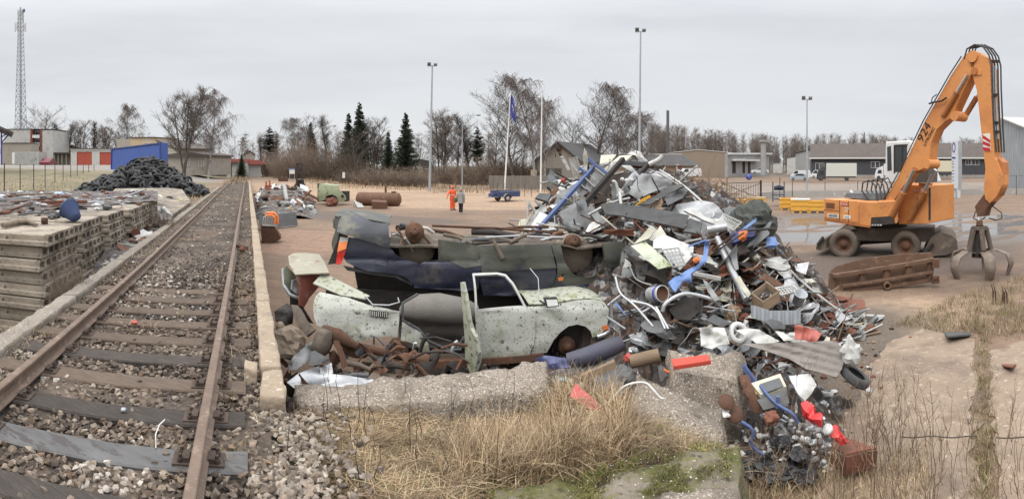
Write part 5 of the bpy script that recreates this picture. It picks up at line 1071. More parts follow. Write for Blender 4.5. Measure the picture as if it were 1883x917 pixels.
def crate(px,y,w_,h_,label,rz=0,lid=None,dz=0):
 p=gp(px,y);t=thing('pallet_crate',label,'crate',p,-az(px)+rz,'yellow pallet crates on the yard');L,D,Hh=w_,w_*.85,h_
 mb=MB();z0=.16
 for s_ in(-1,1):mb.box((s_*(L/2-.02),0,z0+(Hh-z0)/2),(.04,D,Hh-z0));mb.box((0,s_*(D/2-.02),z0+(Hh-z0)/2),(L-.08,.04,Hh-z0))
 mb.box((0,0,z0+.02),(L-.08,D-.08,.04));mb.build('box',m_crate,parent=t)
 mb=MB()
 for s_ in(-1,1):
  for k in range(6):mb.box((-L/2+L*(k+.5)/6,s_*(D/2+.015),z0+(Hh-z0)*.5),(.05,.035,Hh-z0-.1))
  for zz in(z0+.05,z0+(Hh-z0)*.5,Hh-.03):mb.box((0,s_*(D/2+.02),zz),(L+.06,.05,.06));mb.box((s_*(L/2+.02),0,zz),(.05,D,.06))
 mb.build('ribs',m_crate,parent=t)
 for x in(-1,0,1):mb=MB();mb.box((x*(L/2-.09),0,.08),(.17,D,.16));mb.build('foot',m_crate,parent=t)
 if lid:mb=MB();mb.box((0,0,Hh+.035),(L+.12,D+.1,.06));mb.build('lid',lid,parent=t,bevel=.02)
 return t
m_crlid=M('tan_lid',(.45,.33,.18),None,s=3,rough=.8)
crate(1352,388,1.25,.85,'yellow crate standing tilted against the rubble left of the others',.5);crate(1390,386.5,1.3,.9,'yellow crate with a tan lid standing alone beside the gate',.1,m_crlid);crate(1450,385,1.25,.85,'yellow crate behind the left side of the white lidded one',.05)
crate(1472,390,1.25,.88,'yellow crate with a white lid in front of the others',.0,m_white2);crate(1503,390,1.25,.8,'yellow crate touching the rear of the excavator',.0)
mb=MB();c0=gp(1330,400)
mb.grid(lambda s_,t:(lambda p:V((p.x,p.y,1.9*math.exp(-((s_-.5)*2.6)**2-((t-.5)*2.6)**2)+.12*fbm(p*1.3)-.1)))(gp(1330,400)+V(((s_-.5)*7.5,(t-.5)*8,0))+V((-.9,1.2,0))),26,26);stuff(tag(mb.build('earth_mound',M('earth_rubble',(.15,.095,.065),(.09,.06,.045),s=2,rough=1,spots=[((.28,.22,.17),7,.58,.68)],bump=.8,rv=0)),'brown earth and rubble bank behind the scrap heap','rubble'))
random.seed(8)
for i,(px,y,lab)in enumerate(((1310,350,'tangle of dry branches on the earth bank behind the heap'),(1345,372,'dry branch heap beside the left yellow crate'),(1290,338,'dry twigs sticking up behind the scrap heap top'))):
 q=pd(px,y,25);piece('branch_tangle',M('dry_branches',(.27,.19,.13),(.2,.14,.09),s=2,rough=.95,bump=0),lab,'branches',lambda m:[m.tube(bend_line(q+V((random.gauss(0,.5),random.gauss(0,.4),random.gauss(-.2,.2))),V((random.gauss(0,1),random.gauss(0,1),.35)),random.uniform(.6,1.6),4,0,.25),[.018,.016,.012,.009,.005],4,False)for _ in range(70)])
for i,(x,y,x2,y2)in enumerate(((1310,362,1330,338),(1318,360,1318,336),(1336,362,1337,326),(1300,352,1322,334))):
 q=25.5;piece('wooden_stake',m_wood,('slanting pale stake on the earth bank, lowest of its bundle','upright thin stake in the branches behind the heap','tall upright pale stake right of the branches behind the heap','pale slanting lath left of the branches behind the heap')[i],'stake',lambda m:m.bar(pd(x,y,q),pd(x2,y2,q),.06))
def carbody(px,y,L,col,label,name='parked_car',cat='car',rz=0,van=False,d=None):
 q=gp(px,y)if d is None else xz(px,d,0)
 if d is not None:q.z=CZ+(HY-y)/F*d
 t=thing(name,label,cat,q,-az(px)+rz);Hh=1.95 if van else 1.48;W=1.72;k=L/4.2
 prof=[(-2.1,.35),(-2.12,.75),(-1.9,.95),(-1.15,1.0),(-.55,Hh-.02),(.9,Hh),(1.75,Hh*.72),(2.05,.95),(2.12,.4),(2.0,.28),(-2.0,.28)]if not van else[(-2.1,.35),(-2.12,.85),(-1.7,1.12),(-1.15,Hh-.04),(1.9,Hh),(2.1,Hh-.4),(2.12,.4),(2.0,.28),(-2.0,.28)]
 mb=MB();mb.prism([V((x*k,-W/2,z))for x,z in prof],V((0,W,0)));mb.build('body',col,parent=t,bevel=.08)
 win=[(-1.0,1.02),(-.5,Hh-.1),(.85,Hh-.08),(1.5,1.02)]if not van else[(-1.5,1.15),(-1.1,Hh-.15),(-.5,Hh-.15),(-.5,1.15)]
 for s_ in(-1,1):mb=MB();mb.prism([V((x*k,s_*(W/2+.005),z))for x,z in win],V((0,s_*.012,0)));mb.build('window',m_pane,parent=t)
 for x in(-1.3,1.3):
  for s_ in(-1,1):
   w_=MB();T=Matrix.Translation((x*k,s_*(W/2-.1),.31))@Matrix.Rotation(pi/2,4,'X');w_.lathe([(.17,-.11),(.28,-.11),(.31,-.07),(.31,.07),(.28,.11),(.17,.11)],16,T,True,True);wo_=w_.build('wheel',m_black,parent=t);w_=MB();w_.lathe([(0,-.1),(.17,-.1),(.17,.1),(0,.1)],12,T);w_.build('rim',m_galv,parent=wo_)
 return t
pw=plain('white_car_paint',(.62,.63,.64),.3);ps=plain('silver_paint',(.36,.42,.46),.35,.3);pr=plain('dark_red_paint',(.16,.02,.03),.3);pbk=plain('dark_cab_paint',(.05,.045,.05),.4)
carbody(1469,331.5,4.0,ps,'silver blue hatchback parked in front of a white car',d=112);carbody(1472,328.5,4.6,pw,'white people carrier half hidden behind the silver hatchback',d=119,van=True)
carbody(1268,326,4.7,pw,'white delivery van parked by the dark roofed house','delivery_van','van',d=110,van=True,rz=.35);carbody(89,306,4.2,pr,'dark red car parked left of the garages',d=93,rz=1.25)
carbody(1507,327,4.6,pw,'white van showing its nose left of the box truck','delivery_van','van',d=128,van=True);carbody(1398,319,4.8,pw,'white pickup parked below the awnings of the brown warehouse',d=139,name='pickup',van=False)
def truck(px0,px1,ytop,ybase,d,label,boxc,cabc,facing=-1,skirt=None,cabn=True):
 p0=xz(px0,d,0);p1=xz(px1,d,0);L=(p1-p0).length;zb=CZ+(HY-ybase)/F*d;H_=(ybase-ytop)/F*d;c=(p0+p1)/2;c.z=zb;e=(p1-p0).normalized();t=thing('box_truck' if cabn else 'box_trailer',label,'truck' if cabn else 'trailer',c,math.atan2(e.y,e.x));W=2.4
 x0=-L/2+(2.1 if cabn else 0)
 mb=MB();mb.box(((x0+L/2)/2,0,(1.0+H_)/2),(L/2-x0,W,H_-1.0));mb.build('cargo_box',boxc,parent=t,bevel=.05)
 mb=MB();mb.box(((x0+L/2)/2,0,.88),(L/2-x0-.3,W*.8,.2));mb.build('chassis',skirt or m_dark,parent=t)
 if cabn:
  mb=MB();mb.prism([V((-L/2,-W/2+.1,.4)),V((-L/2+.02,-W/2+.1,1.3)),V((-L/2+.35,-W/2+.1,2.5)),V((x0-.1,-W/2+.1,2.6)),V((x0-.1,-W/2+.1,.4))],V((0,W-.2,0)));mb.build('cab',cabc,parent=t,bevel=.08)
  mb=MB();mb.prism([V((-L/2+.6,-W/2+.085,1.45)),V((-L/2+.8,-W/2+.085,2.3)),V((x0-.5,-W/2+.085,2.3)),V((x0-.5,-W/2+.085,1.45))],V((0,.012,0)));mb.build('cab_window',m_pane,parent=t)
  mb=MB();mb.prism([V((-L/2+.3,-W/2+.2,2.6)),V((x0-.1,-W/2+.2,3.3)),V((x0-.1,-W/2+.2,2.6))],V((0,W-.4,0)));mb.build('deflector',cabc,parent=t)
 for x in((-L/2+.9,L/2-2.2)if cabn else(L/2-2,L/2-3.2)):
  for s_ in(-1,1):mb=MB();mb.lathe([(.0,-.13),(.44,-.13),(.48,-.08),(.48,.08),(.44,.13),(0,.13)],16,Matrix.Translation((x,s_*(W/2-.2),.48))@Matrix.Rotation(pi/2,4,'X'));mb.build('wheel',m_black,parent=t)
 return t
truck(1502,1575,300,332.5,116,'white box truck with a dark cab in front of the charcoal warehouse',plain('pale_box',(.52,.53,.48),.5),pbk);truck(1609,1672,301,330,124,'white lorry with its cab showing left of the excavator cab',m_trim,pw);truck(1690,1756,295.5,323,128,'cream trailer with a dark blue skirt right of the excavator boom',plain('cream_box',(.56,.52,.38),.5),pbk,1,plain('blue_skirt',(.05,.07,.15),.5),False)
f=Fac(1748,1767,54,53);b=bld('sign_pylon','tall pale sign pylon with a round emblem and rows of small text',f,1757,366,'sign');m_pyl=plain('pylon_white',(.55,.58,.62),.4)
part('panel',m_pyl,b,lambda m:f.rect(m,1750,1762,259,346,0,.35));part('edge',m_galv,b,lambda m:f.rect(m,1762,1764.5,259,346,.02,.36))
for x in(1750.5,1759.5):part('leg',m_pyl,b,lambda m,x=x:f.rect(m,x,x+3,345,366,.05,.3))
part('emblem',plain('pylon_navy',(.03,.05,.16),.4),b,lambda m:m.lathe([(.33,0),(.43,0),(.43,.02),(.33,.02)],20,frame(f.pt(1754,271,-.02),f.e,V((0,0,1)))@Matrix.Diagonal((.55,1.2,1,1)),False,True))
part('text_band',plain('pylon_navy',(.03,.05,.16),.4),b,lambda m:f.rect(m,1750.3,1757,288.5,291.5,-.02,0))
for y in(296,301,307,313,319,325,331):part('text_line',m_dgrey,b,lambda m,y=y:f.rect(m,1750.4,1755.5-(y%3),y,y+1.1,-.02,0))
piece('sand_pile',m_trim,'small white heap of sand left of the sign pylon','sand heap',lambda m:clump(m,gp(1716,359)+V((0,0,.1)),.75,.4,5))
m_boil=M('boiler_rust',(.16,.085,.05),(.11,.062,.042),s=1.5,rough=.85,spots=[((.22,.14,.10),3,.56,.7)],rv=0)
b=thing('boiler_tank','long rusty boiler tank lying on the yard with an upright pipe','tank',gp(697,378),0,None,True);p0=gp(660,377)+V((0,0,.55));p1=gp(733,379)+V((0,0,.55));ax=(p1-p0).normalized()
mb=MB();L=(p1-p0).length;mb.lathe([(0,-.2),(.3,-.16),(.5,-.04),(.55,.05),(.55,L-.05),(.5,L+.04),(.3,L+.16),(0,L+.2)],22,frame(p0,V((0,0,1)),ax.cross(V((0,0,1)))));mb.build('shell',m_boil,parent=b)
q=p0.lerp(p1,.68)+V((0,0,.5));mb=MB();mb.cyl(q,q+V((0,0,.62)),.09,n=10);mb.build('pipe',m_rust,parent=b);q=p0.lerp(p1,.88)+V((0,0,.52));mb=MB();mb.cyl(q,q+V((0,0,.12)),.2,n=12);mb.build('flange',m_rust,parent=b)
f=Fac(584,640,44,43);b=bld('car_shell','moss green front half of an old car shell standing on the yard',f,612,376,'car shell');m_gcar=M('pale_green_paint',(.33,.36,.22),(.26,.29,.18),s=2,rough=.6,spots=[((.10,.06,.04),3.5,.57,.66)],bump=.2,rv=0)
part('body',m_gcar,b,lambda m:m.shell([(588,338.5),(612,341),(620,342),(628,351),(636,360),(637,366),(632,371),(623,370),(620,361),(612,357),(602,360),(598,367),(587,370),(586,352)],lambda x,y:f.pt(x,y,.0)+f.n*(-.12*math.sin(pi*(370-y)/32)),.06,8,6));part('back_panel',m_dark,b,lambda m:f.poly(m,[(584.5,337),(588,338),(586.5,371),(584,370)],-.05,1.4));part('roof',m_gcar,b,lambda m:m.hexa([f.pt(588,339,0),f.pt(620,342.5,0),f.pt(620,342.5,1.3),f.pt(588,339,1.3),f.pt(588,338,0),f.pt(620,341.5,0),f.pt(620,341.5,1.3),f.pt(588,338,1.3)]))
part('headlamp',m_dark,b,lambda m:m.lathe([(0,0),(.13,0),(.13,.05),(0,.05)],14,frame(f.pt(631,360,-.14),f.e,V((0,0,1)))))
part('inner_wing',m_dark,b,lambda m:f.rect(m,592,634,352,371,.25,1.2))
random.seed(91)
def jm(px,y):
 return gp(px,y)
mb=MB()
def jz(X,Y):
 p=V((X,Y,0));d=p.length;px=math.atan2(X,Y)*F+CX;dd=(d-46)/16
 return max(-.1,(1.15+.3*fbm(p*.35))*(1-dd*dd)*sst(468,485,px)*(1-sst(545,590-d*.2,px)))-.02
mb.grid(lambda s_,t:(lambda q:V((q.x,q.y,jz(q.x,q.y))))(xz(466+130*s_,32+30*t,0)),34,34);stuff(tag(mb.build('scrap_bed',m_soil),'low bed of rusty scrap and dirt beside the loading ramp','scrap'))
for i in range(150):
 d=random.uniform(33,60);px=random.uniform(470,572+(46-d)*.5);q=xz(px,d,0);q.z=max(0,jz(q.x,q.y))+.05
 a=random.uniform(0,3.14);L=random.uniform(.25,1.0);dv=V((math.cos(a),math.sin(a)*.7,random.uniform(-.1,.5)))*L*.5;mt=random.choice([m_rust,m_rust,m_rustred,m_dark,m_white,m_grey,m_alu,m_wood,m_rust]);k=random.random()
 if k<.4:piece('scrap_bar',mt,'piece of bar or pipe in the scrap bed beside the loading ramp','bar',lambda m:m.tube([q-dv,q+V((0,0,random.uniform(-.05,.12))),q+dv],random.uniform(.03,.07),6),'scrap bars beside the loading ramp')
 elif k<.75:piece('scrap_sheet',mt,'bent piece of sheet in the scrap bed beside the loading ramp','sheet',lambda m:m.grid(lambda s_,t:q+dv*2*(s_-.5)+V((0,0,1)).cross(dv).normalized()*(t-.5)*L*.7+V((0,0,.12*math.sin(s_*5+i)+(t-.5)*.4*L)),4,3,False,V((0,0,-.02))),'scrap sheets beside the loading ramp')
 else:piece('scrap_lump',mt,'lump of scrap in the bed beside the loading ramp','scrap lump',lambda m:clump(m,q+V((0,0,.08)),random.uniform(.12,.3),.6,i,6),'scrap lumps beside the loading ramp')
for(nm,mt,lab,cat,fn)in(('enamel_sheet',m_white,'white bent panel standing on the scrap near the upright forklift fork','panel',lambda m:m.grid(lambda s_,t:pd(552+16*s_,338+8*t+6*s_,41-t)+V((0,.1*math.sin(4*s_),0)),4,3,False,V((0,-.03,0)))),('white_curtain',m_white,'white rag hanging over the scrap beside the old wheel','rag',lambda m:m.grid(lambda s_,t:pd(518+7*s_+5*t,337+28*t,34.5-.6*t)+V((0,.12*math.sin(9*s_),0)),6,6,True,V((0,-.02,0)))),('red_box',m_rustred,'dull red box lying on the far part of the scrap bed','box',lambda m:m.hexa([pd(512,333.5,56),pd(530,333.5,56),pd(530,333.5,57),pd(512,333.5,57),pd(511,328,56),pd(529,328,56),pd(529,328,57),pd(511,328,57)])),('orange_fork',M('orange_red_paint',(.48,.10,.04),None,s=3,rough=.5),'orange red upright fork of a machine left in the scrap bed','fork',lambda m:[m.bar(pd(489,350,37),pd(489.5,333,37),.14,.05),m.bar(pd(497,349,37),pd(495.5,331,37),.14,.05),m.bar(pd(488,341,37),pd(498,341,37),.08)]),('grey_beam',m_alu,'long grey beam lying at the front of the scrap bed','beam',lambda m:m.bar(gp(478,386),gp(540,381)+V((0,0,.1)),.10)),('wooden_pallet',m_wood,'wooden plank lying below the old wheel','plank',lambda m:m.bar(gp(481,376)+V((0,0,.1)),gp(505,373)+V((0,0,.12)),.25,.08)),('pale_sack',m_tan,'pale sack lying at the front right of the scrap bed','sack',lambda m:clump(m,gp(549,383)+V((0,0,.15)),.45,.45,9)),('rusty_chassis',m_rust,'rusty bent plough frame lying between the scrap and the car shell','frame',lambda m:[m.bar(pd(548,360,39),pd(580,372,38),.12),m.bar(pd(552,372,38.5),pd(572,350,39),.1),m.bar(pd(558,352,40),pd(585,366,39),.14),m.bar(pd(563,374,38),pd(560,355,39),.08)]),('white_bundle',m_white,'heap of white curved strips left of the boiler tank','strips',lambda m:[m.tube([gp(648+k*3,381)+V((0,0,.05)),gp(652+k*3,381)+V((0,0,.5-.05*k)),gp(659+k*2.5,383)+V((0,0,.05))],.05,6)for k in range(5)]),('rusty_engine',m_rust,'rusty block with a pale side lying in front of the boiler tank','engine',lambda m:m.hexa([gp(684,384),gp(712,384),gp(713,381),gp(685,381),gp(683,384)+V((0,0,.55)),gp(711,384)+V((0,0,.5)),gp(711,381)+V((0,0,.55)),gp(685,381)+V((0,0,.6))])),('rusty_lump',m_rustred,'round rusty lump below the green car shell','scrap lump',lambda m:clump(m,gp(610,379)+V((0,0,.3)),.5,.8,21))):
 piece(nm,mt,lab,cat,fn)
for(x,y,rz_,lab)in((486,374,.5,'old wheel with a tyre leaning in the scrap beside the ramp edge'),(505,374,.2,'second old wheel lying right of the leaning one in the scrap')):
 t=thing('tractor_wheel',lab,'wheel',gp(x,y),0,None,True);T=Matrix.Translation(gp(x,y)+V((0,0,.45)))@Matrix.Rotation(rz_,4,'Z')@Matrix.Rotation(pi/2-.25,4,'X');mb=MB();mb.merge(tyre_mb(.45,.1,22),T);mb.build('tyre',m_black,parent=t);mb=MB();mb.lathe([(0,-.03),(.1,-.05),(.3,.04),(.32,.0),(0,.0)],18,T);mb.build('rim',m_rust,parent=t)
b=thing('forklift','dark forklift with a tall mast behind the scrap bed','forklift',gp(552,338,.3),0,None,True);D=64
for x in(545.5,556):mb=MB();mb.bar(pd(x,340,D),pd(x,300,D),.16);mb.build('mast',m_dark,parent=b)
mb=MB()
for y in(301,312,326):mb=MB();mb.bar(pd(545,y,D),pd(557,y,D),.12);mb.build('crossbar',m_dark,parent=b)
mb=MB();mb.hexa([pd(543,347,D+.3),pd(560,347,D+.3),pd(560,347,D+2),pd(543,347,D+2),pd(544,330,D+.3),pd(559,330,D+.3),pd(558,332,D+2),pd(545,332,D+2)]);mb.build('body',m_dark,parent=b,bevel=.05)
for x in(544,559):mb=MB();mb.lathe([(0,-.1),(.35,-.1),(.38,0),(.35,.1),(0,.1)],14,Matrix.Translation(pd(x,343,D+.3))@Matrix.Rotation(pi/2,4,'Y'));mb.build('wheel',m_black,parent=b)
f=Fac(530,546,75);b=bld('notice_board','white notice board with a blue top on two legs near the forklift',f,537,330,'sign');part('board',m_trim,b,lambda m:f.rect(m,532,542,312,319.5,0,.05));part('header',plain('header_blue',(.12,.2,.4),.5),b,lambda m:f.rect(m,532,542,309.5,312,-.01,.05))
for x in(532,541):part('leg',m_galv,b,lambda m,x=x:f.rect(m,x,x+.8,310,332,.06,.12))
f=Fac(628,636,74);b=bld('notice_plate','small white notice plate on the verge below the bare larch',f,632,327,'sign');part('plate',m_trim,b,lambda m:f.rect(m,629.5,634.5,316.5,327,0,.04));part('post',m_dark,b,lambda m:f.rect(m,628.6,635.4,315.8,316.5,0,.06),lambda m:f.rect(m,628.6,629.4,316,333,.05,.1),lambda m:f.rect(m,634.6,635.4,316,333,.05,.1))
f=Fac(386,396,88);b=bld('notice_plate','small white notice plate right of the pale low house',f,391,316,'sign');part('plate',m_trim,b,lambda m:f.rect(m,389,394,304,312,0,.05));part('post',m_dark,b,lambda m:f.rect(m,391,392,312,325,.02,.08))
b=thing('loader_bucket','brown rusty loader bucket standing by the ramp edge','bucket',gp(497,447),0,None,True);dq=22
def bp_(x,y,o=0):a=az(x);return pd(x,y,dq)+V((math.sin(a),math.cos(a),0))*o
mb=MB();mb.shell([(479,420),(507,421),(516,438),(495,447),(482,445)],lambda x,y:bp_(x,y,.0),.05,2,2);mb.build('front_plate',m_rust,parent=b);mb=MB();mb.prism([bp_(506,420,0),bp_(516,438,0),bp_(516,436,.9),bp_(505,419,.9)],V((.03,0,0)));mb.prism([bp_(479,420,0),bp_(482,445,0),bp_(482,440,.9),bp_(479,417,.9)],V((.03,0,0)));mb.build('side_plate',m_rust,parent=b);mb=MB();mb.prism([bp_(479,417,.9),bp_(505,419,.9),bp_(514,437,.9),bp_(483,442,.9)],V((0,.03,0)));mb.build('back_plate',m_rust,parent=b);mb=MB();mb.prism([bp_(482,445,0),bp_(495,447,0),bp_(516,438,0),bp_(515,436,.9),bp_(482,441,.9)],V((0,0,-.03)));mb.build('bottom_plate',m_rust,parent=b)
b=thing('orange_cage','orange and white tube cage resting in the loader bucket','cage',bp_(497,420),0,None,True);mb=MB()
for k in range(5):x=483+k*4;mb.tube([bp_(x,414,.3),bp_(x+2,400,.2),bp_(x+10,396,.3)],.025,6)
mb.build('white_bars',m_white,parent=b);mb=MB();mb.tube([bp_(490,393,.3),bp_(504,393,.3),bp_(510,399,.3),bp_(510,413,.3)],.07,8);mb.tube([bp_(488,397,.1),bp_(500,396,.1),bp_(506,402,.1),bp_(505,412,.1)],.05,8);mb.build('orange_frame',m_orange,parent=b);mb=MB();mb.bar(bp_(482,415,.25),bp_(510,416,.25),.06);mb.build('base_bar',m_white,parent=b)
piece('steel_plate',m_dgrey,'grey steel plate propped up behind the loader bucket','plate',lambda m:m.hexa([pd(478,420,26),pd(548,414,28),pd(548,413,28.1),pd(478,419,26.1),pd(475,397,26.4),pd(543,390,28.4),pd(543,389.5,28.5),pd(475,396.5,26.5)]))
piece('white_strip',m_white,'thin pale strip lying in front of the steel plate','strip',lambda m:m.bar(gp(516,419),gp(549,414),.06,.04))
random.seed(123)
HX,HYc=2.9,11.4
def heap_h(x,y):
 dx,dy=x-HX,y-HYc;rx=3.7 if dx<0 else 4.6;ry=4.7 if dy<0 else 4.0
 r=math.sqrt((dx/rx)**2+(dy/ry)**2);h=3.25*(1-r**1.8)if r<1 else 0
 h2=.42*(1-((x-2.95)/1.5)**2-((y-6.0)/1.5)**2);h3=.42*(1-((x-.15)/1.9)**2-((y-7.0)/1.6)**2)
 h4=.42*(1-((x+2.0)/1.3)**2-((y-6.4)/1.5)**2)
 return max(h,h2,h3,h4,0)
def hp(x,y):
 a=az(x);s,c=math.sin(a),math.cos(a);d=4.6;best=(9,11)
 while d<14:
  z=CZ+(HY-y)/F*d;g=z-heap_h(d*s,d*c)
  if g<0:return d
  if g<best[0]:best=(g,d)
  d+=.05
 return best[1]
mb=MB()
mb.grid(lambda s_,t:(lambda x,y:V((x,y,heap_h(x,y)+(.14*fbm(V((x*1.1,y*1.1,0)))+.10*noise.cell(V((x*5+fbm(V((x,y,1))),y*5,0)))+.07*noise.cell(V((x*11,y*11+x*3,9)))if heap_h(x,y)>.03 else-.06)-.1)))(-3.6+12.4*s_,4.6+12*t),230,220,False)
stuff(tag(mb.build('scrap_mass',m_soil),'dark packed scrap and dirt filling the inside of the big heap','scrap'))
ZT={'A':(950,270,5.096),'B':(1120,270,4.367),'C':(1120,420,5.095),'D':(1300,440,4.585),'E':(1280,570,2.778),'F':(1000,580,2.72),'P':(0,0,1),'G':(490,370,2.478),'H':(800,380,2.6975),'K':(580,380,5.096),'L':(500,460,3.277),'X':(1500,330,4.169),'Y':(1640,200,4.584),'W':(1680,70,3.394),'Q':(1740,370,3.671)}
def zx(z,pts):o=ZT[z];return[(o[0]+p[0]/o[2],o[1]+p[1]/o[2])for p in pts]
def sheetmb(z,pts,lift=.12,gx=0,gy=.55,bend=.05,th=.008,d=None,cor=None,nu=7,nv=5,seed=None):
 P=zx(z,pts);cx=sum(p[0]for p in P)/len(P);cy=sum(p[1]for p in P)/len(P);d0=d or hp(cx,cy)-lift;sd_=seed if seed is not None else random.random()*50
 def fn(x,y):
  dd=d0+gx*(x-cx)/100-gy*(y-cy)/100+bend*fbm(V((x*.03,y*.03,sd_)),3)*1.6
  if cor:dd+=cor[0]*math.sin((x*cor[1]+y*cor[2]))
  return pd(x,y,dd)
 return MB().shell(P,fn,th,nu,nv)
def S(z,name,mat,label,cat,pts,**k):
 return tag(sheetmb(z,pts,**k).build(name,mat,origin='c'),label,cat)
def tubemb(z,pts,r,lift=.18,d=None,n=7,mb=None,w_=None):
 P=zx(z,pts);mb=mb or MB();Q=[]
 for i,(x,y)in enumerate(P):Q.append(pd(x,y,(d[i]if isinstance(d,(list,tuple))else d)if d else hp(x,y)-lift))
 if w_:[mb.bar(a,b,*w_)for a,b in zip(Q,Q[1:])]
 else:mb.tube(smooth(Q,2)if len(Q)>2 and not isinstance(r,(list,tuple))else Q,r,n)
 return mb
def T_(z,name,mat,label,cat,pts,r=.02,**k):return tag(tubemb(z,pts,r,**k).build(name,mat,origin='c'),label,cat)
b=thing('rack_frame','blue steel rack frame leaning up the left side of the heap','rack',pd(1020,400,10.2),0,None,True)
dA=[9.6,10.7]
tubemb('A',[(165,815),(740,170)],0,d=dA,w_=(.085,.06)).build('rail',m_blue,parent=b);tubemb('A',[(672,112),(878,278)],0,d=[10.6,10.55],w_=(.08,.06)).build('end_bar',m_blue,parent=b)
tubemb('A',[(590,195),(650,245)],0,d=[10.65,10.55],w_=(.06,.05)).build('bracket',m_blue,parent=b)
sheetmb('A',[(545,405),(735,200),(855,288),(610,470)],d=10.5,gy=.6,bend=.0,th=.01,cor=(.02,.55,-.45)).build('infill_panel',m_grey,parent=b)
for q in([(735,195),(835,268)],[(690,262),(735,300)],[(645,290),(732,372)],[(600,345),(650,395)]):tubemb('A',q,0,d=10.40,w_=(.09,.02)).build('slat',m_white,parent=b)
b=thing('steel_trestle','black steel trestle of square tubes on top of the heap','trestle',pd(1150,330,10.6),0,None,True)
for q,dd,mt in(([(640,525),(1000,112)],[9.8,10.6],m_dark),([(1040,385),(1255,142)],[10.2,10.7],m_dark),([(985,150),(1240,162)],[10.72,10.78],m_dgrey)):tubemb('A',q,0,d=dd,w_=(.085,.085)).build('beam',mt,parent=b)
S('A','white_board',m_white,'narrow white board standing upright at the top left of the heap','board',[(403,92),(440,86),(505,215),(478,222)],d=10.9,gy=.1,th=.03)
b=thing('slatted_rack','white slatted rack standing beside the upright white board','rack',pd(1058,318,10.8),0,None,True)
for q in([(495,108),(548,300)],[(562,90),(588,190),(580,300)]):tubemb('A',q,.014,d=10.8).build('side_bar',m_white,parent=b)
mb=MB()
for k in range(12):t=k/11;tubemb('A',[(495+52*t,112+185*t),(562+20*t,95+195*t)],0,d=10.78,mb=mb,w_=(.035,.015))
mb.build('slats',m_white,parent=b)
S('A','white_sheet_piece',m_cream,'pointed cream panel sticking straight up at the heap top','panel',[(635,8),(655,50),(667,92),(662,222),(632,205),(621,85)],d=10.9,gy=.1,th=.03)
S('A','cream_sheet_piece',m_cream,'cream panel lying at the very top of the heap, left one','panel',[(790,78),(935,74),(885,140),(778,165)],d=11.2,gy=1.5);S('A','cream_sheet_piece',m_cream,'cream pointed panel lying at the very top of the heap, right one','panel',[(895,142),(965,85),(1085,78),(1015,142)],d=11.1,gy=1.5)
S('A','louvre_sheet_piece',m_white,'white ribbed panel beside the black beam near the heap top','panel',[(812,215),(895,138),(965,160),(868,262)],d=10.8,gy=.6,cor=(.02,.9,.3),nu=16)
S('A','white_sheet_piece',m_white,'long bent white panel lying under the trestle','panel',[(980,175),(1060,170),(1140,245),(1125,262),(1040,215)],d=10.9,gy=.8)
S('A','grey_box_lid',m_dgrey,'dark grey flat lid at the left edge of the heap','lid',[(172,492),(210,447),(328,455),(292,528)],d=10.3,gy=.9,th=.05)
S('A','white_sheet',m_white,'white crumpled sheet at the lower left of the heap','sheet',[(50,800),(120,700),(190,590),(272,530),(285,600),(210,640),(120,780)],d=10.1,gy=.9,bend=.12,nu=10,nv=10);S('A','enamel_sheet',m_white2,'white smooth door panel beside the foot of the blue rack','panel',[(112,792),(215,612),(292,650),(188,818)],d=9.9,gy=.8,th=.03)
T_('A','white_post',m_white,'upright white post at the left end of the heap','post',[(112,505),(104,695)],.025,d=10.3);T_('A','white_bar',m_white,'short slanting white bar beside the upright white post','bar',[(122,530),(178,612)],.03,d=10.25);T_('A','white_lath',m_white,'long thin white lath slanting down at the left end of the heap','lath',[(130,640),(25,885)],.02,d=9.9)
S('A','cream_grille',m_cream,'small cream grille lying at the far left foot of the heap','grille',[(15,748),(32,682),(112,670),(96,742)],d=10.4,gy=.8,cor=(.02,1.3,0),nu=14)
S('A','grey_sheet',m_grey,'pale grey sheet behind the rail of the blue rack','sheet',[(345,545),(390,440),(565,335),(540,400),(430,520)],d=10.6,gy=.8);S('A','ribbed_sheet',m_grey,'grey finely ribbed sheet below the blue rack','sheet',[(385,620),(540,528),(600,560),(640,700),(590,785),(520,792)],d=9.7,gy=.9,cor=(.008,1.6,.9),nu=26,nv=14)
S('A','grey_sheet',m_dgrey,'bent dark grey sheet right of the ribbed one','sheet',[(558,512),(640,478),(700,690),(650,775),(580,700)],d=9.6,gy=.7,bend=.12);S('A','grey_tray',m_grey,'pale grey tray slanting under the long light pipe','tray',[(655,590),(690,540),(872,745),(800,788)],d=9.6,gy=.9,th=.03)
S('A','white_rag',m_white2,'small crumpled white sheet above the front wheel of the blue car','sheet',[(645,795),(690,712),(765,688),(795,770),(705,805)],d=9.4,gy=.8,bend=.15);S('A','slatted_sheet_piece',m_white,'long white slatted panel behind the front wheel of the blue car','panel',[(615,850),(930,778),(943,796),(690,893)],d=9.35,gy=1.5,cor=(.015,.2,1.6),nv=14)
T_('A','light_pipe',m_alu,'long light grey pipe across the middle of the heap','pipe',[(672,637),(890,517),(1062,480)],.024,d=[9.3,9.35,9.4]);T_('A','light_pipe',m_white,'upright white pipe with a bent top in the middle of the heap','pipe',[(895,325),(925,320),(948,400),(978,492)],.026,d=9.5);T_('A','light_pipe',m_white,'upright white pipe in front of the long grey duct panel','pipe',[(965,425),(980,560),(1000,682)],.028,d=[9.4,9.15,8.95])
S('A','brown_board',M('burnt_board',(.06,.042,.032),(.03,.024,.02),s=3,rough=.8),'large burnt brown board between the two black beams','board',[(690,430),(890,265),(1050,240),(1130,300),(1050,420),(900,500),(650,560)],d=10.35,gy=.8,th=.02)
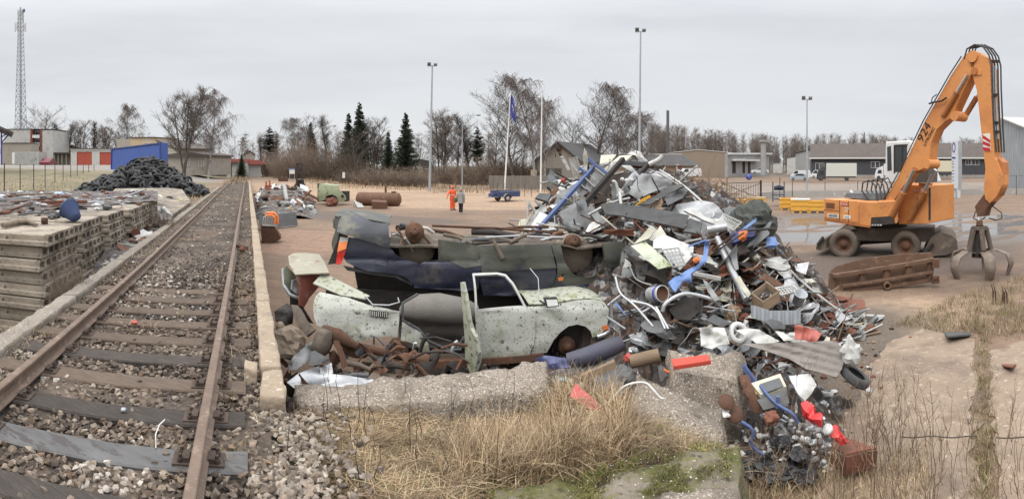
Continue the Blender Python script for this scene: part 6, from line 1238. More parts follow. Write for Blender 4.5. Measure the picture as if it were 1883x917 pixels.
for i,(x,y)in enumerate(((992,302),(1033,312),(1083,303),(1080,380))):piece('foam_piece',m_white2,'lump of white foam lying on the burnt brown board','foam',lambda m:clump(m,pd(950+x/5.096,270+y/5.096,10.2),.042,.8,i,6),'white foam lumps on the heap')
S('A','grey_sheet_piece',m_dgrey,'upright rounded dark grey panel left of the bent white pipe','panel',[(893,345),(925,330),(938,420),(930,510),(900,510),(888,430)],d=9.65,gy=.3)
piece('red_shoe',m_red,'small red and white thing wedged among the white racks at the heap top','scrap lump',lambda m:clump(m,pd(1036,331,10.7),.055,1,3,6))
T_('A','dark_rod',m_dark,'dark rod slanting in front of the upright white board','rod',[(368,238),(520,328)],.02,d=10.7);T_('A','dark_rod',m_dark,'thin dark rod behind the dark grey lid','rod',[(390,370),(440,290)],.015,d=10.8)
S('A','brown_sheet',m_rust,'brown sheet right above the dark grey lid','sheet',[(305,430),(385,375),(400,400),(340,470)],d=10.5,gy=.6)
S('B','grey_sheet',m_grey,'big pale crumpled grey sheet near the right top of the heap','sheet',[(158,372),(200,290),(262,213),(385,228),(508,268),(500,312),(320,378),(232,425)],d=10.0,gy=.8,bend=.14,nu=12,nv=9);S('B','grey_channel',m_dgrey,'long bent grey channel below the big pale sheet','channel',[(238,470),(300,440),(470,328),(592,308),(604,326),(472,382),(335,465)],d=9.6,gy=.5,th=.05)
S('B','grey_sheet',m_dgrey,'curved dark grey sheet at the right below the big pale sheet','sheet',[(440,400),(560,335),(602,312),(632,352),(592,412),(470,472)],d=9.65,gy=.9,bend=.14);T_('B','yellow_bar',M('yellow_paint',(.62,.33,.04),None,s=5,rough=.6),'short yellow bar on the pale grey sheet','bar',[(208,462),(332,394)],0,d=9.5,w_=(.06,.05))
S('B','duct_sheet_piece',m_dgrey,'very long dark grey duct panel across the front of the heap','panel',[(-70,470),(0,452),(130,465),(642,556),(602,662),(250,592),(110,560),(-30,545)],d=9.0,gx=.05,gy=.5,th=.05,bend=.03);S('B','duct_sheet_piece',m_dgrey,'short dark grey panel at the right end of the long duct panel','panel',[(640,578),(748,605),(730,712),(594,692)],d=8.95,gy=.5,th=.05)
T_('B','bed_frame',m_white,'white bent tube frame of a bed sloping down the right side of the heap','frame',[(405,185),(470,225),(610,315),(840,525),(842,555),(820,570),(800,555),(675,405)],.022,d=[10.2,10.15,9.9,9.6,9.55,9.55,9.6,9.9]);T_('B','tube_frame',m_white,'second white tube lying beside the white bed frame','tube',[(390,205),(560,308)],.02,d=10.2);T_('B','white_pipe',m_white,'thick white pipe end pointing up at the right top of the heap','pipe',[(320,140),(400,105),(432,70)],.05,d=10.5)
S('B','white_trough',m_white,'long white trough at the right end of the duct panel','trough',[(598,520),(650,508),(872,615),(872,642),(790,612),(660,552)],d=9.2,gy=.4,th=.05);
def wires(z,quad,nu,nv,d,name,mat,label,r=.007,gy=.5):
 P=zx(z,quad);cy=sum(p[1]for p in P)/4;mb=MB()
 def q(s_,t):x=(P[0][0]*(1-s_)+P[1][0]*s_)*(1-t)+(P[3][0]*(1-s_)+P[2][0]*s_)*t;y=(P[0][1]*(1-s_)+P[1][1]*s_)*(1-t)+(P[3][1]*(1-s_)+P[2][1]*s_)*t;return pd(x,y,d-gy*(y-cy)/100)
 for i in range(nu+1):mb.tube([q(i/nu,0),q(i/nu,1)],r*(2 if i in(0,nu)else 1),4)
 for j in range(nv+1):mb.tube([q(0,j/nv),q(1,j/nv)],r*(2 if j in(0,nv)else 1),4)
 return tag(mb.build(name,mat,origin='c'),label,'wire shelf')
wires('B',[(915,535),(1065,605),(1000,672),(908,618)],12,3,9.3,'wire_shelf',m_white,'white wire shelf at the right side of the heap near the bucket crates');wires('C',[(498,200),(650,180),(712,345),(600,362)],4,5,7.55,'wire_grid',m_alu,'small wire grid lying on the white cooker panel',.006,.4)
T_('B','wide_pipe',m_alu,'wide grey pipe with an open end on the right of the heap','pipe',[(792,668),(860,655),(948,642)],.075,d=9.1,n=14);S('B','blue_strip',m_lblue,'light blue pointed strip at the right edge of the heap','strip',[(1038,682),(1185,568),(1178,602),(1052,694)],d=9.3,gy=.5)
S('B','blue_case',M('navy_plastic',(.03,.04,.14),None,s=4,rough=.5),'dark blue plastic case at the right side of the heap','case',[(988,800),(972,735),(1050,690),(1170,678),(1172,735),(1060,775)],d=9.2,gy=.6,th=.12);S('B','orange_case',m_orange,'dull orange cube beside the dark blue case','case',[(1040,700),(1085,682),(1105,740),(1070,765),(1038,735)],d=9.05,gy=.6,th=.12)
piece('dark_tarp',M('dark_tarp',(.07,.075,.065),(.045,.05,.045),s=4,rough=.8),'dark bulging tarpaulin at the right shoulder of the heap','tarpaulin',lambda m:clump(m,pd(1388,408,9.9),.42,.8,4,14));T_('B','dark_rod',m_dark,'dark rod pointing right out of the heap above the puddles','rod',[(1090,672),(1312,655)],.022,d=9.1)
S('C','cooker_sheet_piece',m_white2,'big white cooker panel in the front of the heap','panel',[(410,192),(415,110),(500,58),(640,115),(792,176),(786,262),(662,397),(600,330),(520,262),(500,192)],d=7.75,gy=.45,th=.03,bend=.02);S('C','mossy_sheet_piece',M('mossy_white',(.55,.56,.5),(.38,.42,.26),s=3,rough=.7,spots=[((.2,.24,.09),6,.56,.64)],rv=0),'white panel stained with moss left of the white cooker panel','panel',[(198,172),(342,134),(470,245),(602,356),(460,387),(330,282)],d=7.6,gy=.5,th=.03)
S('C','black_housing',m_dark,'black perforated housing below the mossy panel','housing',[(185,228),(330,295),(595,370),(515,525),(340,505),(240,485)],d=7.85,gy=.3,th=.2);S('C','perforated_plate',m_dgrey,'grey plate with round holes inside the black housing','plate',[(245,380),(375,320),(330,495),(260,470)],d=7.62,gy=.3)
T_('C','white_edging',m_white,'thin white edging below the black housing','strip',[(185,330),(240,470),(300,500),(420,540)],.012,d=7.6);S('C','green_sheet_piece',m_cream,'long pale green panel behind the mossy panel','panel',[(228,152),(370,-5),(445,-5),(385,95),(262,142)],d=8.3,gy=.8,th=.02);S('C','green_sheet_piece',m_cream,'short pale green panel behind the white cooker panel','panel',[(408,105),(475,-20),(535,65),(495,75)],d=8.2,gy=.8,th=.02)
S('C','blue_mudguard',m_lblue,'bent light blue plastic mudguard in the front of the heap','mudguard',[(898,108),(937,108),(930,220),(912,305),(840,385),(765,432),(775,500),(700,490),(622,602),(590,570),(550,512),(640,450),(725,405),(852,335),(880,258)],d=7.4,gy=.45,th=.02,bend=.14,nu=12,nv=12);T_('C','blue_bar',m_lblue,'thin light blue bar above the white cooker panel','bar',[(742,168),(905,110)],.012,d=7.6)
b=thing('paint_bucket','white paint bucket with a blue band lying open on the heap','bucket',pd(1212,540,7.1),0,None,True);c0=pd(1197,541,7.25);axb=(pd(1229,539,6.95)-c0).normalized();T0=frame(c0,axb.orthogonal(),axb.cross(axb.orthogonal()));Lb=.27
mb=MB();mb.lathe([(0,0),(.10,0),(.105,Lb),(.112,Lb),(.112,Lb-.02)],22,T0);mb.build('shell',m_white2,parent=b);mb=MB();mb.lathe([(.1055,Lb*.62),(.108,Lb*.62),(.108,Lb*.74),(.1055,Lb*.74)],22,T0,True,True);mb.build('band',plain('blue_band',(.03,.05,.4),.5),parent=b);mb=MB();mb.lathe([(.1,Lb-.004),(.095,Lb*.8),(0,Lb*.8)],22,T0);mb.build('inside',m_rust,parent=b)
T_('C','perforated_rail',m_white,'white perforated rail right of the blue mudguard','rail',[(785,418),(1048,472)],0,d=7.6,w_=(.05,.05));piece('orange_lump',m_orange,'small orange plastic lump beside the white cooker panel','plastic lump',lambda m:clump(m,pd(1281,478,7.6),.055,.8,9,6))
b=thing('tube_frame','aluminium chair frame of bent tubes right of the white car','frame',pd(1160,600,6.9),0,None,True)
for q,dd in(([(60,455),(95,615),(225,700),(410,917)],[7.2,7.0,6.9,6.7]),([(-10,720),(25,690),(105,628)],6.9),([(20,690),(32,917)],6.85),([(205,680),(430,722),(525,940)],[6.95,6.9,6.7]),([(440,735),(555,940)],[6.92,6.72]),([(-20,830),(150,940)],6.8),([(300,790),(400,735)],6.95)):tubemb('C',q,.017,d=dd).build('tube',m_alu,parent=b)
S('C','blue_tag',m_lblue,'small blue strip inside the aluminium chair frame','strip',[(55,710),(75,690),(170,830),(140,800)],d=6.95);T_('C','bent_tube',m_alu,'wide bent grey tube arching right of the paint bucket','tube',[(500,775),(520,700),(680,605),(820,620),(1000,672)],.028,d=[6.95,6.95,7.05,7.15,7.2])
S('C','grey_fin',m_grey,'grey folded sheet at the end of the wide bent tube','sheet',[(880,480),(920,500),(1040,670),(990,685),(930,600)],d=7.2,gy=.5);S('C','dark_cover',m_dark,'dark curved cover under the wide bent tube','cover',[(560,760),(690,640),(840,650),(870,760),(760,860),(620,850)],d=7.25,gy=.4)
b=thing('wooden_crate','brown wooden drawer full of small rusty parts on the right slope','drawer',pd(1410,545,8.1),0,None,True);P=zx('D',[(372,452),(505,356),(612,436),(472,528)]);Q=[pd(P[0][0],P[0][1],8.15),pd(P[1][0],P[1][1],8.5),pd(P[2][0],P[2][1],8.15),pd(P[3][0],P[3][1],7.85)];dn=V((0,-.02,-.16))
for i in range(4):mb=MB();a,c=Q[i],Q[(i+1)%4];inw=((sum(Q,V())/4)-(a+c)/2).normalized()*.018;mb.hexa([a+dn,c+dn,c+dn+inw,a+dn+inw,a,c,c+inw,a+inw]);mb.build('side',m_wood,parent=b)
mb=MB();mb.prism([q+dn*.6 for q in Q],V((0,0,-.02)));mb.build('bottom',m_dark,parent=b)
mid=sum(Q,V())/4+dn*.45
for i in range(12):piece('rusty_part',random.choice([m_rust,m_alu,m_white,m_dgrey]),'small metal part lying in the wooden drawer','metal part',lambda m:clump(m,mid+V((random.uniform(-.12,.12),random.uniform(-.1,.1),.01)),random.uniform(.012,.03),.7,i,5),'small parts in the wooden drawer')
S('D','brown_board',m_rust,'brown rusty board behind the wooden drawer','board',[(438,345),(480,288),(600,350),(642,392),(575,402),(505,350)],d=8.6,gy=.7,th=.015);T_('D','wide_pipe',m_alu,'long wide grey pipe running down the right slope','pipe',[(85,-15),(170,180),(250,340),(332,505)],.055,d=[9.0,8.7,8.4,8.1],n=12)
S('D','grey_channel',m_grey,'pale grey folded channel right of the long wide pipe','channel',[(130,20),(200,105),(252,108),(262,255),(235,270),(190,150)],d=8.7,gy=.7,th=.04);S('D','pale_strip',m_cream,'pale strip of sheet left of the wooden drawer','strip',[(235,330),(275,310),(372,462),(345,492),(300,430)],d=8.2,gy=.7);wires('D',[(578,412),(720,390),(772,430),(622,472)],6,3,8.4,'wire_shelf',m_white,'white wire shelf right of the wooden drawer',.012,.9)
piece('zinc_bucket',m_galv,'grey zinc bucket standing tilted on the right slope','bucket',lambda m:bucketmb(m,pd(1466,557,8.2),.085,.10,.20,(.05,-.5,.85),18));S('D','zinc_sheet',m_galv,'corrugated zinc sheet standing on edge below the wooden drawer','sheet',[(370,552),(410,560),(530,600),(792,598),(790,712),(640,720),(490,692),(376,655)],d=7.7,gy=.15,bend=.0,cor=(.03,.42,0),nu=46,nv=3,th=.006)
S('D','red_roof_tile',M('red_tile_sheet',(.42,.12,.09),(.34,.10,.08),s=3,rough=.6,rv=0),'red piece of tile shaped roof sheet below the zinc sheet','roof sheet',[(738,718),(850,740),(968,790),(940,840),(908,888),(830,850),(742,842)],d=7.4,gy=.5,cor=(.022,.35,.1),nu=18,nv=8);T_('D','white_tube',m_white,'very long white tube running down the right edge of the heap','tube',[(655,212),(820,380),(1130,612)],.022,d=[9.7,9.6,9.6]);T_('P','white_tube',m_white,'white tube lying flat on the ground at the right foot of the heap','tube',[(1515,575),(1626,582)],.035,d=[11.0,11.1]);T_('P','white_lath',m_white,'white lath on the ground beside the flat white tube','lath',[(1538,572),(1594,596)],.02,d=10.8)
mb=MB();mb.lathe([(.12+.04*math.cos(a*pi/4),.04*math.sin(a*pi/4))for a in range(8)],22,frame(pd(1358,612,7.3),(1,.3,.2),(-.1,.5,.9)),True,True);tag(mb.build('white_ring',m_white2,origin='c'),'white plastic ring seat among the white sheets at the heap foot','ring')
S('D','white_sheet',m_white,'crumpled white sheet at the front foot of the heap','sheet',[(-60,745),(0,738),(150,750),(192,882),(100,900),(40,930),(-50,900)],d=6.9,gy=.6,bend=.13,nu=10,nv=10);S('D','white_fender',m_white,'long white curved panel right of the ring seat','panel',[(240,770),(345,752),(440,762),(612,862),(520,885),(420,882),(350,830)],d=7.15,gy=.6,bend=.08);S('D','white_sheet',m_white,'small white sheet left of the red tile sheet','sheet',[(560,765),(640,785),(745,850),(650,858)],d=7.2,gy=.6);S('D','dark_case',m_dgrey,'dark grey case with vents below the zinc sheet','case',[(488,722),(540,693),(605,715),(655,752),(640,778),(540,760)],d=7.35,gy=.6,th=.06);S('D','glass_tray',m_dgrey,'dark glass tray behind the crumpled white sheet','tray',[(-10,692),(60,640),(195,710),(122,748)],d=7.2,gy=.9,th=.02)
for i,(x,y,r,sq,mt,lab)in enumerate(((215,620,.13,.9,m_wood,'fibrous brown lump left below the wooden drawer'),(320,660,.11,.6,m_rustred,'reddish rusty lump above the ring seat'),(690,745,.1,.8,m_dark,'black lump left of the red tile sheet'),(675,305,.085,.9,m_white,'white enamel pot high on the right slope'),(835,355,.07,.7,m_white,'small white lump right of the very long white tube'))):piece('scrap_lump',mt,lab,'scrap lump',lambda m:clump(m,pd(1300+x/4.585,440+y/4.585,hp(1300+x/4.585,440+y/4.585)-.15),r,sq,i+30,10))
piece('enamel_can',m_white2,'white and blue enamel can at the right edge of the heap','can',lambda m:bucketmb(m,gp(1511,548)+V((-.2,0,0)),.10,.13,.2,(.1,-.1,1),18));S('P','brown_sheet',m_rustred,'brown curved sheet lying beside the steel blade','sheet',[(1508,545),(1535,543),(1590,552),(1592,566),(1560,574),(1530,565)],d=11.2,gy=2.5,bend=.15);S('P','grey_sheet',m_alu,'pale grey sheet at the right end of the upper slope','sheet',[(1460,486),(1488,482),(1482,505),(1464,498)],d=9.6,gy=.8);S('P','blue_can',m_lblue,'small blue tube end at the right shoulder of the heap','can',[(1411,443),(1425,442),(1427,456),(1413,458)],d=9.5,th=.1)
S('E','roof_sheet',M('weathered_roof_sheet',(.22,.195,.175),(.16,.14,.125),s=3,rough=.85,spots=[((.3,.27,.24),6,.6,.7)],rv=0),'large weathered grey corrugated roof sheet at the front foot of the heap','roof sheet',[(232,175),(480,165),(718,158),(765,225),(745,300),(715,345),(640,322),(560,302),(480,252),(345,205)],d=6.7,gy=.7,cor=(.022,.12,-.45),bend=.05,nu=20,nv=14,th=.006)
piece('white_bag',m_white,'white torn bag at the right end of the grey roof sheet','bag',lambda m:clump(m,pd(1564,648,6.75),.13,1.3,14,9));
o=tyre0.copy();COL.objects.link(o);o.location=pd(1572,692,6.75);o.rotation_euler=(.3,.5,0);o.scale=(.65,)*3;tag(o,'black tyre lying at the right end of the grey roof sheet','tyre');del o['group']
b=thing('old_printer','old cream office machine with a dark window and keys','office machine',pd(1415,725,6.0),0,None,True)
sheetmb('E',[(280,392),(430,342),(462,408),(330,452)],d=6.0,gy=.9,bend=0,th=.05).build('top',m_cream,parent=b);sheetmb('E',[(312,455),(462,405),(476,470),(345,505)],d=5.92,gy=.2,bend=0,th=.16).build('front',m_grey,parent=b);sheetmb('E',[(325,385),(425,352),(447,396),(345,432)],d=5.96,gy=.9,bend=0,th=.02).build('window',m_dgrey,parent=b);sheetmb('E',[(285,398),(315,388),(328,428),(300,440)],d=5.955,gy=.9,bend=0,th=.02).build('keypad',M('yellow_keys',(.5,.36,.12),None,s=20),parent=b)
S('E','white_tile',m_white,'crumpled white slab right of the cream office machine','slab',[(475,352),(580,330),(616,392),(542,467),(510,420)],d=6.1,gy=.6,bend=.05,th=.04);T_('E','blue_tube',m_blue,'bent blue tube lying across the cream office machine','tube',[(328,385),(360,430),(420,488),(500,530),(520,575)],.02,d=[5.9,5.8,5.7,5.65,5.65]);T_('E','blue_tube',m_blue,'second blue tube branching toward the cream office machine','tube',[(415,500),(418,440)],.02,d=5.72);T_('E','blue_bar',m_blue,'short thick blue bar above the cream office machine','bar',[(238,282),(302,372)],0,d=6.2,w_=(.085,.05));T_('E','blue_tube',m_blue,'lower bent blue tube among the small white parts','tube',[(232,570),(300,612),(272,692),(345,738)],.018,d=5.4)
m_redp=M('red_plastic',(.55,.03,.03),(.42,.03,.03),s=4,rough=.35,rv=0)
S('E','red_case',m_redp,'upper bright red plastic case in the lower right spill','case',[(538,512),(560,498),(602,520),(648,575),(640,600),(590,578),(545,545)],d=5.6,gy=.6,th=.08,bend=.08);S('E','red_case',m_redp,'lower bright red plastic case in the lower right spill','case',[(690,622),(712,612),(765,650),(785,680),(745,690),(695,660)],d=5.45,gy=.6,th=.06,bend=.08);mb=MB();mb.lathe([(0,0),(.03,0),(.05,-.005),(.055,.0),(.055,.03),(0,.03)],18,frame(pd(1280+675/2.778,570+612/2.778,5.42),(.7,.3,.6),(-.3,.9,.1)));tag(mb.build('toy_wheel',m_white2,origin='c'),'white spoked wheel between the two bright red cases','wheel')
b=thing('brown_box','big brown rusty box at the lower right edge of the spill','box',pd(1570,860,5.3),0,None,True);P=[(692,705),(742,652),(922,712),(912,802),(762,835),(696,790)]
sheetmb('E',[(692,705),(742,652),(922,712),(765,745)],d=5.55,gy=1.6,bend=.01,th=.02).build('lid',m_rustred,parent=b);sheetmb('E',[(692,708),(765,748),(762,838),(696,792)],d=5.4,gx=-.6,gy=.0,bend=.01,th=.02).build('end',m_rust,parent=b);sheetmb('E',[(765,748),(922,715),(912,805),(762,838)],d=5.42,gx=.5,gy=.0,bend=.01,th=.02).build('side',m_rustred,parent=b)
for(x,y,r,lab)in((193,530,.10,'brown flat disc among the white parts in the spill'),(155,470,.09,'brown disc half covered by white film behind the flat one')):mb=MB();mb.lathe([(0,0),(r,0),(r,.008),(0,.008)],22,frame(pd(1280+x/2.778,570+y/2.778,5.5),(1,.1,.12),(-.1,.75,.6)));tag(mb.build('brown_disc',m_rust,origin='c'),lab,'disc')
S('E','rusty_profile',m_rust,'rusty bent profile left of the cream office machine','profile',[(212,345),(262,340),(300,440),(345,520),(300,520),(240,420)],d=5.9,gy=.5,bend=.1,th=.03);
for i,(x,y,r,sq,lab)in enumerate(((300,760,.20,.6,'black plastic sack at the foot of the spill, left one'),(420,790,.24,.6,'largest black plastic sack at the foot of the spill'),(430,640,.14,.6,'small black sack below the cream office machine'),(520,700,.15,.6,'black plastic sack left of the brown rusty box'),(560,810,.16,.5,'black plastic sack in front of the brown rusty box'))):piece('black_sack',plain('black_foil',(.012,.012,.013),.35),lab,'sack',lambda m:clump(m,pd(1280+x/2.778,570+y/2.778+12,5.5-(y-700)*.0015),r*.85,sq*.7,i+50,14))
piece('white_film',m_white2,'piece of white film lying left of the brown disc','film',lambda m:clump(m,pd(1326,760,5.45),.085,.3,77,8));piece('brown_rag',m_rustred,'fluffy rusty brown rag below the cream office machine','rag',lambda m:clump(m,pd(1418,768,5.6),.08,.8,78,10))
for i in range(150):
 x=random.uniform(1325,1530);y=random.uniform(690 if i>60 else 755,830)+(x-1325)*.2;piece('small_part',random.choice([m_white,m_alu,m_grey,m_white2,m_dgrey,m_dark,m_alu]),'small pale plastic or metal part in the lower right spill','small part',lambda m:clump(m,pd(x,y,hp(x,y)-.05),random.uniform(.015,.045),.7,i,5)if i%3 else m.tube([pd(x,y,hp(x,y)-.06),pd(x+random.uniform(-14,14),y+random.uniform(-8,8),hp(x,y)-.08)],random.uniform(.012,.03),8),'small parts of the lower right spill')
m_rbx=M('red_steel_box',(.47,.055,.03),(.38,.055,.035),s=3,rough=.5,rv=0);PB=zx('F',[(650,273),(838,245),(825,222),(645,240),(648,252),(836,222),(820,193),(632,216)])
mb=MB();mb.hexa([pd(*PB[k],5.66+(.16 if k in(2,3,6,7)else 0))for k in range(8)]);tag(mb.build('red_box',m_rbx,origin='c',bevel=.008),'long red steel box lying on the rounded boulder','box')
S('F','red_crate',M('pink_red_plastic',(.50,.09,.08),(.42,.08,.075),s=3,rough=.5,rv=0),'red plastic crate lying tilted in the dry grass','crate',[(130,425),(160,362),(302,487),(272,530)],d=5.05,gy=.4,bend=.0,th=.10)
S('F','wooden_box',m_wood,'wooden box with open top below the dark blue bumper','box',[(188,287),(352,218),(372,270),(205,333)],d=6.35,gy=.1,bend=0,th=.16);T_('F','blue_bumper',M('dirty_navy',(.045,.05,.09),(.07,.062,.06),s=3,rough=.5,rv=0),'dark blue bumper lying in front of the white car','bumper',[(118,225),(220,205),(320,165),(385,140)],[.09,.12,.12,.1],d=[6.6,6.6,6.7,6.8],n=12);S('F','blue_fender',M('navy_fender',(.075,.085,.2),(.05,.055,.12),s=3,rough=.4,rv=0),'dark blue bent wing panel left of the dark blue bumper','wing',[(-40,215),(0,200),(108,215),(137,262),(60,268),(-10,262)],d=6.55,gy=.5,bend=.08,th=.01)
S('F','rubber_flap',m_black,'black rubber flap above the wooden box','flap',[(40,300),(110,270),(210,250),(310,205),(345,215),(230,275),(120,300)],d=6.5,gy=.6,bend=.1);piece('grey_sack',m_dgrey,'dark grey sack right of the wooden box','sack',lambda m:clump(m,pd(1128,700,6.2),.23,.55,33,10));T_('F','paper_roll',m_wood,'pale cardboard roll behind the pointed boulder','roll',[(435,232),(500,215),(578,198)],.085,d=6.6,n=14)
for i in range(7):piece('blue_brick',M('turquoise_plaster',(.30,.42,.44),(.24,.3,.3),s=8,rough=.9,rv=.2),'small turquoise piece of plaster at the end of the long slab','plaster',lambda m:clump(m,pd(1000+random.uniform(75,190)/2.72,580+random.uniform(320,385)/2.72,5.95),random.uniform(.03,.055),.7,i,6),'turquoise plaster pieces beside the long slab')
mb=MB();mb.lathe([(0,0),(.12,0),(.12,.012),(0,.012)],20,frame(pd(1112,721,5.6),(1,.1,.1),(-.1,.6,.75)));tag(mb.build('dark_disc',m_dgrey,origin='c'),'dark round disc left of the pointed boulder','disc');T_('F','orange_clamp',m_orange,'small orange clamp under the long red box','clamp',[(600,270),(625,285),(682,283),(680,292)],.015,d=6.1);piece('red_lamp',m_red,'small red lamp glass right of the dark blue bumper','lamp glass',lambda m:clump(m,pd(1156,658,6.6),.06,.9,3,7))
T_('P','pale_stick',m_wood,'pale stick lying on the ground right of the heap','stick',[(1540,627),(1620,610)],.02,d=[9.7,10.1]);T_('P','upright_stick',m_wood,'thin upright stick in front of the right foot of the heap','stick',[(1541,624),(1570,536)],.01,d=[8.2,8.3]);S('P','red_tile',m_rustred,'flat red brown tile lying on the right pavement','tile',[(1838,668),(1870,671),(1862,677),(1845,674)],d=8.45,gy=8,bend=0,th=.02)
S('P','grey_plate',m_dgrey,'square grey plate lying on the yard beside the grass edge','plate',[(1735,612),(1775,607),(1786,617),(1742,621)],d=10.1,gy=3.3*9.7/3.3*.98,bend=0,th=.03);mb=MB();mb.lathe([(.05,-.02),(.12,-.02),(.13,.02),(.05,.03)],16,frame(pd(1565,603,10.2),(1,0,.2),(0,.5,.8)),True,True);tag(mb.build('old_hubcap',m_alu,origin='c'),'small old wheel rim on the ground right of the heap','rim')
for i in range(60):
 x=random.gauss(1560,45);y=random.uniform(590,720);q=gp(x,y,.02);piece('litter_bit',random.choice([m_white,m_rust,m_alu,m_wood,m_rustred,m_dark]),'small bit of litter on the ground right of the heap','litter',lambda m:clump(m,q,random.uniform(.02,.06),.4,i,5),'litter on the ground right of the heap')
TOPL=[(960,452),(985,400),(1005,350),(1040,330),(1080,305),(1130,298),(1200,300),(1260,335),(1310,375),(1400,415),(1460,475),(1520,540),(1600,595)]
BOTL=[(960,470),(1100,470),(1130,640),(1290,660),(1400,700),(1500,660),(1600,612)]
WM=[m_rust]*4+[m_dark]*4+[m_grey]*6+[m_dgrey]*4+[m_alu]*6+[m_white]*5+[m_rustred]*2+[m_wood]*2+[m_cream]*2
NM={m.name:m.name for m in WM};CW={'rusty_iron':'rusty','sooty_metal':'black','grey_painted_sheet':'grey','dark_grey_sheet':'dark grey','dull_aluminium':'silvery','dirty_white_enamel':'white','red_rust':'red brown','weathered_board':'wooden','cream_enamel':'cream'}
for i in range(700):
 x=random.uniform(960,1600);t,bt=lerp_tab(TOPL,x),lerp_tab(BOTL,x);y=t+(bt-t)*random.random()
 if x<1160 and y>442:x=random.uniform(1165,1560);t,bt=lerp_tab(TOPL,x),lerp_tab(BOTL,x);y=t+(bt-t)*random.random()
 d=hp(x,y)-random.uniform(.02,.16);q=pd(x,y,d);mt=random.choice(WM);cw=CW[mt.name]
 a=random.uniform(0,3.14);dv=V((math.cos(a),-abs(math.sin(a))*.5+random.uniform(-.2,.2),random.uniform(-.6,.6))).normalized();L=random.uniform(.08,.48)*(1.3 if y<500 else .9);k=random.random()
 if k<.42:
  r=random.uniform(.006,.02);L*=1.25;piece('scrap_rod',mt,'short %s rod or tube in the mixed scrap of the big heap'%cw,'rod',lambda m:m.tube([q-dv*L,q+V((0,0,random.uniform(-.06,.06))),q+dv*L],r,6),'%s rods in the big heap'%cw)
 elif k<.82:
  up=V((random.gauss(0,.5),-.4,.8)).cross(dv).normalized();w_=L*random.uniform(.25,.8);sd_=i*.7
  piece('scrap_sheet',mt,'small bent %s sheet in the mixed scrap of the big heap'%cw,'sheet',lambda m:m.grid(lambda s_,t_:q+dv*L*(2*s_-1)*.8+up*w_*(t_-.5)*(1+.7*math.sin(s_*3+sd_*2))+V((0,-1,.6))*(.07*math.sin(s_*4+sd_)+.04*math.sin(t_*5+sd_))+V((1,-1,1))*.10*L*fbm(V((s_*3,t_*3,sd_))),7,5,False,V((0,.006,-.004))),'small %s sheets in the big heap'%cw)
 else:piece('scrap_lump',mt,'small %s lump in the mixed scrap of the big heap'%cw,'scrap lump',lambda m:clump(m,q,random.uniform(.035,.10),.7,i,6),'%s lumps in the big heap'%cw)
for i in range(60):
 x=random.uniform(975,1560);t,bt=lerp_tab(TOPL,x),lerp_tab(BOTL,x);y=t+(bt-t)*random.random();q=pd(x,y,hp(x,y)-.1);mt=random.choice([m_dark,m_dark,m_alu,m_rust,m_white]);L=random.uniform(.15,.45)
 pts=smooth(bend_line(q,V((random.gauss(0,1),random.gauss(0,.5),random.gauss(0,.5))),L*2.2,8,-.03,.38),1)
 piece('loose_wire',mt,'curling %s wire or hose loose in the mixed scrap of the big heap'%CW[mt.name],'wire',lambda m:m.tube(pts,random.uniform(.005,.011),5),'%s wires in the big heap'%CW[mt.name])
for i in range(70):
 x=random.uniform(520,850);y=random.uniform(max(625,700-abs(x-560)),715);d=random.uniform(6.3,6.9)-(y-640)*.006;q=pd(x,y,d);mt=random.choice([m_rust]*5+[m_dark]*4+[m_dgrey,m_tan,m_alu]);a=random.uniform(0,3.1);dv=V((math.cos(a),random.uniform(-.3,.3),math.sin(a)*.7));L=random.uniform(.05,.22)
 if i%2:piece('scrap_rod',mt,'short bent rod among the car wreck parts','rod',lambda m:m.tube([q-dv*L,q+V((0,-.03,.05)),q+dv*L],random.uniform(.01,.03),6),'rods among the car wrecks')
 else:piece('scrap_strip',mt,'bent strip of sheet among the car wreck parts','strip',lambda m:m.grid(lambda s_,t_:q+dv*L*(2*s_-1)+V((.06*t_,-.08*math.sin(4*s_+i),.07*(t_-.5)*(1+math.sin(s_*4+i))+.05*math.sin(s_*3+i*2))),7,2,False,V((0,.008,0))),'strips among the car wrecks')
m_wcar=M('lichened_white_paint',(.55,.555,.50),(.45,.455,.40),s=1.6,rough=.6,spots=[((.30,.31,.2),3.2,.53,.70),((.12,.11,.085),34,.575,.65),((.09,.085,.065),11,.61,.66),((.22,.2,.15),7,.62,.70),((.15,.075,.04),5,.68,.74)],bump=.2,rv=0)
m_wtop=M('lichened_bonnet',(.40,.40,.33),(.32,.33,.255),s=2.2,rough=.7,spots=[((.09,.085,.06),13,.54,.62),((.22,.23,.12),4,.57,.66)],bump=.3,rv=0)
m_chrome=plain('dull_chrome',(.6,.6,.6),.25,.9)
m_bcar=M('dirty_navy_paint',(.022,.026,.05),(.032,.034,.052),s=1.3,rough=.30,spots=[((.11,.10,.085),2.0,.58,.78),((.2,.17,.14),24,.68,.74)],bump=.06,bs=3,rv=0,spec=.6)
m_bclad=M('dusty_cladding',(.06,.064,.052),(.085,.085,.066),s=1.6,rough=.5,spots=[((.14,.13,.10),2.4,.56,.70),((.03,.034,.045),1.3,.52,.66)],bump=.1,rv=0)
m_under=M('muddy_underbody',(.155,.125,.095),(.075,.06,.048),s=3.5,rough=.95,spots=[((.07,.055,.045),4,.55,.66)],bump=.6,rv=.1)
fw=Fac(575,1118,7.35,7.95);b=thing('white_car','pale lichen covered white car wreck with one door hanging open','car',pd(850,660,7.8),0,None,True)
def wf(x,y):return fw.pt(x,y,.08*max(0,(572-y)/35)**2+.05*((y-600)/60)**2-.03*math.sin(x*.012)+.03*fbm(V((x*.02,y*.025,3)),4)-.012*max(0,math.sin((y-566)*.4))*(560<y<574))
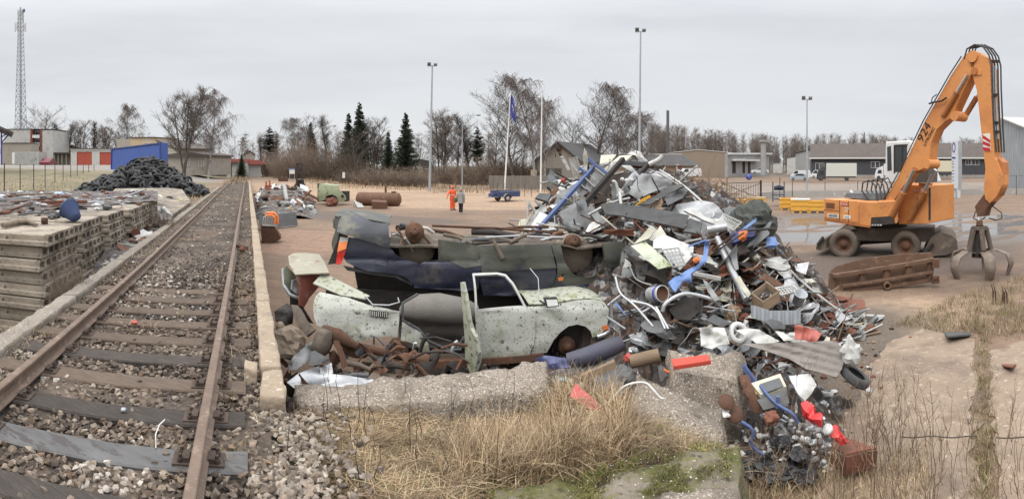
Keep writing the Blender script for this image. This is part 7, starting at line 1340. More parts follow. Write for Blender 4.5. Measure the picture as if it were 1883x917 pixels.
def wp(name,mat,z,pts,th=.012,nu=9,nv=8,fn=wf,par=b):return MB().shell(zx(z,pts)if not isinstance(pts[0],list)else[zx(z,p)for p in pts],fn,th,nu,nv).build(name,mat,parent=par)
wp('rear_wing',m_wcar,'G',[(212,470),(222,440),(240,422),(300,432),(372,444),(455,470),(560,490),(608,500),(603,560),(595,618),(560,610),(500,612),(455,625),(405,648),(340,610),(285,585),(232,560),(218,525)],nu=14,nv=10)
mb=MB();P=zx('G',[(468,492),(556,502),(550,530),(470,520)]);mb.prism([fw.pt(x,y,-.035)for x,y in P],fw.n*.02);o=mb.build('vent',m_dark,parent=b);mb=MB()
for k in range(9):x=P[0][0]+2+k*3.8;mb.bar(fw.pt(x,P[0][1]+1.5+k*.35,-.05),fw.pt(x,P[3][1]-1.5+k*.35,-.05),.012)
mb.build('vent_slats',m_wcar,parent=o)
wp('door_pillar',m_wcar,'G',[(618,545),(650,550),(700,590),(735,640),(745,690),(715,690),(690,660),(650,640),(612,632)]);wp('bonnet',m_wtop,'G',[(212,378),(250,335),(290,345),(470,435),(450,450),(340,432)],.02,8,5,lambda x,y:pd(x,y,7.9-.012*(y-520)))
mb=MB();mb.tube([wf(*p)+V((0,-.02,0))for p in zx('G',[(455,440),(485,470),(560,472),(608,460),(600,440)])],.012,6);mb.build('seal',m_alu,parent=b)
mb=MB();mb.tube([wf(*p)for p in zx('G',[(690,430),(620,465),(620,540),(690,580),(740,640),(830,682),(890,680)])],.022,6);mb.build('door_seal',m_dgrey,parent=b)
mb=MB();mb.tube([pd(742,572,7.9),pd(768,566,7.75),pd(806,566,7.75),pd(850,572,7.8),pd(872,575,7.9)],[.10,.2,.22,.2,.14],14);mb.build('seat_back',M('grey_upholstery',(.20,.185,.165),(.15,.14,.125),s=4,rough=.95,rv=0),parent=b)
mb=MB();mb.hexa([fw.pt(735,660,.25),fw.pt(1000,655,.25),fw.pt(1000,655,1.4),fw.pt(735,660,1.4),fw.pt(735,648,.2),fw.pt(1000,640,.2),fw.pt(1000,640,1.4),fw.pt(735,648,1.4)]);mb.hexa([fw.pt(580,640,1.2),fw.pt(1105,640,1.2),fw.pt(1105,640,1.3),fw.pt(580,640,1.3),fw.pt(580,565,1.2),fw.pt(1105,570,1.2),fw.pt(1105,570,1.3),fw.pt(580,565,1.3)]);mb.hexa([fw.pt(990,650,.12),fw.pt(1000,650,.12),fw.pt(1000,650,1.2),fw.pt(990,650,1.2),fw.pt(990,570,.12),fw.pt(1000,570,.12),fw.pt(1000,570,1.2),fw.pt(990,570,1.2)]);mb.build('inner_body',m_dark,parent=b)
mb=MB();mb.bar(fw.pt(740,672,.06),fw.pt(1000,656,.06),.12,.09);mb.build('sill',m_rust,parent=b)
d_=wp('door',m_wcar,'H',[(200,520),(330,508),(470,500),(492,520),(500,580),(492,680),(470,738),(300,760),(212,772),(205,640)],.03,10,9)
mb=MB();mb.shell([zx('H',[(200,522),(203,362),(330,356),(375,364),(405,400),(455,500)]),zx('H',[(211,511),(212,371),(330,365),(369,373),(397,405),(442,497)])],lambda x,y:wf(x,y),.03,5,5);mb.build('window_frame',m_white,parent=d_)
mb=MB();P=zx('H',[(220,565),(270,560),(270,585),(222,588)]);mb.prism([wf(*p)-fw.n*.02 for p in P],fw.n*.018);mb.build('handle',m_dark,parent=d_)
rd=MB().shell(zx('H',[(140,375),(150,372),(165,440),(178,520),(190,600),(215,640),(230,720),(212,815),(190,822),(165,760),(160,620),(150,500)]),lambda x,y:pd(x,y,7.35-(x-850)*.012+.05*math.sin(y*.03)),.05,4,10).build('open_door',m_wtop,parent=b)
mb=MB();mb.tube([pd(x,y,7.22)for x,y in zx('H',[(140,378),(158,470),(178,560),(205,640),(232,700),(225,770),(205,820)])],.012,6);mb.build('door_edge',m_white,parent=rd)
S('H','torn_trim',m_tan,'torn brown door lining hanging in the doorway of the white car','lining',[(150,540),(175,560),(200,640),(215,700),(190,810),(165,800),(170,680)],d=7.28,gy=.1,bend=.08)
wp('front_wing',m_wcar,'H',[(475,500),(560,492),(700,468),(790,462),(840,475),(858,505),(855,560),(845,605),(795,640),(778,645),(770,615),(745,592),(705,583),(660,590),(620,620),(585,665),(560,728),(480,738),(495,680),(503,580)],.014,18,12)
mb=MB();ea=zx('H',[(470,490),(560,488),(640,474),(700,464),(780,458),(838,470)])
def bonnet(s_,t):
 i=min(4,int(s_*5));k=s_*5-i;x=ea[i][0]*(1-k)+ea[i+1][0]*k;y=ea[i][1]*(1-k)+ea[i+1][1]*k;return wf(x,y)+fw.n*(1.25*t)+V((0,0,.05*math.sin(pi*min(1,t*1.4))+.008))
mb.grid(bonnet,14,8,True,V((0,0,-.012)));mb.build('front_bonnet',m_wtop,parent=b)
mb=MB();mb.tube([wf(*p)+V((0,-.03,0))for p in zx('H',[(800,640),(835,628),(862,610)])]+[fw.pt(1122,603,.5)],.035,9);mb.build('bumper',m_chrome,parent=b);mb=MB();P=zx('H',[(822,590),(850,582),(858,600),(825,610)]);mb.prism([wf(*p)-fw.n*.02 for p in P],fw.n*.05);mb.build('indicator',m_orange,parent=b)
c=fw.pt(1061,628,.30);mb=MB();mb.lathe([(.30,-.22),(.31,.0),(.29,.02),(0,.05)],20,frame(c,fw.e,V((0,0,1))));mb.build('wheel_house',m_dark,parent=b);c=fw.pt(1047,640,.12);mb=MB();mb.lathe([(0,.1),(.05,.1),(.06,.03),(.13,.02),(.13,-.1),(0,-.1)],18,frame(c,fw.e,V((0,0,1))));mb.build('wheel_hub',m_rust,parent=b)
mi=MB();P=zx('H',[(530,445),(592,440),(598,478),(540,486)]);mi.prism([wf(*p)-fw.n*.22 for p in P],fw.n*.07);mo=mi.build('wing_mirror',m_black,parent=b,bevel=.015);mi=MB();P=zx('H',[(538,450),(590,448),(592,474),(542,480)]);mi.prism([wf(*p)-fw.n*.232 for p in P],fw.n*.01);mi.build('mirror_glass',m_white2,parent=mo);mi=MB();mi.bar(wf(*zx('H',[(525,470)])[0])-fw.n*.02,wf(*zx('H',[(545,478)])[0])-fw.n*.2,.02);mi.build('mirror_arm',m_black,parent=mo)
mb=MB();mb.tube([wf(*p)-fw.n*.05 for p in zx('H',[(508,332),(535,372),(525,420),(515,460)])],.008,5);mb.build('aerial',m_alu,parent=b)
mb=MB();mb.cyl(fw.pt(733,648,.25),fw.pt(733,648,.05),.14,n=16);mb.build('rear_hub',m_rust,parent=b)
fb=Fac(600,1155,8.2,8.95);b=thing('blue_car','dark blue estate car lying upside down on top of the white car','car',pd(880,540,8.8),0,None,True)
def bf(x,y):return fb.pt(x,y,.06*((y-490)/50)**2-.04*math.sin(pi*(x-600)/555)+.05*fbm(V((x*.012,y*.02,8)),3)+.022*max(0,1-abs(y-478-(x-760)*.02)/7)+.07*max(0,(y-500)/30)*abs(fbm(V((x*.03,y*.05,4)),3)))
def bp2(name,mat,z,pts,th=.014,nu=9,nv=7,off=0,par=b):return MB().shell(zx(z,pts),lambda x,y:bf(x,y)+fb.n*off,th,nu,nv).build(name,mat,parent=par)
bp2('rear_quarter',m_bcar,'K',[(312,288),(420,305),(665,385),(720,400),(750,440),(830,490),(910,512),(955,525),(920,640),(912,715),(840,655),(760,628),(660,615),(480,600),(370,560),(290,520),(255,470)],nu=14,nv=10);bp2('fuel_flap',m_bcar,'K',[(565,440),(695,455),(668,558),(552,532)],.01,4,4,-.02)
bp2('belt_moulding',m_black,'K',[(260,555),(480,603),(760,640),(915,720),(900,735),(740,660),(480,625),(300,600)],.03,10,3,.04)
m_bump=M('dusty_bumper',(.055,.06,.075),(.075,.078,.082),s=2,rough=.5,spots=[((.17,.16,.12),2.2,.52,.66)],bump=.1,rv=0)
MB().shell(zx('K',[(208,240),(215,140),(270,62),(330,62),(520,148),(600,165),(685,162),(692,260),(700,380),(560,330),(420,290)]),lambda x,y:bf(x,y)-fb.n*(.16*math.sin(pi*min(1,max(0,(y-385)/85))))+fb.n*.02,.03,12,9).build('bumper',m_bump,parent=b)
MB().shell(zx('K',[(140,165),(175,115),(240,100),(212,140),(208,245),(150,230)]),lambda x,y:bf(x,y)+fb.n*(.05+(622-x)*.02),.03,3,4).build('bumper_end',m_bclad,parent=b)
tl=MB().shell(zx('K',[(235,285),(310,292),(290,400),(245,532),(192,540),(205,440)]),lambda x,y:bf(x,y)-fb.n*.03,.012,3,6).build('tail_lamp',plain('lamp_red',(.55,.03,.02),.2),parent=b)
MB().shell(zx('K',[(222,330),(304,325),(290,392),(208,420)]),lambda x,y:bf(x,y)-fb.n*.06,.01,2,4).build('amber_glass',plain('lamp_amber',(.75,.22,.06),.2),parent=tl);MB().shell(zx('K',[(233,284),(311,291),(305,325),(223,330)]),lambda x,y:bf(x,y)-fb.n*.06,.01,2,4).build('clear_glass',m_white,parent=tl)
MB().shell(zx('K',[(150,250),(228,250),(200,330),(112,545),(20,500),(80,380)]),lambda x,y:bf(x,y)+fb.n*((624-x)*.045),.02,4,5).build('tailgate',m_bclad,parent=b);mb=MB();mb.prism([bf(*p)+fb.n*.06 for p in zx('K',[(228,250),(300,290),(190,540),(112,545)])],fb.n*.05);mb.build('lamp_recess',m_dark,parent=b)
rdr=bp2('rear_door',m_bcar,'G',[(682,290),(720,275),(800,262),(880,265),(960,272),(975,275),(972,330),(965,400),(900,412),(780,402),(672,393),(665,340)],nu=10,nv=7);mb=MB();mb.prism([bf(*p)-fb.n*.012 for p in zx('G',[(715,335),(770,345),(770,370),(714,362)])],fb.n*.02);mb.build('handle',m_dark,parent=rdr,bevel=.006)
bp2('rear_cladding',m_bclad,'G',[(800,205),(880,245),(970,262),(975,290),(900,300),(820,268),(782,262)],.016,8,5,-.012)
fdr=bp2('front_door',m_bcar,'H',[(228,305),(400,300),(592,290),(598,330),(588,385),(560,420),(520,442),(380,445),(242,442),(222,370)],nu=12,nv=7);mb=MB();mb.prism([bf(*p)-fb.n*.012 for p in zx('H',[(275,395),(322,388),(324,402),(278,408)])],fb.n*.02);mb.build('handle',m_dark,parent=fdr,bevel=.005)
bp2('front_cladding',m_bclad,'H',[(218,225),(350,212),(568,196),(582,240),(596,300),(400,312),(226,320)],.018,10,5,-.014);bp2('front_wing',m_bclad,'H',[(578,192),(622,188),(630,235),(645,280),(672,322),(705,345),(745,352),(790,340),(818,305),(832,250),(832,300),(840,330),(905,300),(885,395),(800,425),(640,432),(560,425),(590,385),(603,330),(600,280)],.016,14,10)
bp2('lower_wing',m_bcar,'H',[(600,380),(700,388),(880,375),(868,402),(800,428),(640,436),(560,430)],.02,10,4,-.02);MB().shell(zx('H',[(826,185),(920,178),(945,190),(945,270),(930,292),(850,300),(832,260)]),lambda x,y:bf(x,y)-fb.n*(.03-.0006*(x-1106)**1.3 if x>1106 else .03),.05,6,5).build('front_bumper',m_bclad,parent=b)
mb=MB();mb.prism([bf(*p)-fb.n*.03 for p in zx('H',[(608,350),(633,346),(634,364),(610,366)])],fb.n*.02);mb.build('indicator',plain('lamp_amber',(.75,.22,.06),.2),parent=b)
bp2('rocker',m_bclad,'P',[(806,440),(880,452),(1012,449),(1030,450),(1030,470),(880,490),(806,490)],.014,10,3,.025)
sl=[(716,450),(760,452),(808,440),(880,462),(950,460),(1010,452),(1030,449),(1110,447),(1150,445)]
def floor_(s_,t):
 x=716+434*s_;y=lerp_tab(sl,x)-2;q=fb.pt(x,y,.03)+fb.n*1.5*t;q.z=fb.pt(x,452,0).z+.05*fbm(V((x*.02,t*3,1)))-.03*math.sin(pi*t)+(.06 if .42<t<.58 else 0);return q
mb=MB();mb.grid(floor_,30,10,True,V((0,0,-.03)));mb.build('floor_pan',m_under,parent=b)
mb=MB();mb.grid(lambda s_,t:bf(611+105*s_,398+3*s_+10*s_*s_)+fb.n*(.1+1.35*t)+V((0,0,-.02+.05*math.sin(pi*t))),8,6,True,V((0,0,-.03)));mb.build('bumper_underside',m_bclad,parent=b)
for(x,y,r,nm)in((768,466,.30,'rear_well'),(1071,474,.33,'front_well')):mb=MB();mb.lathe([(r,-.30),(r*.98,-.02),(r*.9,.02),(0,.05)],22,frame(fb.pt(x,y,.34),fb.e,V((0,0,1))));mb.build(nm,M('dusty_well',(.27,.22,.17),(.18,.145,.11),s=4,rough=.95,spots=[((.09,.07,.055),5,.55,.66)],rv=0),parent=b)
for(x,y,r)in((763,430,.155),(1062,449,.135)):
 T0=frame(fb.pt(x,y,.22),fb.e,V((0,0,1)));mb=MB();mb.lathe([(0,.14),(.035,.14),(.045,.10),(r*.55,.09),(r*.6,.06),(r*.95,.05),(r,.03),(r,-.09),(0,-.09)],24,T0);w_=mb.build('brake_drum',m_rust,parent=b);
 for k in range(4):mb=MB();mb.cyl(T0@V((.07*math.cos(k*1.57),.07*math.sin(k*1.57),.08)),T0@V((.07*math.cos(k*1.57),.07*math.sin(k*1.57),.12)),.012,n=6);mb.build('wheel_bolt',m_dark,parent=w_)
mb=MB();q=fb.pt(763,430,.3);mb.tube([q,q+fb.n*1.3],.05,9);mb.build('rear_axle',m_rust,parent=b);mb=MB();q2=fb.pt(1062,449,.3);mb.tube([q2,q2+fb.n*1.2],.035,8);mb.build('front_axle',m_rust,parent=b)
for i,(a0,a1,r,mt)in enumerate((((730,425,.25),(745,455,.2),.03,m_rust),((735,418,.3),(752,428,.3),.05,m_dgrey),((720,437,.2),(738,442,.3),.03,m_alu),((740,450,.25),(775,458,.25),.035,m_under),((790,432,.5),(860,448,.5),.05,m_rust),((800,428,.8),(1050,440,.7),.035,m_rust),((870,455,.2),(960,452,.25),.03,m_dark),((900,445,.4),(1020,445,.4),.028,m_alu),((920,438,.9),(1040,432,1.0),.04,m_rust),((775,425,.3),(800,436,.4),.045,m_white),((850,452,.15),(905,447,.3),.06,m_dgrey),((940,450,.1),(1000,440,.6),.05,m_under),((1020,446,.3),(1050,436,.5),.06,m_rust),((880,440,.8),(960,445,.6),.09,m_dark),((1000,448,.2),(1045,444,.3),.045,m_alu),((820,440,.4),(870,452,.12),.05,m_under),((730,430,.6),(770,436,.9),.08,m_dark),((745,442,.15),(760,470,.25),.035,m_alu),((780,440,.2),(800,470,.3),.03,m_rust),((1080,440,.4),(1120,446,.3),.05,m_dark))):
 mb=MB();p0,p1=fb.pt(*a0),fb.pt(*a1);p0.z+=.02;p1.z+=.02;mb.tube([p0,p0.lerp(p1,.5)+V((0,0,.03)),p1],r*.62,8);mb.build('under_pipe',mt,parent=b)
mb=MB();q=fb.pt(905,448,.02);mb.tube([q+V((0,0,.1)),fb.pt(915,458,-.05),fb.pt(922,474,-.08)],[.02,.035,.045],8);mb.build('hanging_bracket',m_under,parent=b)
mb=MB();mb.hexa([fb.pt(640,500,.62),fb.pt(1120,530,.62),fb.pt(1120,530,1.5),fb.pt(640,500,1.5),fb.pt(640,455,.62),fb.pt(1120,470,.62),fb.pt(1120,470,1.5),fb.pt(640,455,1.5)]);mb.build('inner_body',m_dark,parent=b)
mb=MB();mb.hexa([fb.pt(655,560,.55),fb.pt(1100,575,.35),fb.pt(1100,575,1.3),fb.pt(655,560,1.3),fb.pt(645,490,.35),fb.pt(1120,525,.3),fb.pt(1120,525,1.4),fb.pt(645,490,1.4)]);mb.build('crushed_roof',m_dark,parent=b)
b=thing('red_car','red car wreck with a mossy bonnet peeping out under the blue car','car',pd(560,560,8.5),0,None,True);D=8.3
def L_(x,y,o=0):return pd(500+x/3.277,460+y/3.277,D+o)
m_rcar=M('faded_red_car',(.24,.075,.05),(.17,.055,.04),s=2,rough=.6,spots=[((.30,.22,.17),3,.58,.7)],rv=0);m_rbon=M('mossy_red_bonnet',(.34,.31,.25),(.26,.25,.18),s=2.2,rough=.7,spots=[((.22,.10,.07),3,.56,.66),((.4,.4,.34),8,.6,.68)],rv=0)
def pxs(z,pts,d,gx=0,gy=0,th=.015,nu=6,nv=5):return sheetmb(z,pts,d=d,gx=gx,gy=gy,bend=.02,th=th,nu=nu,nv=nv)
pxs('L',[(98,40),(130,22),(200,20),(285,28),(320,80),(345,140),(230,145),(140,152),(105,90)],8.4,0,2.2).build('bonnet',m_rbon,parent=b);pxs('L',[(140,152),(230,146),(345,142),(320,180),(270,230),(220,290),(190,345),(160,330),(162,230)],8.1,.8,.1).build('wing',m_rcar,parent=b)
pxs('L',[(70,115),(85,90),(140,150),(165,215),(160,290),(100,250),(72,200)],8.15,.5,.1).build('grille',M('mossy_grille',(.22,.24,.15),(.13,.14,.1),s=8,rough=.8,rv=0),parent=b);pxs('L',[(118,180),(148,172),(160,220),(150,268),(112,235)],8.08,.5,.1,.03).build('headlamp',m_alu,parent=b);mb=MB();mb.tube([L_(66,110,-.1),L_(72,210,-.2),L_(105,265,-.3),L_(165,290,-.25)],.03,8);mb.build('bumper',m_alu,parent=b);pxs('L',[(105,230),(165,280),(190,345),(250,440),(160,420),(110,330)],8.3).build('inner_wing',m_dark,parent=b)
def pp_(x,y,d):return pd(500+x/3.277,460+y/3.277,d)
b=thing('rear_axle','long rusty rear axle lying in front of the white car','axle',pp_(480,560,6.6),0,None,True);mb=MB();mb.tube([pp_(300,490,6.55),pp_(400,520,6.5),pp_(500,575,6.5),pp_(690,620,6.55),pp_(860,650,6.6)],[.09,.10,.05,.05,.045],12);mb.build('tube',m_rust,parent=b);mb=MB();mb.tube([pp_(860,650,6.62),pp_(940,665,6.64)],[.075,.08],12);mb.build('coupling',m_rust,parent=b)
mb=MB();mb.lathe([(0,.09),(.05,.09),(.14,.07),(.16,.05),(.16,-.05),(.10,-.08),(0,-.08)],24,frame(pp_(305,555,6.4),(.25,.95,.2),(.1,-.2,.97)));mb.build('brake_drum',m_under,parent=b)
b=thing('leaf_spring','rusty leaf spring standing beside the brake drum','leaf spring',pp_(430,700,6.2),0,None,True)
for k in range(3):mb=MB();mb.tube([pp_(375+k*9,545,6.3),pp_(408+k*9,620,6.25),pp_(432+k*9,710-k*8,6.2)],.018,5);mb.build('leaf',m_rust,parent=b)
for(nm,mt,lab,cat,z,pts,kk)in(('grey_bonnet',m_alu,'dented silver bonnet lying at the bottom of the pit','bonnet','L',[(90,800),(160,745),(280,700),(300,740),(430,755),(600,780),(780,820),(700,850),(400,870),(180,865)],dict(d=5.9,gy=.7,bend=.12,nu=14)),('grey_wing',m_grey,'grey bent wing panel above the silver bonnet','wing','L',[(100,690),(130,640),(200,580),(262,535),(270,610),(200,680),(150,725),(110,725)],dict(d=6.2,gy=.6,bend=.1)),('grey_flap',m_dgrey,'grey folded sheet below the brake drum','sheet','L',[(235,615),(260,605),(350,660),(300,690),(220,700)],dict(d=6.1,gy=.7)),('silver_plate',m_alu,'muddy silver plate behind the leaf spring','plate','L',[(285,710),(360,680),(370,740),(300,780)],dict(d=6.05,gy=.6)),('dark_hose',m_dark,'black torn cover at the left end of the pit','cover','L',[(15,370),(90,320),(130,350),(125,440),(60,460),(20,420)],dict(d=7.2,bend=.15)),('grey_beam',m_under,'muddy beam slanting from under the red car','beam','L',[(120,340),(160,345),(260,490),(220,525),(170,470)],dict(d=7.0,th=.06)),('grey_tank',m_dgrey,'dark grey ribbed metal box in the middle of the pit','box','L',[(622,650),(725,640),(722,715),(640,730)],dict(d=6.5,th=.1,gy=.2)),('muddy_sheet',m_under,'muddy brown panel below the axle','panel','L',[(480,740),(700,740),(850,770),(840,800),(700,800),(520,770)],dict(d=6.2,gy=.9))):
 S(z,nm,mt,lab,cat,pts,**kk)
piece('muddy_coat',m_tan,'muddy tan jacket crumpled at the left end of the pit','jacket',lambda m:(clump(m,pp_(85,560,6.5),.22,.9,61,12),clump(m,pp_(130,600,6.45),.15,.8,62,10)));piece('dirty_bottle',m_tan,'dirty tan plastic bottle standing above the muddy jacket','bottle',lambda m:m.lathe([(0,0),(.05,0),(.055,.10),(.03,.14),(0,.15)],12,Matrix.Translation(pp_(50,500,6.5))))
for(lab,pts,r,d,mt)in(('bent rusty exhaust pipe below the axle',[(450,680),(520,690),(590,720),(620,690)],.035,6.35,m_under),('thin bent brake pipe at the right end of the pit',[(740,760),(735,710),(790,690),(835,690)],.014,6.3,m_rust),('rusty strut standing in the right part of the pit',[(870,690),(960,790)],.03,6.3,m_rust),('thin rod beside the rusty strut',[(860,700),(820,800)],.012,6.25,m_rust),('dark hose curling above the ribbed metal box',[(570,620),(630,660),(620,720)],.016,6.4,m_dark)):
 mb=MB();mb.tube([pp_(x,y,d)for x,y in pts],r,8);tag(mb.build('car_part',mt,origin='c'),lab,'car part')
m_or=M('worn_orange_paint',(.66,.28,.09),(.60,.25,.08),s=1.3,rough=.5,spots=[((.30,.14,.07),1.7,.58,.74),((.5,.27,.13),7,.60,.72),((.12,.06,.035),9,.66,.72),((.52,.2,.07),.8,.5,.7)],bump=.1,rv=0)
m_ord=M('dirty_orange_paint',(.46,.17,.05),(.3,.12,.045),s=2,rough=.6,spots=[((.12,.065,.04),3,.55,.68)],bump=.1,rv=0)
m_mud=M('muddy_steel',(.13,.10,.08),(.085,.066,.052),s=2,rough=.9,spots=[((.2,.165,.13),3,.56,.68)],bump=.4,rv=.05)
b=thing('material_handler','orange wheeled excavator with a raised white cab and a claw grab','excavator',xz(1622,19.6,0),0,None,True)
fu=Fac(1505,1755,18.9,18.4)
def up(x,y,o=0):return fu.pt(x,y,o)
def P_(name,mat,fn,par=b,bevel=0):
 mb=MB();fn(mb);return mb.build(name,mat,parent=par,bevel=bevel)
P_('chassis',m_mud,lambda m:m.hexa([up(1536,445,.45),up(1722,448,.45),up(1722,448,2.1),up(1536,445,2.1),up(1545,420,.45),up(1718,424,.45),up(1718,424,2.1),up(1545,420,2.1)]),bevel=.03)
P_('fender_arm',m_mud,lambda m:m.prism([up(x,y,.3)for x,y in zx('X',[(75,530),(130,420),(200,370),(270,355),(300,385),(220,400),(160,450),(110,535)])],fu.n*.35));P_('turntable',m_dark,lambda m:m.cyl(up(1625,424,1.25),up(1625,414,1.25),.75,n=24));P_('gearbox',m_dark,lambda m:m.hexa([up(1575,456,.8),up(1640,452,.8),up(1640,452,1.8),up(1575,456,1.8),up(1570,440,.6),up(1650,440,.6),up(1650,440,2),up(1570,440,2)]))
for s_,nm in((0,'left'),(1,'right')):
 pts=[(0,540),(0,515),(30,470),(75,455),(80,530),(40,545)]if s_==0 else[(820,575),(880,450),(960,405),(1045,430),(1085,470),(1088,540),(1000,580),(900,590)]
 P_('outrigger',m_mud,lambda m:m.prism([up(x,y,.05)for x,y in zx('X',pts)],fu.n*2.3),bevel=.03);P_('outrigger_cylinder',m_dark,lambda m:m.tube([up(*zx('X',[(60,440)if s_==0 else(900,490)])[0],-.02),up(*zx('X',[(15,500)if s_==0 else(840,560)])[0],-.04)],.06,8))
def wheel(x,y,o,r=.53):
 T0=frame(up(x,y,o),fu.e,V((0,0,1)));w_=P_('wheel',m_mud,lambda m:m.lathe([(r*.55,.14),(r*.8,.17),(r*.95,.14),(r,.08),(r,-.08),(r*.95,-.14),(r*.8,-.17),(r*.55,-.14)],28,T0,True,True));P_('rim',m_rust,lambda m:m.lathe([(0,.10),(.12,.10),(.14,.03),(.24,.02),(.3,.12),(.31,.12),(.31,-.1),(0,-.1)],24,T0),w_)
for x,y,o in((1550.5,449.5,.18),(1550.5,448,.6),(1665,453,.18),(1665,452,.58),(1551,446,2.2),(1666,447,2.2)):wheel(x,y,o)
ctr=xz(1622,19.7,0);fwd=V((-.45,-4.8,0));fwd=V((.42,-.907,0));fwd=(xz(1800,15.6,0)-xz(1640,19.5,0)).normalized();rgt=V((-fwd.y,fwd.x,0));rgt=-rgt if rgt.x>0 else rgt
dH=18.6
fs=Fac(1517,1607,20.3,18.1)
P_('engine_house',m_or,lambda m:m.hexa([fs.pt(1517,404.5),fs.pt(1601,417),fs.pt(1629,413,.55),fs.pt(1560,405,2.6),fs.pt(1515,365.5),fs.pt(1605,371),fs.pt(1630,369,.6),fs.pt(1562,364,2.6)]),bevel=.04)
P_('side_door',m_or,lambda m:m.prism([fs.pt(x,y,-.035)for x,y in zx('X',[(192,158),(322,165),(335,200),(332,345),(192,322)])],fs.n*.03),bevel=.008);P_('counterweight',m_or,lambda m:m.prism([fs.pt(x,y,-.03)for x,y in zx('X',[(66,150),(188,158),(188,320),(70,305)])],fs.n*.028),bevel=.008)
for a_,c_ in(((190,158),(190,322)),((258,161),(258,335)),((70,230),(188,240))):P_('panel_gap',m_dark,lambda m:m.bar(fs.pt(*zx('X',[a_])[0],-.045),fs.pt(*zx('X',[c_])[0],-.045),.014,.01))
for k in range(5):P_('grille_slot',m_dark,lambda m:m.bar(fs.pt(*zx('X',[(84,178+k*9)])[0],-.045),fs.pt(*zx('X',[(150,182+k*9)])[0],-.045),.02,.012))
P_('oil_stain',m_ord,lambda m:m.prism([fs.pt(x,y,-.04)for x,y in zx('X',[(70,285),(190,300),(330,325),(332,344),(190,322),(72,305)])],fs.n*.008))
P_('deck_step',m_dark,lambda m:m.prism([fs.pt(x,y,-.03)for x,y in zx('X',[(430,290),(520,285),(532,345),(425,360)])],fs.n*.5));P_('hood',m_dgrey,lambda m:m.hexa([fs.pt(1540,364,.3),fs.pt(1600,369,.2),fs.pt(1612,368,1.4),fs.pt(1556,363,1.6),fs.pt(1543,355,.35),fs.pt(1598,356,.3),fs.pt(1610,355,1.4),fs.pt(1556,354,1.6)]),bevel=.02)
P_('exhaust',m_alu,lambda m:m.tube([fs.pt(1532,364,1.0),fs.pt(1531,358,1.0),fs.pt(1527,353,1.0)],.07,8))
for k in range(4):P_('step_slot',m_white,lambda m:m.prism([fs.pt(x+k*5,y,-.05)for x,y in zx('X',[(436,343),(452,341),(450,352),(436,354)])],fs.n*.015))
P_('rust_band',m_ord,lambda m:m.bar(fs.pt(1517.5,405,-.03),fs.pt(1601,417.3,-.03),.05,.04))
m_stk=plain('sticker_red',(.45,.02,.03),.5);m_stw=plain('sticker_white',(.7,.68,.62),.5)
def sticker(pl,x,y,w_,h,txt,size,bg,fg,off=-.05,par=b,slope=(1,0),name='sticker'):
 X=(pl.pt(x+8,y+8*slope[0]*.06,0)-pl.pt(x,y,0)).normalized();T0=frame(pl.pt(x,y,off),X,V((0,0,1)));o=None
 if bg:mb=MB();mb.add([T0@V((i*w_/2,j*h/2,0))for i,j in((-1,-1),(1,-1),(1,1),(-1,1))],[(0,1,2,3)]);o=mb.build(name,bg,parent=par)
 t_=text_mb(txt,T0@Matrix.Translation((0,0,.012)),size,.002);t2=t_.build(name+'_text',fg,parent=o or par)
 return t2
sticker(fs,1554.5,375.5,.42,.12,'MOLS Bo',.11,m_stk,m_stw);sticker(fs,1559.5,386,0,0,'27',.24,None,m_stw,name='number');sticker(fs,1533.5,396.5,.7,.15,'LIEBHERR',.14,m_stw,m_dark,name='maker_plate');sticker(fs,1559.5,398.5,.42,.13,'Litronic',.08,m_stw,m_dgrey,name='type_plate')
fc=Fac(1640,1709,18.9,17.9)
P_('cab_riser',m_or,lambda m:m.hexa([fc.pt(1652,412.5),fc.pt(1706,411.5),fc.pt(1712,408,1.5),fc.pt(1660,409,1.5),fc.pt(1648,338),fc.pt(1706,341),fc.pt(1712,340,1.5),fc.pt(1654,337,1.5)]),bevel=.03);sticker(fc,1693,351,.42,.12,'MOLS Bo',.11,m_stk,m_stw)
P_('riser_edge',m_dark,lambda m:m.bar(fc.pt(1709,345,.02),fc.pt(1709,405,.02),.05));P_('riser_top',m_ord,lambda m:m.prism([fc.pt(x,y,-.02)for x,y in((1690,336),(1706,337),(1706,343),(1690,342))],fc.n*.3))
fk=Fac(1627,1706,20.1,19.4);m_cab=M('cab_white',(.62,.63,.62),(.55,.56,.55),s=2,rough=.45,rv=0)
P_('cab',m_cab,lambda m:m.hexa([fk.pt(1627,336),fk.pt(1704,336),fk.pt(1706,336,1.6),fk.pt(1634,335,1.6),fk.pt(1628,260.5),fk.pt(1673,258),fk.pt(1676,258,1.6),fk.pt(1634,260,1.6)]),bevel=.05)
P_('side_window',m_pane,lambda m:m.prism([fk.pt(x,y,-.012)for x,y in((1631.5,270),(1638.5,268),(1640,313),(1632,314.5))],fk.n*.02),bevel=.006);P_('door_window',m_pane,lambda m:m.prism([fk.pt(x,y,-.012)for x,y in((1646,268),(1668,267),(1668,290),(1656,316),(1646,316))],fk.n*.02));P_('door_frame',m_dark,lambda m:[m.bar(fk.pt(*a,-.02),fk.pt(*c,-.02),.04)for a,c in(((1645,267),(1669,266)),((1645,267),(1645,318)),((1660,268),(1659,312)))]);P_('front_window',plain('tinted_glass',(.06,.06,.055),.15),lambda m:m.prism([fk.pt(x,y,-.012)for x,y in((1680,312),(1708,300),(1707,336),(1682,336))],fk.n*1.0))
fa=Fac(1618,1842,18.6,15.4)
ha=.2
def arm_plate(name,z,pts,mat,o=ha,t=ha*2,bevel=.02,par=b):return P_(name,mat,lambda m:m.prism([fa.pt(x,y,o-t/2)for x,y in zx(z,pts)],fa.n*t),par,bevel)
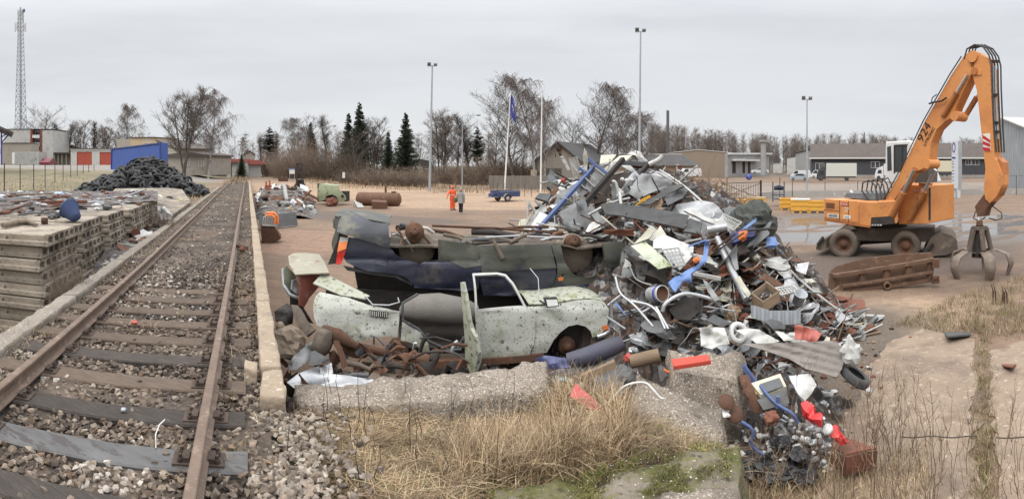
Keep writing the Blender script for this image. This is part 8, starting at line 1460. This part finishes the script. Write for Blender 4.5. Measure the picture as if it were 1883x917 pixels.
boom=arm_plate('boom','P',[(1613,412),(1620,380),(1655,318),(1700,224),(1748,140),(1772,104),(1781,96),(1795,100),(1790,128),(1770,170),(1757,198),(1752,215),(1738,222),(1722,238),(1712,262),(1709,290),(1706,306),(1677,318),(1658,346),(1631,388),(1624,402)],m_or)
arm_plate('stick','P',[(1782,96),(1800,98),(1815,106),(1821,125),(1822,160),(1826,240),(1829,290),(1836,302),(1843,322),(1842,340),(1833,360),(1820,373),(1812,366),(1809,350),(1812,310),(1807,265),(1800,200),(1796,165),(1786,130)],m_or,.19,.38)
arm_plate('stick_foot','P',[(1812,352),(1822,372),(1812,384),(1808,398),(1796,398),(1791,380),(1800,368)],m_rust,.19,.3);arm_plate('head_plate','W',[(340,205),(370,180),(425,205),(425,230),(350,228)],m_or,.2,.46);arm_plate('stick_cover','W',[(520,745),(548,775),(553,850),(548,917),(525,980),(500,1000),(525,900)],m_ord,.22,.34)
for(x,y,r)in((1757,213,.16),(1790,104,.18),(1736,211,.09),(1793,131,.12),(1706,301,.16),(1683,312,.10),(1620,405,.14)):P_('pivot',m_or if r>.15 else m_ord,lambda m:m.cyl(fa.pt(x,y,-.06),fa.pt(x,y,.46),r,n=18))
def cyl_(a,c,r,rod,o):
 p,q=fa.pt(*a,o),fa.pt(*c,o);mid=p.lerp(q,.58);cy=P_('cylinder',m_ord,lambda m:m.cyl(p,mid,r,n=14));P_('piston_rod',m_chrome,lambda m:m.cyl(mid,q,r*.55,n=12),cy)
cyl_((1637,408),(1683,312),.12,0,-.06);cyl_((1655,404),(1704,312),.12,0,.46);cyl_((1737,212),(1781,138),.09,0,-.07);cyl_((1760,210),(1796,150),.09,0,.46)
bd=(fa.pt(1720,202)-fa.pt(1690,258)).normalized();T0=frame(fa.pt(1700,243,-.014),bd,V((0,0,1)).cross(bd).cross(bd)*-1 if False else fa.n.cross(bd)*-1);
if T0.col[2].xyz.dot(fa.n)>0:T0=frame(fa.pt(1700,243,-.014),bd,fa.n.cross(bd))
text_mb('924',T0,.42,.004,1.1).build('type_number',m_dark,parent=boom);text_mb('LITRONIC',T0@Matrix.Translation((0,-.26,0)),.16,.004).build('type_name',m_dark,parent=boom)
st=P_('hazard_plate',m_stw,lambda m:m.prism([fa.pt(x,y,-.02)for x,y in((1808,246),(1821,245),(1822,277),(1809,277))],fa.n*.02))
for k in range(3):P_('red_stripe',m_stk,lambda m:m.prism([fa.pt(x,y,-.027)for x,y in((1808.2,248+k*11),(1808.2,254+k*11),(1821.6,263+k*7.5),(1821.4,257+k*7.5))],fa.n*.005),st)
def hose(pts,r=.025,o=-.3,nm='hose'):P_(nm,m_black,lambda m:m.tube([fa.pt(x,y,o+.2)for x,y in pts],r,6))
for k in range(4):hose([(1773+k,108-k*2),(1778+k*1.5,90-k*2),(1792+k*2,82-k*1.2),(1808+k*2,86),(1818+k*2,100),(1824+k*1.5,118),(1825+k*1.4,160),(1828+k*1.4,230),(1832+k,280)],.028,-.2+k*.12)
for k in range(2):P_('steel_pipe',m_galv,lambda m:m.tube([fa.pt(1823+k*4,120,.1),fa.pt(1824+k*4,180,.1),fa.pt(1828+k*4,255,.1)],.03,6))
for y in(112,174,225,242):P_('pipe_clamp',m_dark,lambda m:m.bar(fa.pt(1820,y,.08),fa.pt(1834,y,.08),.07,.08))
hose([(1712,191),(1722,188),(1735,186),(1744,180)],.03);hose([(1716,190),(1718,180),(1726,174)],.02)
for k in range(5):hose([(1612+k*1.5,372),(1596+k*3,350),(1598+k*3.5,335-k),(1610+k*3,331-k),(1620+k*2,340),(1624+k*2,360),(1628,380)],.028,-.5+k*.15)
hose([(1580,375),(1579,365),(1584,357),(1587,355)],.025,-.3);hose([(1587,396),(1587,360)],.02,-.3,'handrail')
hose([(1805,395),(1787,390),(1783,402),(1795,408),(1805,400)],.02,0);hose([(1818,368),(1819,380),(1835,392),(1836,402),(1825,406),(1812,402)],.02,0)
hose([(1622,376),(1655,316),(1700,222),(1748,138),(1770,104)],.022,-.26,'boom_pipe')
g0=fa.pt(1798,400);
def Qp(x,y,o=0):x,y=zx('Q',[(x,y)])[0];return pd(x,y,15.55+o)
grab=P_('grab_head',m_mud,lambda m:m.cyl(Qp(226,190),Qp(226,168),.24,n=20));P_('grab_link',m_alu,lambda m:m.lathe([(.085+.02*math.cos(a*pi/4),.02*math.sin(a*pi/4))for a in range(8)],16,frame(Qp(228,130),(1,0,0),(0,0,1)),True,True),grab);P_('grab_yoke',m_rust,lambda m:m.hexa([Qp(200,165,-.12),Qp(250,165,-.12),Qp(250,165,.12),Qp(200,165,.12),Qp(205,130,-.1),Qp(245,130,-.1),Qp(245,130,.1),Qp(205,130,.1)]),grab);P_('grab_column',m_dark,lambda m:m.tube([Qp(222,190),Qp(220,270),Qp(220,375)],[.14,.16,.22],14),grab)
for k in range(5):
 a=-2.1+k*2*pi/5;dv=V((math.cos(a),math.sin(a),0));base=Qp(222,350);zt=base.z
 cl=[base+dv*.16+V((0,0,.03)),base+dv*.50+V((0,0,.12)),base+dv*.82+V((0,0,-.02)),base+dv*.93+V((0,0,-.32)),base+dv*.84+V((0,0,-.62)),base+dv*.74+V((0,0,-.80))]
 ct=P_('claw',M('worn_claw',(.24,.19,.15),(.13,.10,.08),s=3,rough=.6,metal=.3,rv=0),lambda m:m.grid(lambda s_,t:(lambda i,f_:cl[i].lerp(cl[i+1],f_)+V((-dv.y,dv.x,0))*(s_-.5)*(.34*math.sin(pi*(.12+.85*t))**.6)-dv*.12*(1-(2*s_-1)**2)*-1*math.sin(pi*t))(min(4,int(t*5)),t*5-min(4,int(t*5))),6,15,True,-dv*.035+V((0,0,-.03))))
 P_('claw_cylinder',m_mud,lambda m:m.tube([base+dv*.2+V((0,0,.75)),base+dv*.36+V((0,0,.12))],[.085,.075],10),ct)
b=thing('plough_scoop','long rusty steel blade with ribs lying in front of the excavator','blade',gp(1620,540),0,None,True);P2=lambda n,mt_,f_,par=b,bevel=0:P_(n,mt_,f_,par,bevel)
fl_=Fac(1520,1722,13.6,14.1);m_bl=M('blade_rust',(.15,.085,.052),(.105,.062,.042),s=1.5,rough=.92,spots=[((.2,.13,.09),4,.55,.68)],rv=0)
P2('plate',m_bl,lambda m:m.shell(zx('X',[(60,880),(95,840),(118,715),(160,680),(380,620),(600,590),(905,570),(925,585),(900,700),(880,778),(600,830),(260,905)]),lambda x,y:fl_.pt(x,y,.3-.28*((y-470)/75)**2),.05,14,8));P2('flange',m_bl,lambda m:m.bar(fl_.pt(*zx('X',[(128,738)])[0],-.02),fl_.pt(*zx('X',[(900,612)])[0],-.02),.14,.10),bevel=.01);P2('flange',m_bl,lambda m:m.bar(fl_.pt(*zx('X',[(205,812)])[0],-.06),fl_.pt(*zx('X',[(890,705)])[0],-.06),.12,.07),bevel=.01)
P2('flange',m_bl,lambda m:m.bar(fl_.pt(*zx('X',[(85,880)])[0],.02),fl_.pt(*zx('X',[(880,770)])[0],.02),.14,.10),bevel=.01)
for x,y0,y1 in((130,720,850),(365,650,790),(548,625,760),(720,600,735),(885,600,770)):P2('rib',m_bl,lambda m:m.bar(fl_.pt(*zx('X',[(x,y0)])[0],.04),fl_.pt(*zx('X',[(x-10,y1)])[0],.0),.10,.16))
T0=frame(fl_.pt(*zx('X',[(540,803)])[0],-.10),fl_.e,V((0,0,1)));P2('pipe_stub',m_bl,lambda m:m.lathe([(.10,0),(.10,.12),(.065,.12),(.065,0)],18,T0@Matrix.Translation((0,0,-.0))));[P2('hinge',m_rust,lambda m:m.bar(fl_.pt(*zx('X',[(885,y)])[0],-.08),fl_.pt(*zx('X',[(938,y-4)])[0],-.08),.12))for y in(625,655,755,775)]
t=thing('car_trailer','dark blue car trailer parked on the yard below the flagpole','trailer',gp(925,370),-az(925)+.55,None);m_trl=M('trailer_blue',(.05,.07,.16),(.04,.055,.12),s=2,rough=.5,rv=0)
def TP(name,mat,fn,par=t,bevel=0):mb=MB();fn(mb);return mb.build(name,mat,parent=par,bevel=bevel)
[TP('side_board',m_trl,lambda m,y_=y_:m.box((.25,y_,.72),(2.2,.04,.55)))for y_ in(-.75,.75)];TP('tail_board',m_trl,lambda m:m.box((1.37,0,.72),(.04,1.5,.55)));TP('head_board',m_trl,lambda m:m.box((-.87,0,.72),(.04,1.5,.55)));TP('floor',m_galv,lambda m:m.box((.25,0,.50),(2.26,1.5,.05)));TP('rail',m_galv,lambda m:m.box((.25,-.775,.94),(2.24,.03,.04)));TP('drawbar',m_galv,lambda m:(m.bar((-.8,-.4,.45),(-1.75,0,.42),.07),m.bar((-.8,.4,.45),(-1.75,0,.42),.07)));TP('tool_box',m_trl,lambda m:m.box((-1.15,0,.6),(.4,.7,.3)))
for x in(-.05,):
 for s_ in(-1,1):T0=Matrix.Translation((x,s_*.86,.33))@Matrix.Rotation(pi/2,4,'X');w_=TP('wheel',m_black,lambda m:m.lathe([(.18,-.09),(.3,-.09),(.33,-.05),(.33,.05),(.3,.09),(.18,.09)],20,T0,True,True));TP('rim',m_white,lambda m:m.lathe([(0,-.07),(.19,-.08),(.19,.08),(0,.07)],16,T0),w_);TP('mudguard',m_galv,lambda m:m.grid(lambda a,c:V((x-.42*math.cos(pi*a),s_*(.76+.22*c),.36+.4*math.sin(pi*a))),10,1,True,V((0,0,-.015))))
TP('tail_lamp',m_stk,lambda m:m.box((1.395,-.6,.5),(.03,.16,.08)));TP('number_plate',m_stw,lambda m:m.box((1.395,.1,.5),(.02,.42,.1)))
def person(name,label,p,rz,verts,edges,skin,parts):
 """one continuous skinned body in its pose, then hair and clothing pieces"""
 t=thing(name,label,'person',p,rz)
 me=bpy.data.meshes.new('body');me.from_pydata([v[0]for v in verts],edges,[]);o=bpy.data.objects.new('body',me);COL.objects.link(o);o.parent=t
 sk=o.modifiers.new('Skin','SKIN');sk.use_smooth_shade=True
 for v,d in zip(verts,me.skin_vertices[0].data):d.radius=(v[1],v[2]if len(v)>2 else v[1])
 me.skin_vertices[0].data[0].use_root=True;o.modifiers.new('Sub','SUBSURF').levels=2;o.modifiers['Sub'].render_levels=2;me.materials.append(skin)
 dg=bpy.context.evaluated_depsgraph_get();ev=o.evaluated_get(dg);m2=ev.to_mesh();one=MB();one.add([v.co.copy()for v in m2.vertices],[tuple(p.vertices)for p in m2.polygons],True);ev.to_mesh_clear()
 for nm,mat,mb,sub in parts:
  if nm in('hands','face'):one.merge(mb)
 bpy.data.objects.remove(o);one.build('body',skin,parent=t);parts=[q for q in parts if q[0]not in('hands','face')]
 for nm,mat,mb,sub in parts:mb.build(nm,mat,parent=t)
 return t
m_skin=plain('skin',(.45,.27,.2),.6)
def body(lean,la,ra,ll,rl):
 vs=[((0,0,.95),.15,.11),((0,0,1.15),.13,.10),((0,lean,1.38),.17,.11),((0,lean,1.50),.06),((0,lean-.02,1.58),.075,.085),((0,lean-.03,1.68),.09,.10),((0,lean-.02,1.76),.06)]
 e=[(0,1),(1,2),(2,3),(3,4),(4,5),(5,6)]
 for L,r0,root in((la,(.065,.052,.042,.035),2),(ra,(.065,.052,.042,.035),2),(ll,(.095,.07,.05,.045),0),(rl,(.095,.07,.05,.045),0)):
  prev=root
  for q,r in zip(L,r0):vs.append((q,r));e.append((prev,len(vs)-1));prev=len(vs)-1
 return vs,e
def tubes(*ts):
 m=MB();[m.tube(*t_)for t_ in ts];return m
m_hiv=M('hi_vis_orange',(.80,.12,.035),(.70,.11,.03),s=4,rough=.8,rv=0);m_coat=M('grey_coat',(.30,.29,.27),(.25,.24,.23),s=5,rough=.95,rv=0);m_trou=plain('dark_trousers',(.02,.02,.025),.9)
la=[(-.21,0,1.42),(-.38,-.06,1.2),(-.52,-.16,1.02),(-.57,-.2,.95)];ra=[(.21,0,1.42),(.27,.02,1.16),(.28,-.14,.98),(.28,-.2,.93)];ll=[(-.10,0,.88),(-.10,-.02,.5),(-.10,.02,.1),(-.12,-.12,.05)];rl=[(.10,0,.88),(.12,-.03,.5),(.12,.02,.1),(.16,-.12,.05)]
vs,e=body(0,la,ra,ll,rl);hd=lambda r,z,sq=1:MB().lathe([(.0,z+r*sq),(r*.6,z+r*.8*sq),(r,z+r*.2),(r*1.02,z-r*.1)],14)
torso=MB().lathe([(.19,.86),(.20,.98),(.18,1.15),(.205,1.34),(.18,1.45),(.08,1.53)],16,Matrix.Diagonal((1,.72,1,1)))
def hands(*ps):
 m=MB()
 for c in ps:
  c=V(c);m.tube([c+V((0,0,.04)),c,c-V((0,.01,.05))],[.03,.042,.035],7)
  for k in range(4):m.tube([c+V((.028*(k-1.5)*.8,0,-.04)),c+V((.028*(k-1.5),-.02,-.085-.008*(k in(1,2)))),c+V((.026*(k-1.5),-.035,-.12-.012*(k in(1,2))))],[.011,.010,.007],5)
  m.tube([c+V((.035,0,0)),c+V((.055,-.025,-.03)),c+V((.055,-.035,-.06))],[.012,.011,.008],5)
 return m
def face(y,z):
 m=MB();m.tube([V((0,y-.085,z+.02)),V((0,y-.125,z-.02)),V((0,y-.09,z-.03))],[.012,.018,.01],5);[m.tube([V((s_*.095,y,z+.02)),V((s_*.1,y,z-.03))],[.022,.016],6)for s_ in(-1,1)];return m
person('person','worker in bright orange overalls and cap holding something in one hand',gp(832,386),-az(832)+.5,vs,e,m_skin,[('jacket',m_hiv,torso,0),('sleeves',m_hiv,tubes(([V((-.16,0,1.43))]+[V(q)for q in la[:3]],[.085,.085,.075,.062],9),([V((.16,0,1.43))]+[V(q)for q in ra[:3]],[.085,.085,.075,.062],9)),0),('trousers',m_hiv,tubes(([V((-.08,0,.95))]+[V(q)for q in ll[:3]],[.12,.125,.10,.085],10),([V((.08,0,.95))]+[V(q)for q in rl[:3]],[.12,.125,.10,.085],10)),0),('reflective_bands',m_white2,MB().lathe([(.205,1.08),(.21,1.08),(.21,1.14),(.205,1.14)],16,Matrix.Diagonal((1,.75,1,1))),0),('cap',m_hiv,hd(.115,1.70),0),('beard',m_trou,MB().lathe([(.04,1.55),(.08,1.58),(.085,1.63)],12,Matrix.Translation((0,-.035,0))),0),('boots',m_black,tubes(([V((-.10,.05,.06)),V((-.12,-.16,.05))],[.055,.05],8),([V((.12,.05,.06)),V((.16,-.16,.05))],[.055,.05],8)),0),('hands',m_skin,hands(la[3],ra[3]),0),('face',m_skin,face(-.03,1.67),0)])
la=[(-.19,0,1.40),(-.25,.05,1.15),(-.24,.02,.93),(-.24,0,.86)];ra=[(.19,0,1.40),(.25,.05,1.15),(.22,-.05,.97),(.2,-.1,.95)];ll=[(-.08,0,.88),(-.07,.0,.5),(-.07,.03,.1),(-.07,-.08,.05)];rl=[(.08,0,.88),(.07,0,.5),(.07,.03,.1),(.07,-.08,.05)]
vs,e=body(0,la,ra,ll,rl)
person('person','person in a grey coat and dark trousers seen from behind',gp(847.5,393),-az(848)+2.9,vs,e,m_skin,[('coat',m_coat,MB().lathe([(.21,.72),(.205,.95),(.17,1.15),(.19,1.34),(.17,1.44),(.075,1.52)],16,Matrix.Diagonal((1,.75,1,1))),0),('sleeves',m_coat,tubes(([V((-.15,0,1.41))]+[V(q)for q in la[:3]],[.075,.075,.065,.05],9),([V((.15,0,1.41))]+[V(q)for q in ra[:3]],[.075,.075,.065,.05],9)),0),('trousers',m_trou,tubes(([V((-.07,0,.95))]+[V(q)for q in ll[:3]],[.10,.10,.08,.06],10),([V((.07,0,.95))]+[V(q)for q in rl[:3]],[.10,.10,.08,.06],10)),0),('hair',M('fair_hair',(.34,.29,.22),None,s=20,rough=.8,rv=0),MB().lathe([(0,1.80),(.07,1.78),(.11,1.70),(.115,1.6),(.10,1.48),(.0,1.46)],14,Matrix.Translation((0,.015,0))),0),('shoes',m_white,tubes(([V((-.07,.06,.05)),V((-.07,-.15,.04))],[.05,.045],8),([V((.07,.06,.05)),V((.07,-.15,.04))],[.05,.045],8)),0),('hands',m_skin,hands(la[3],ra[3]),0)])
q=gp(837.5,389);piece('green_bag',M('green_bag',(.06,.10,.05),None,s=5,rough=.8),'small green bag held between the two people','bag',lambda m:clump(m,xz(838.5,36.9,.85),.15,1.2,5,8))
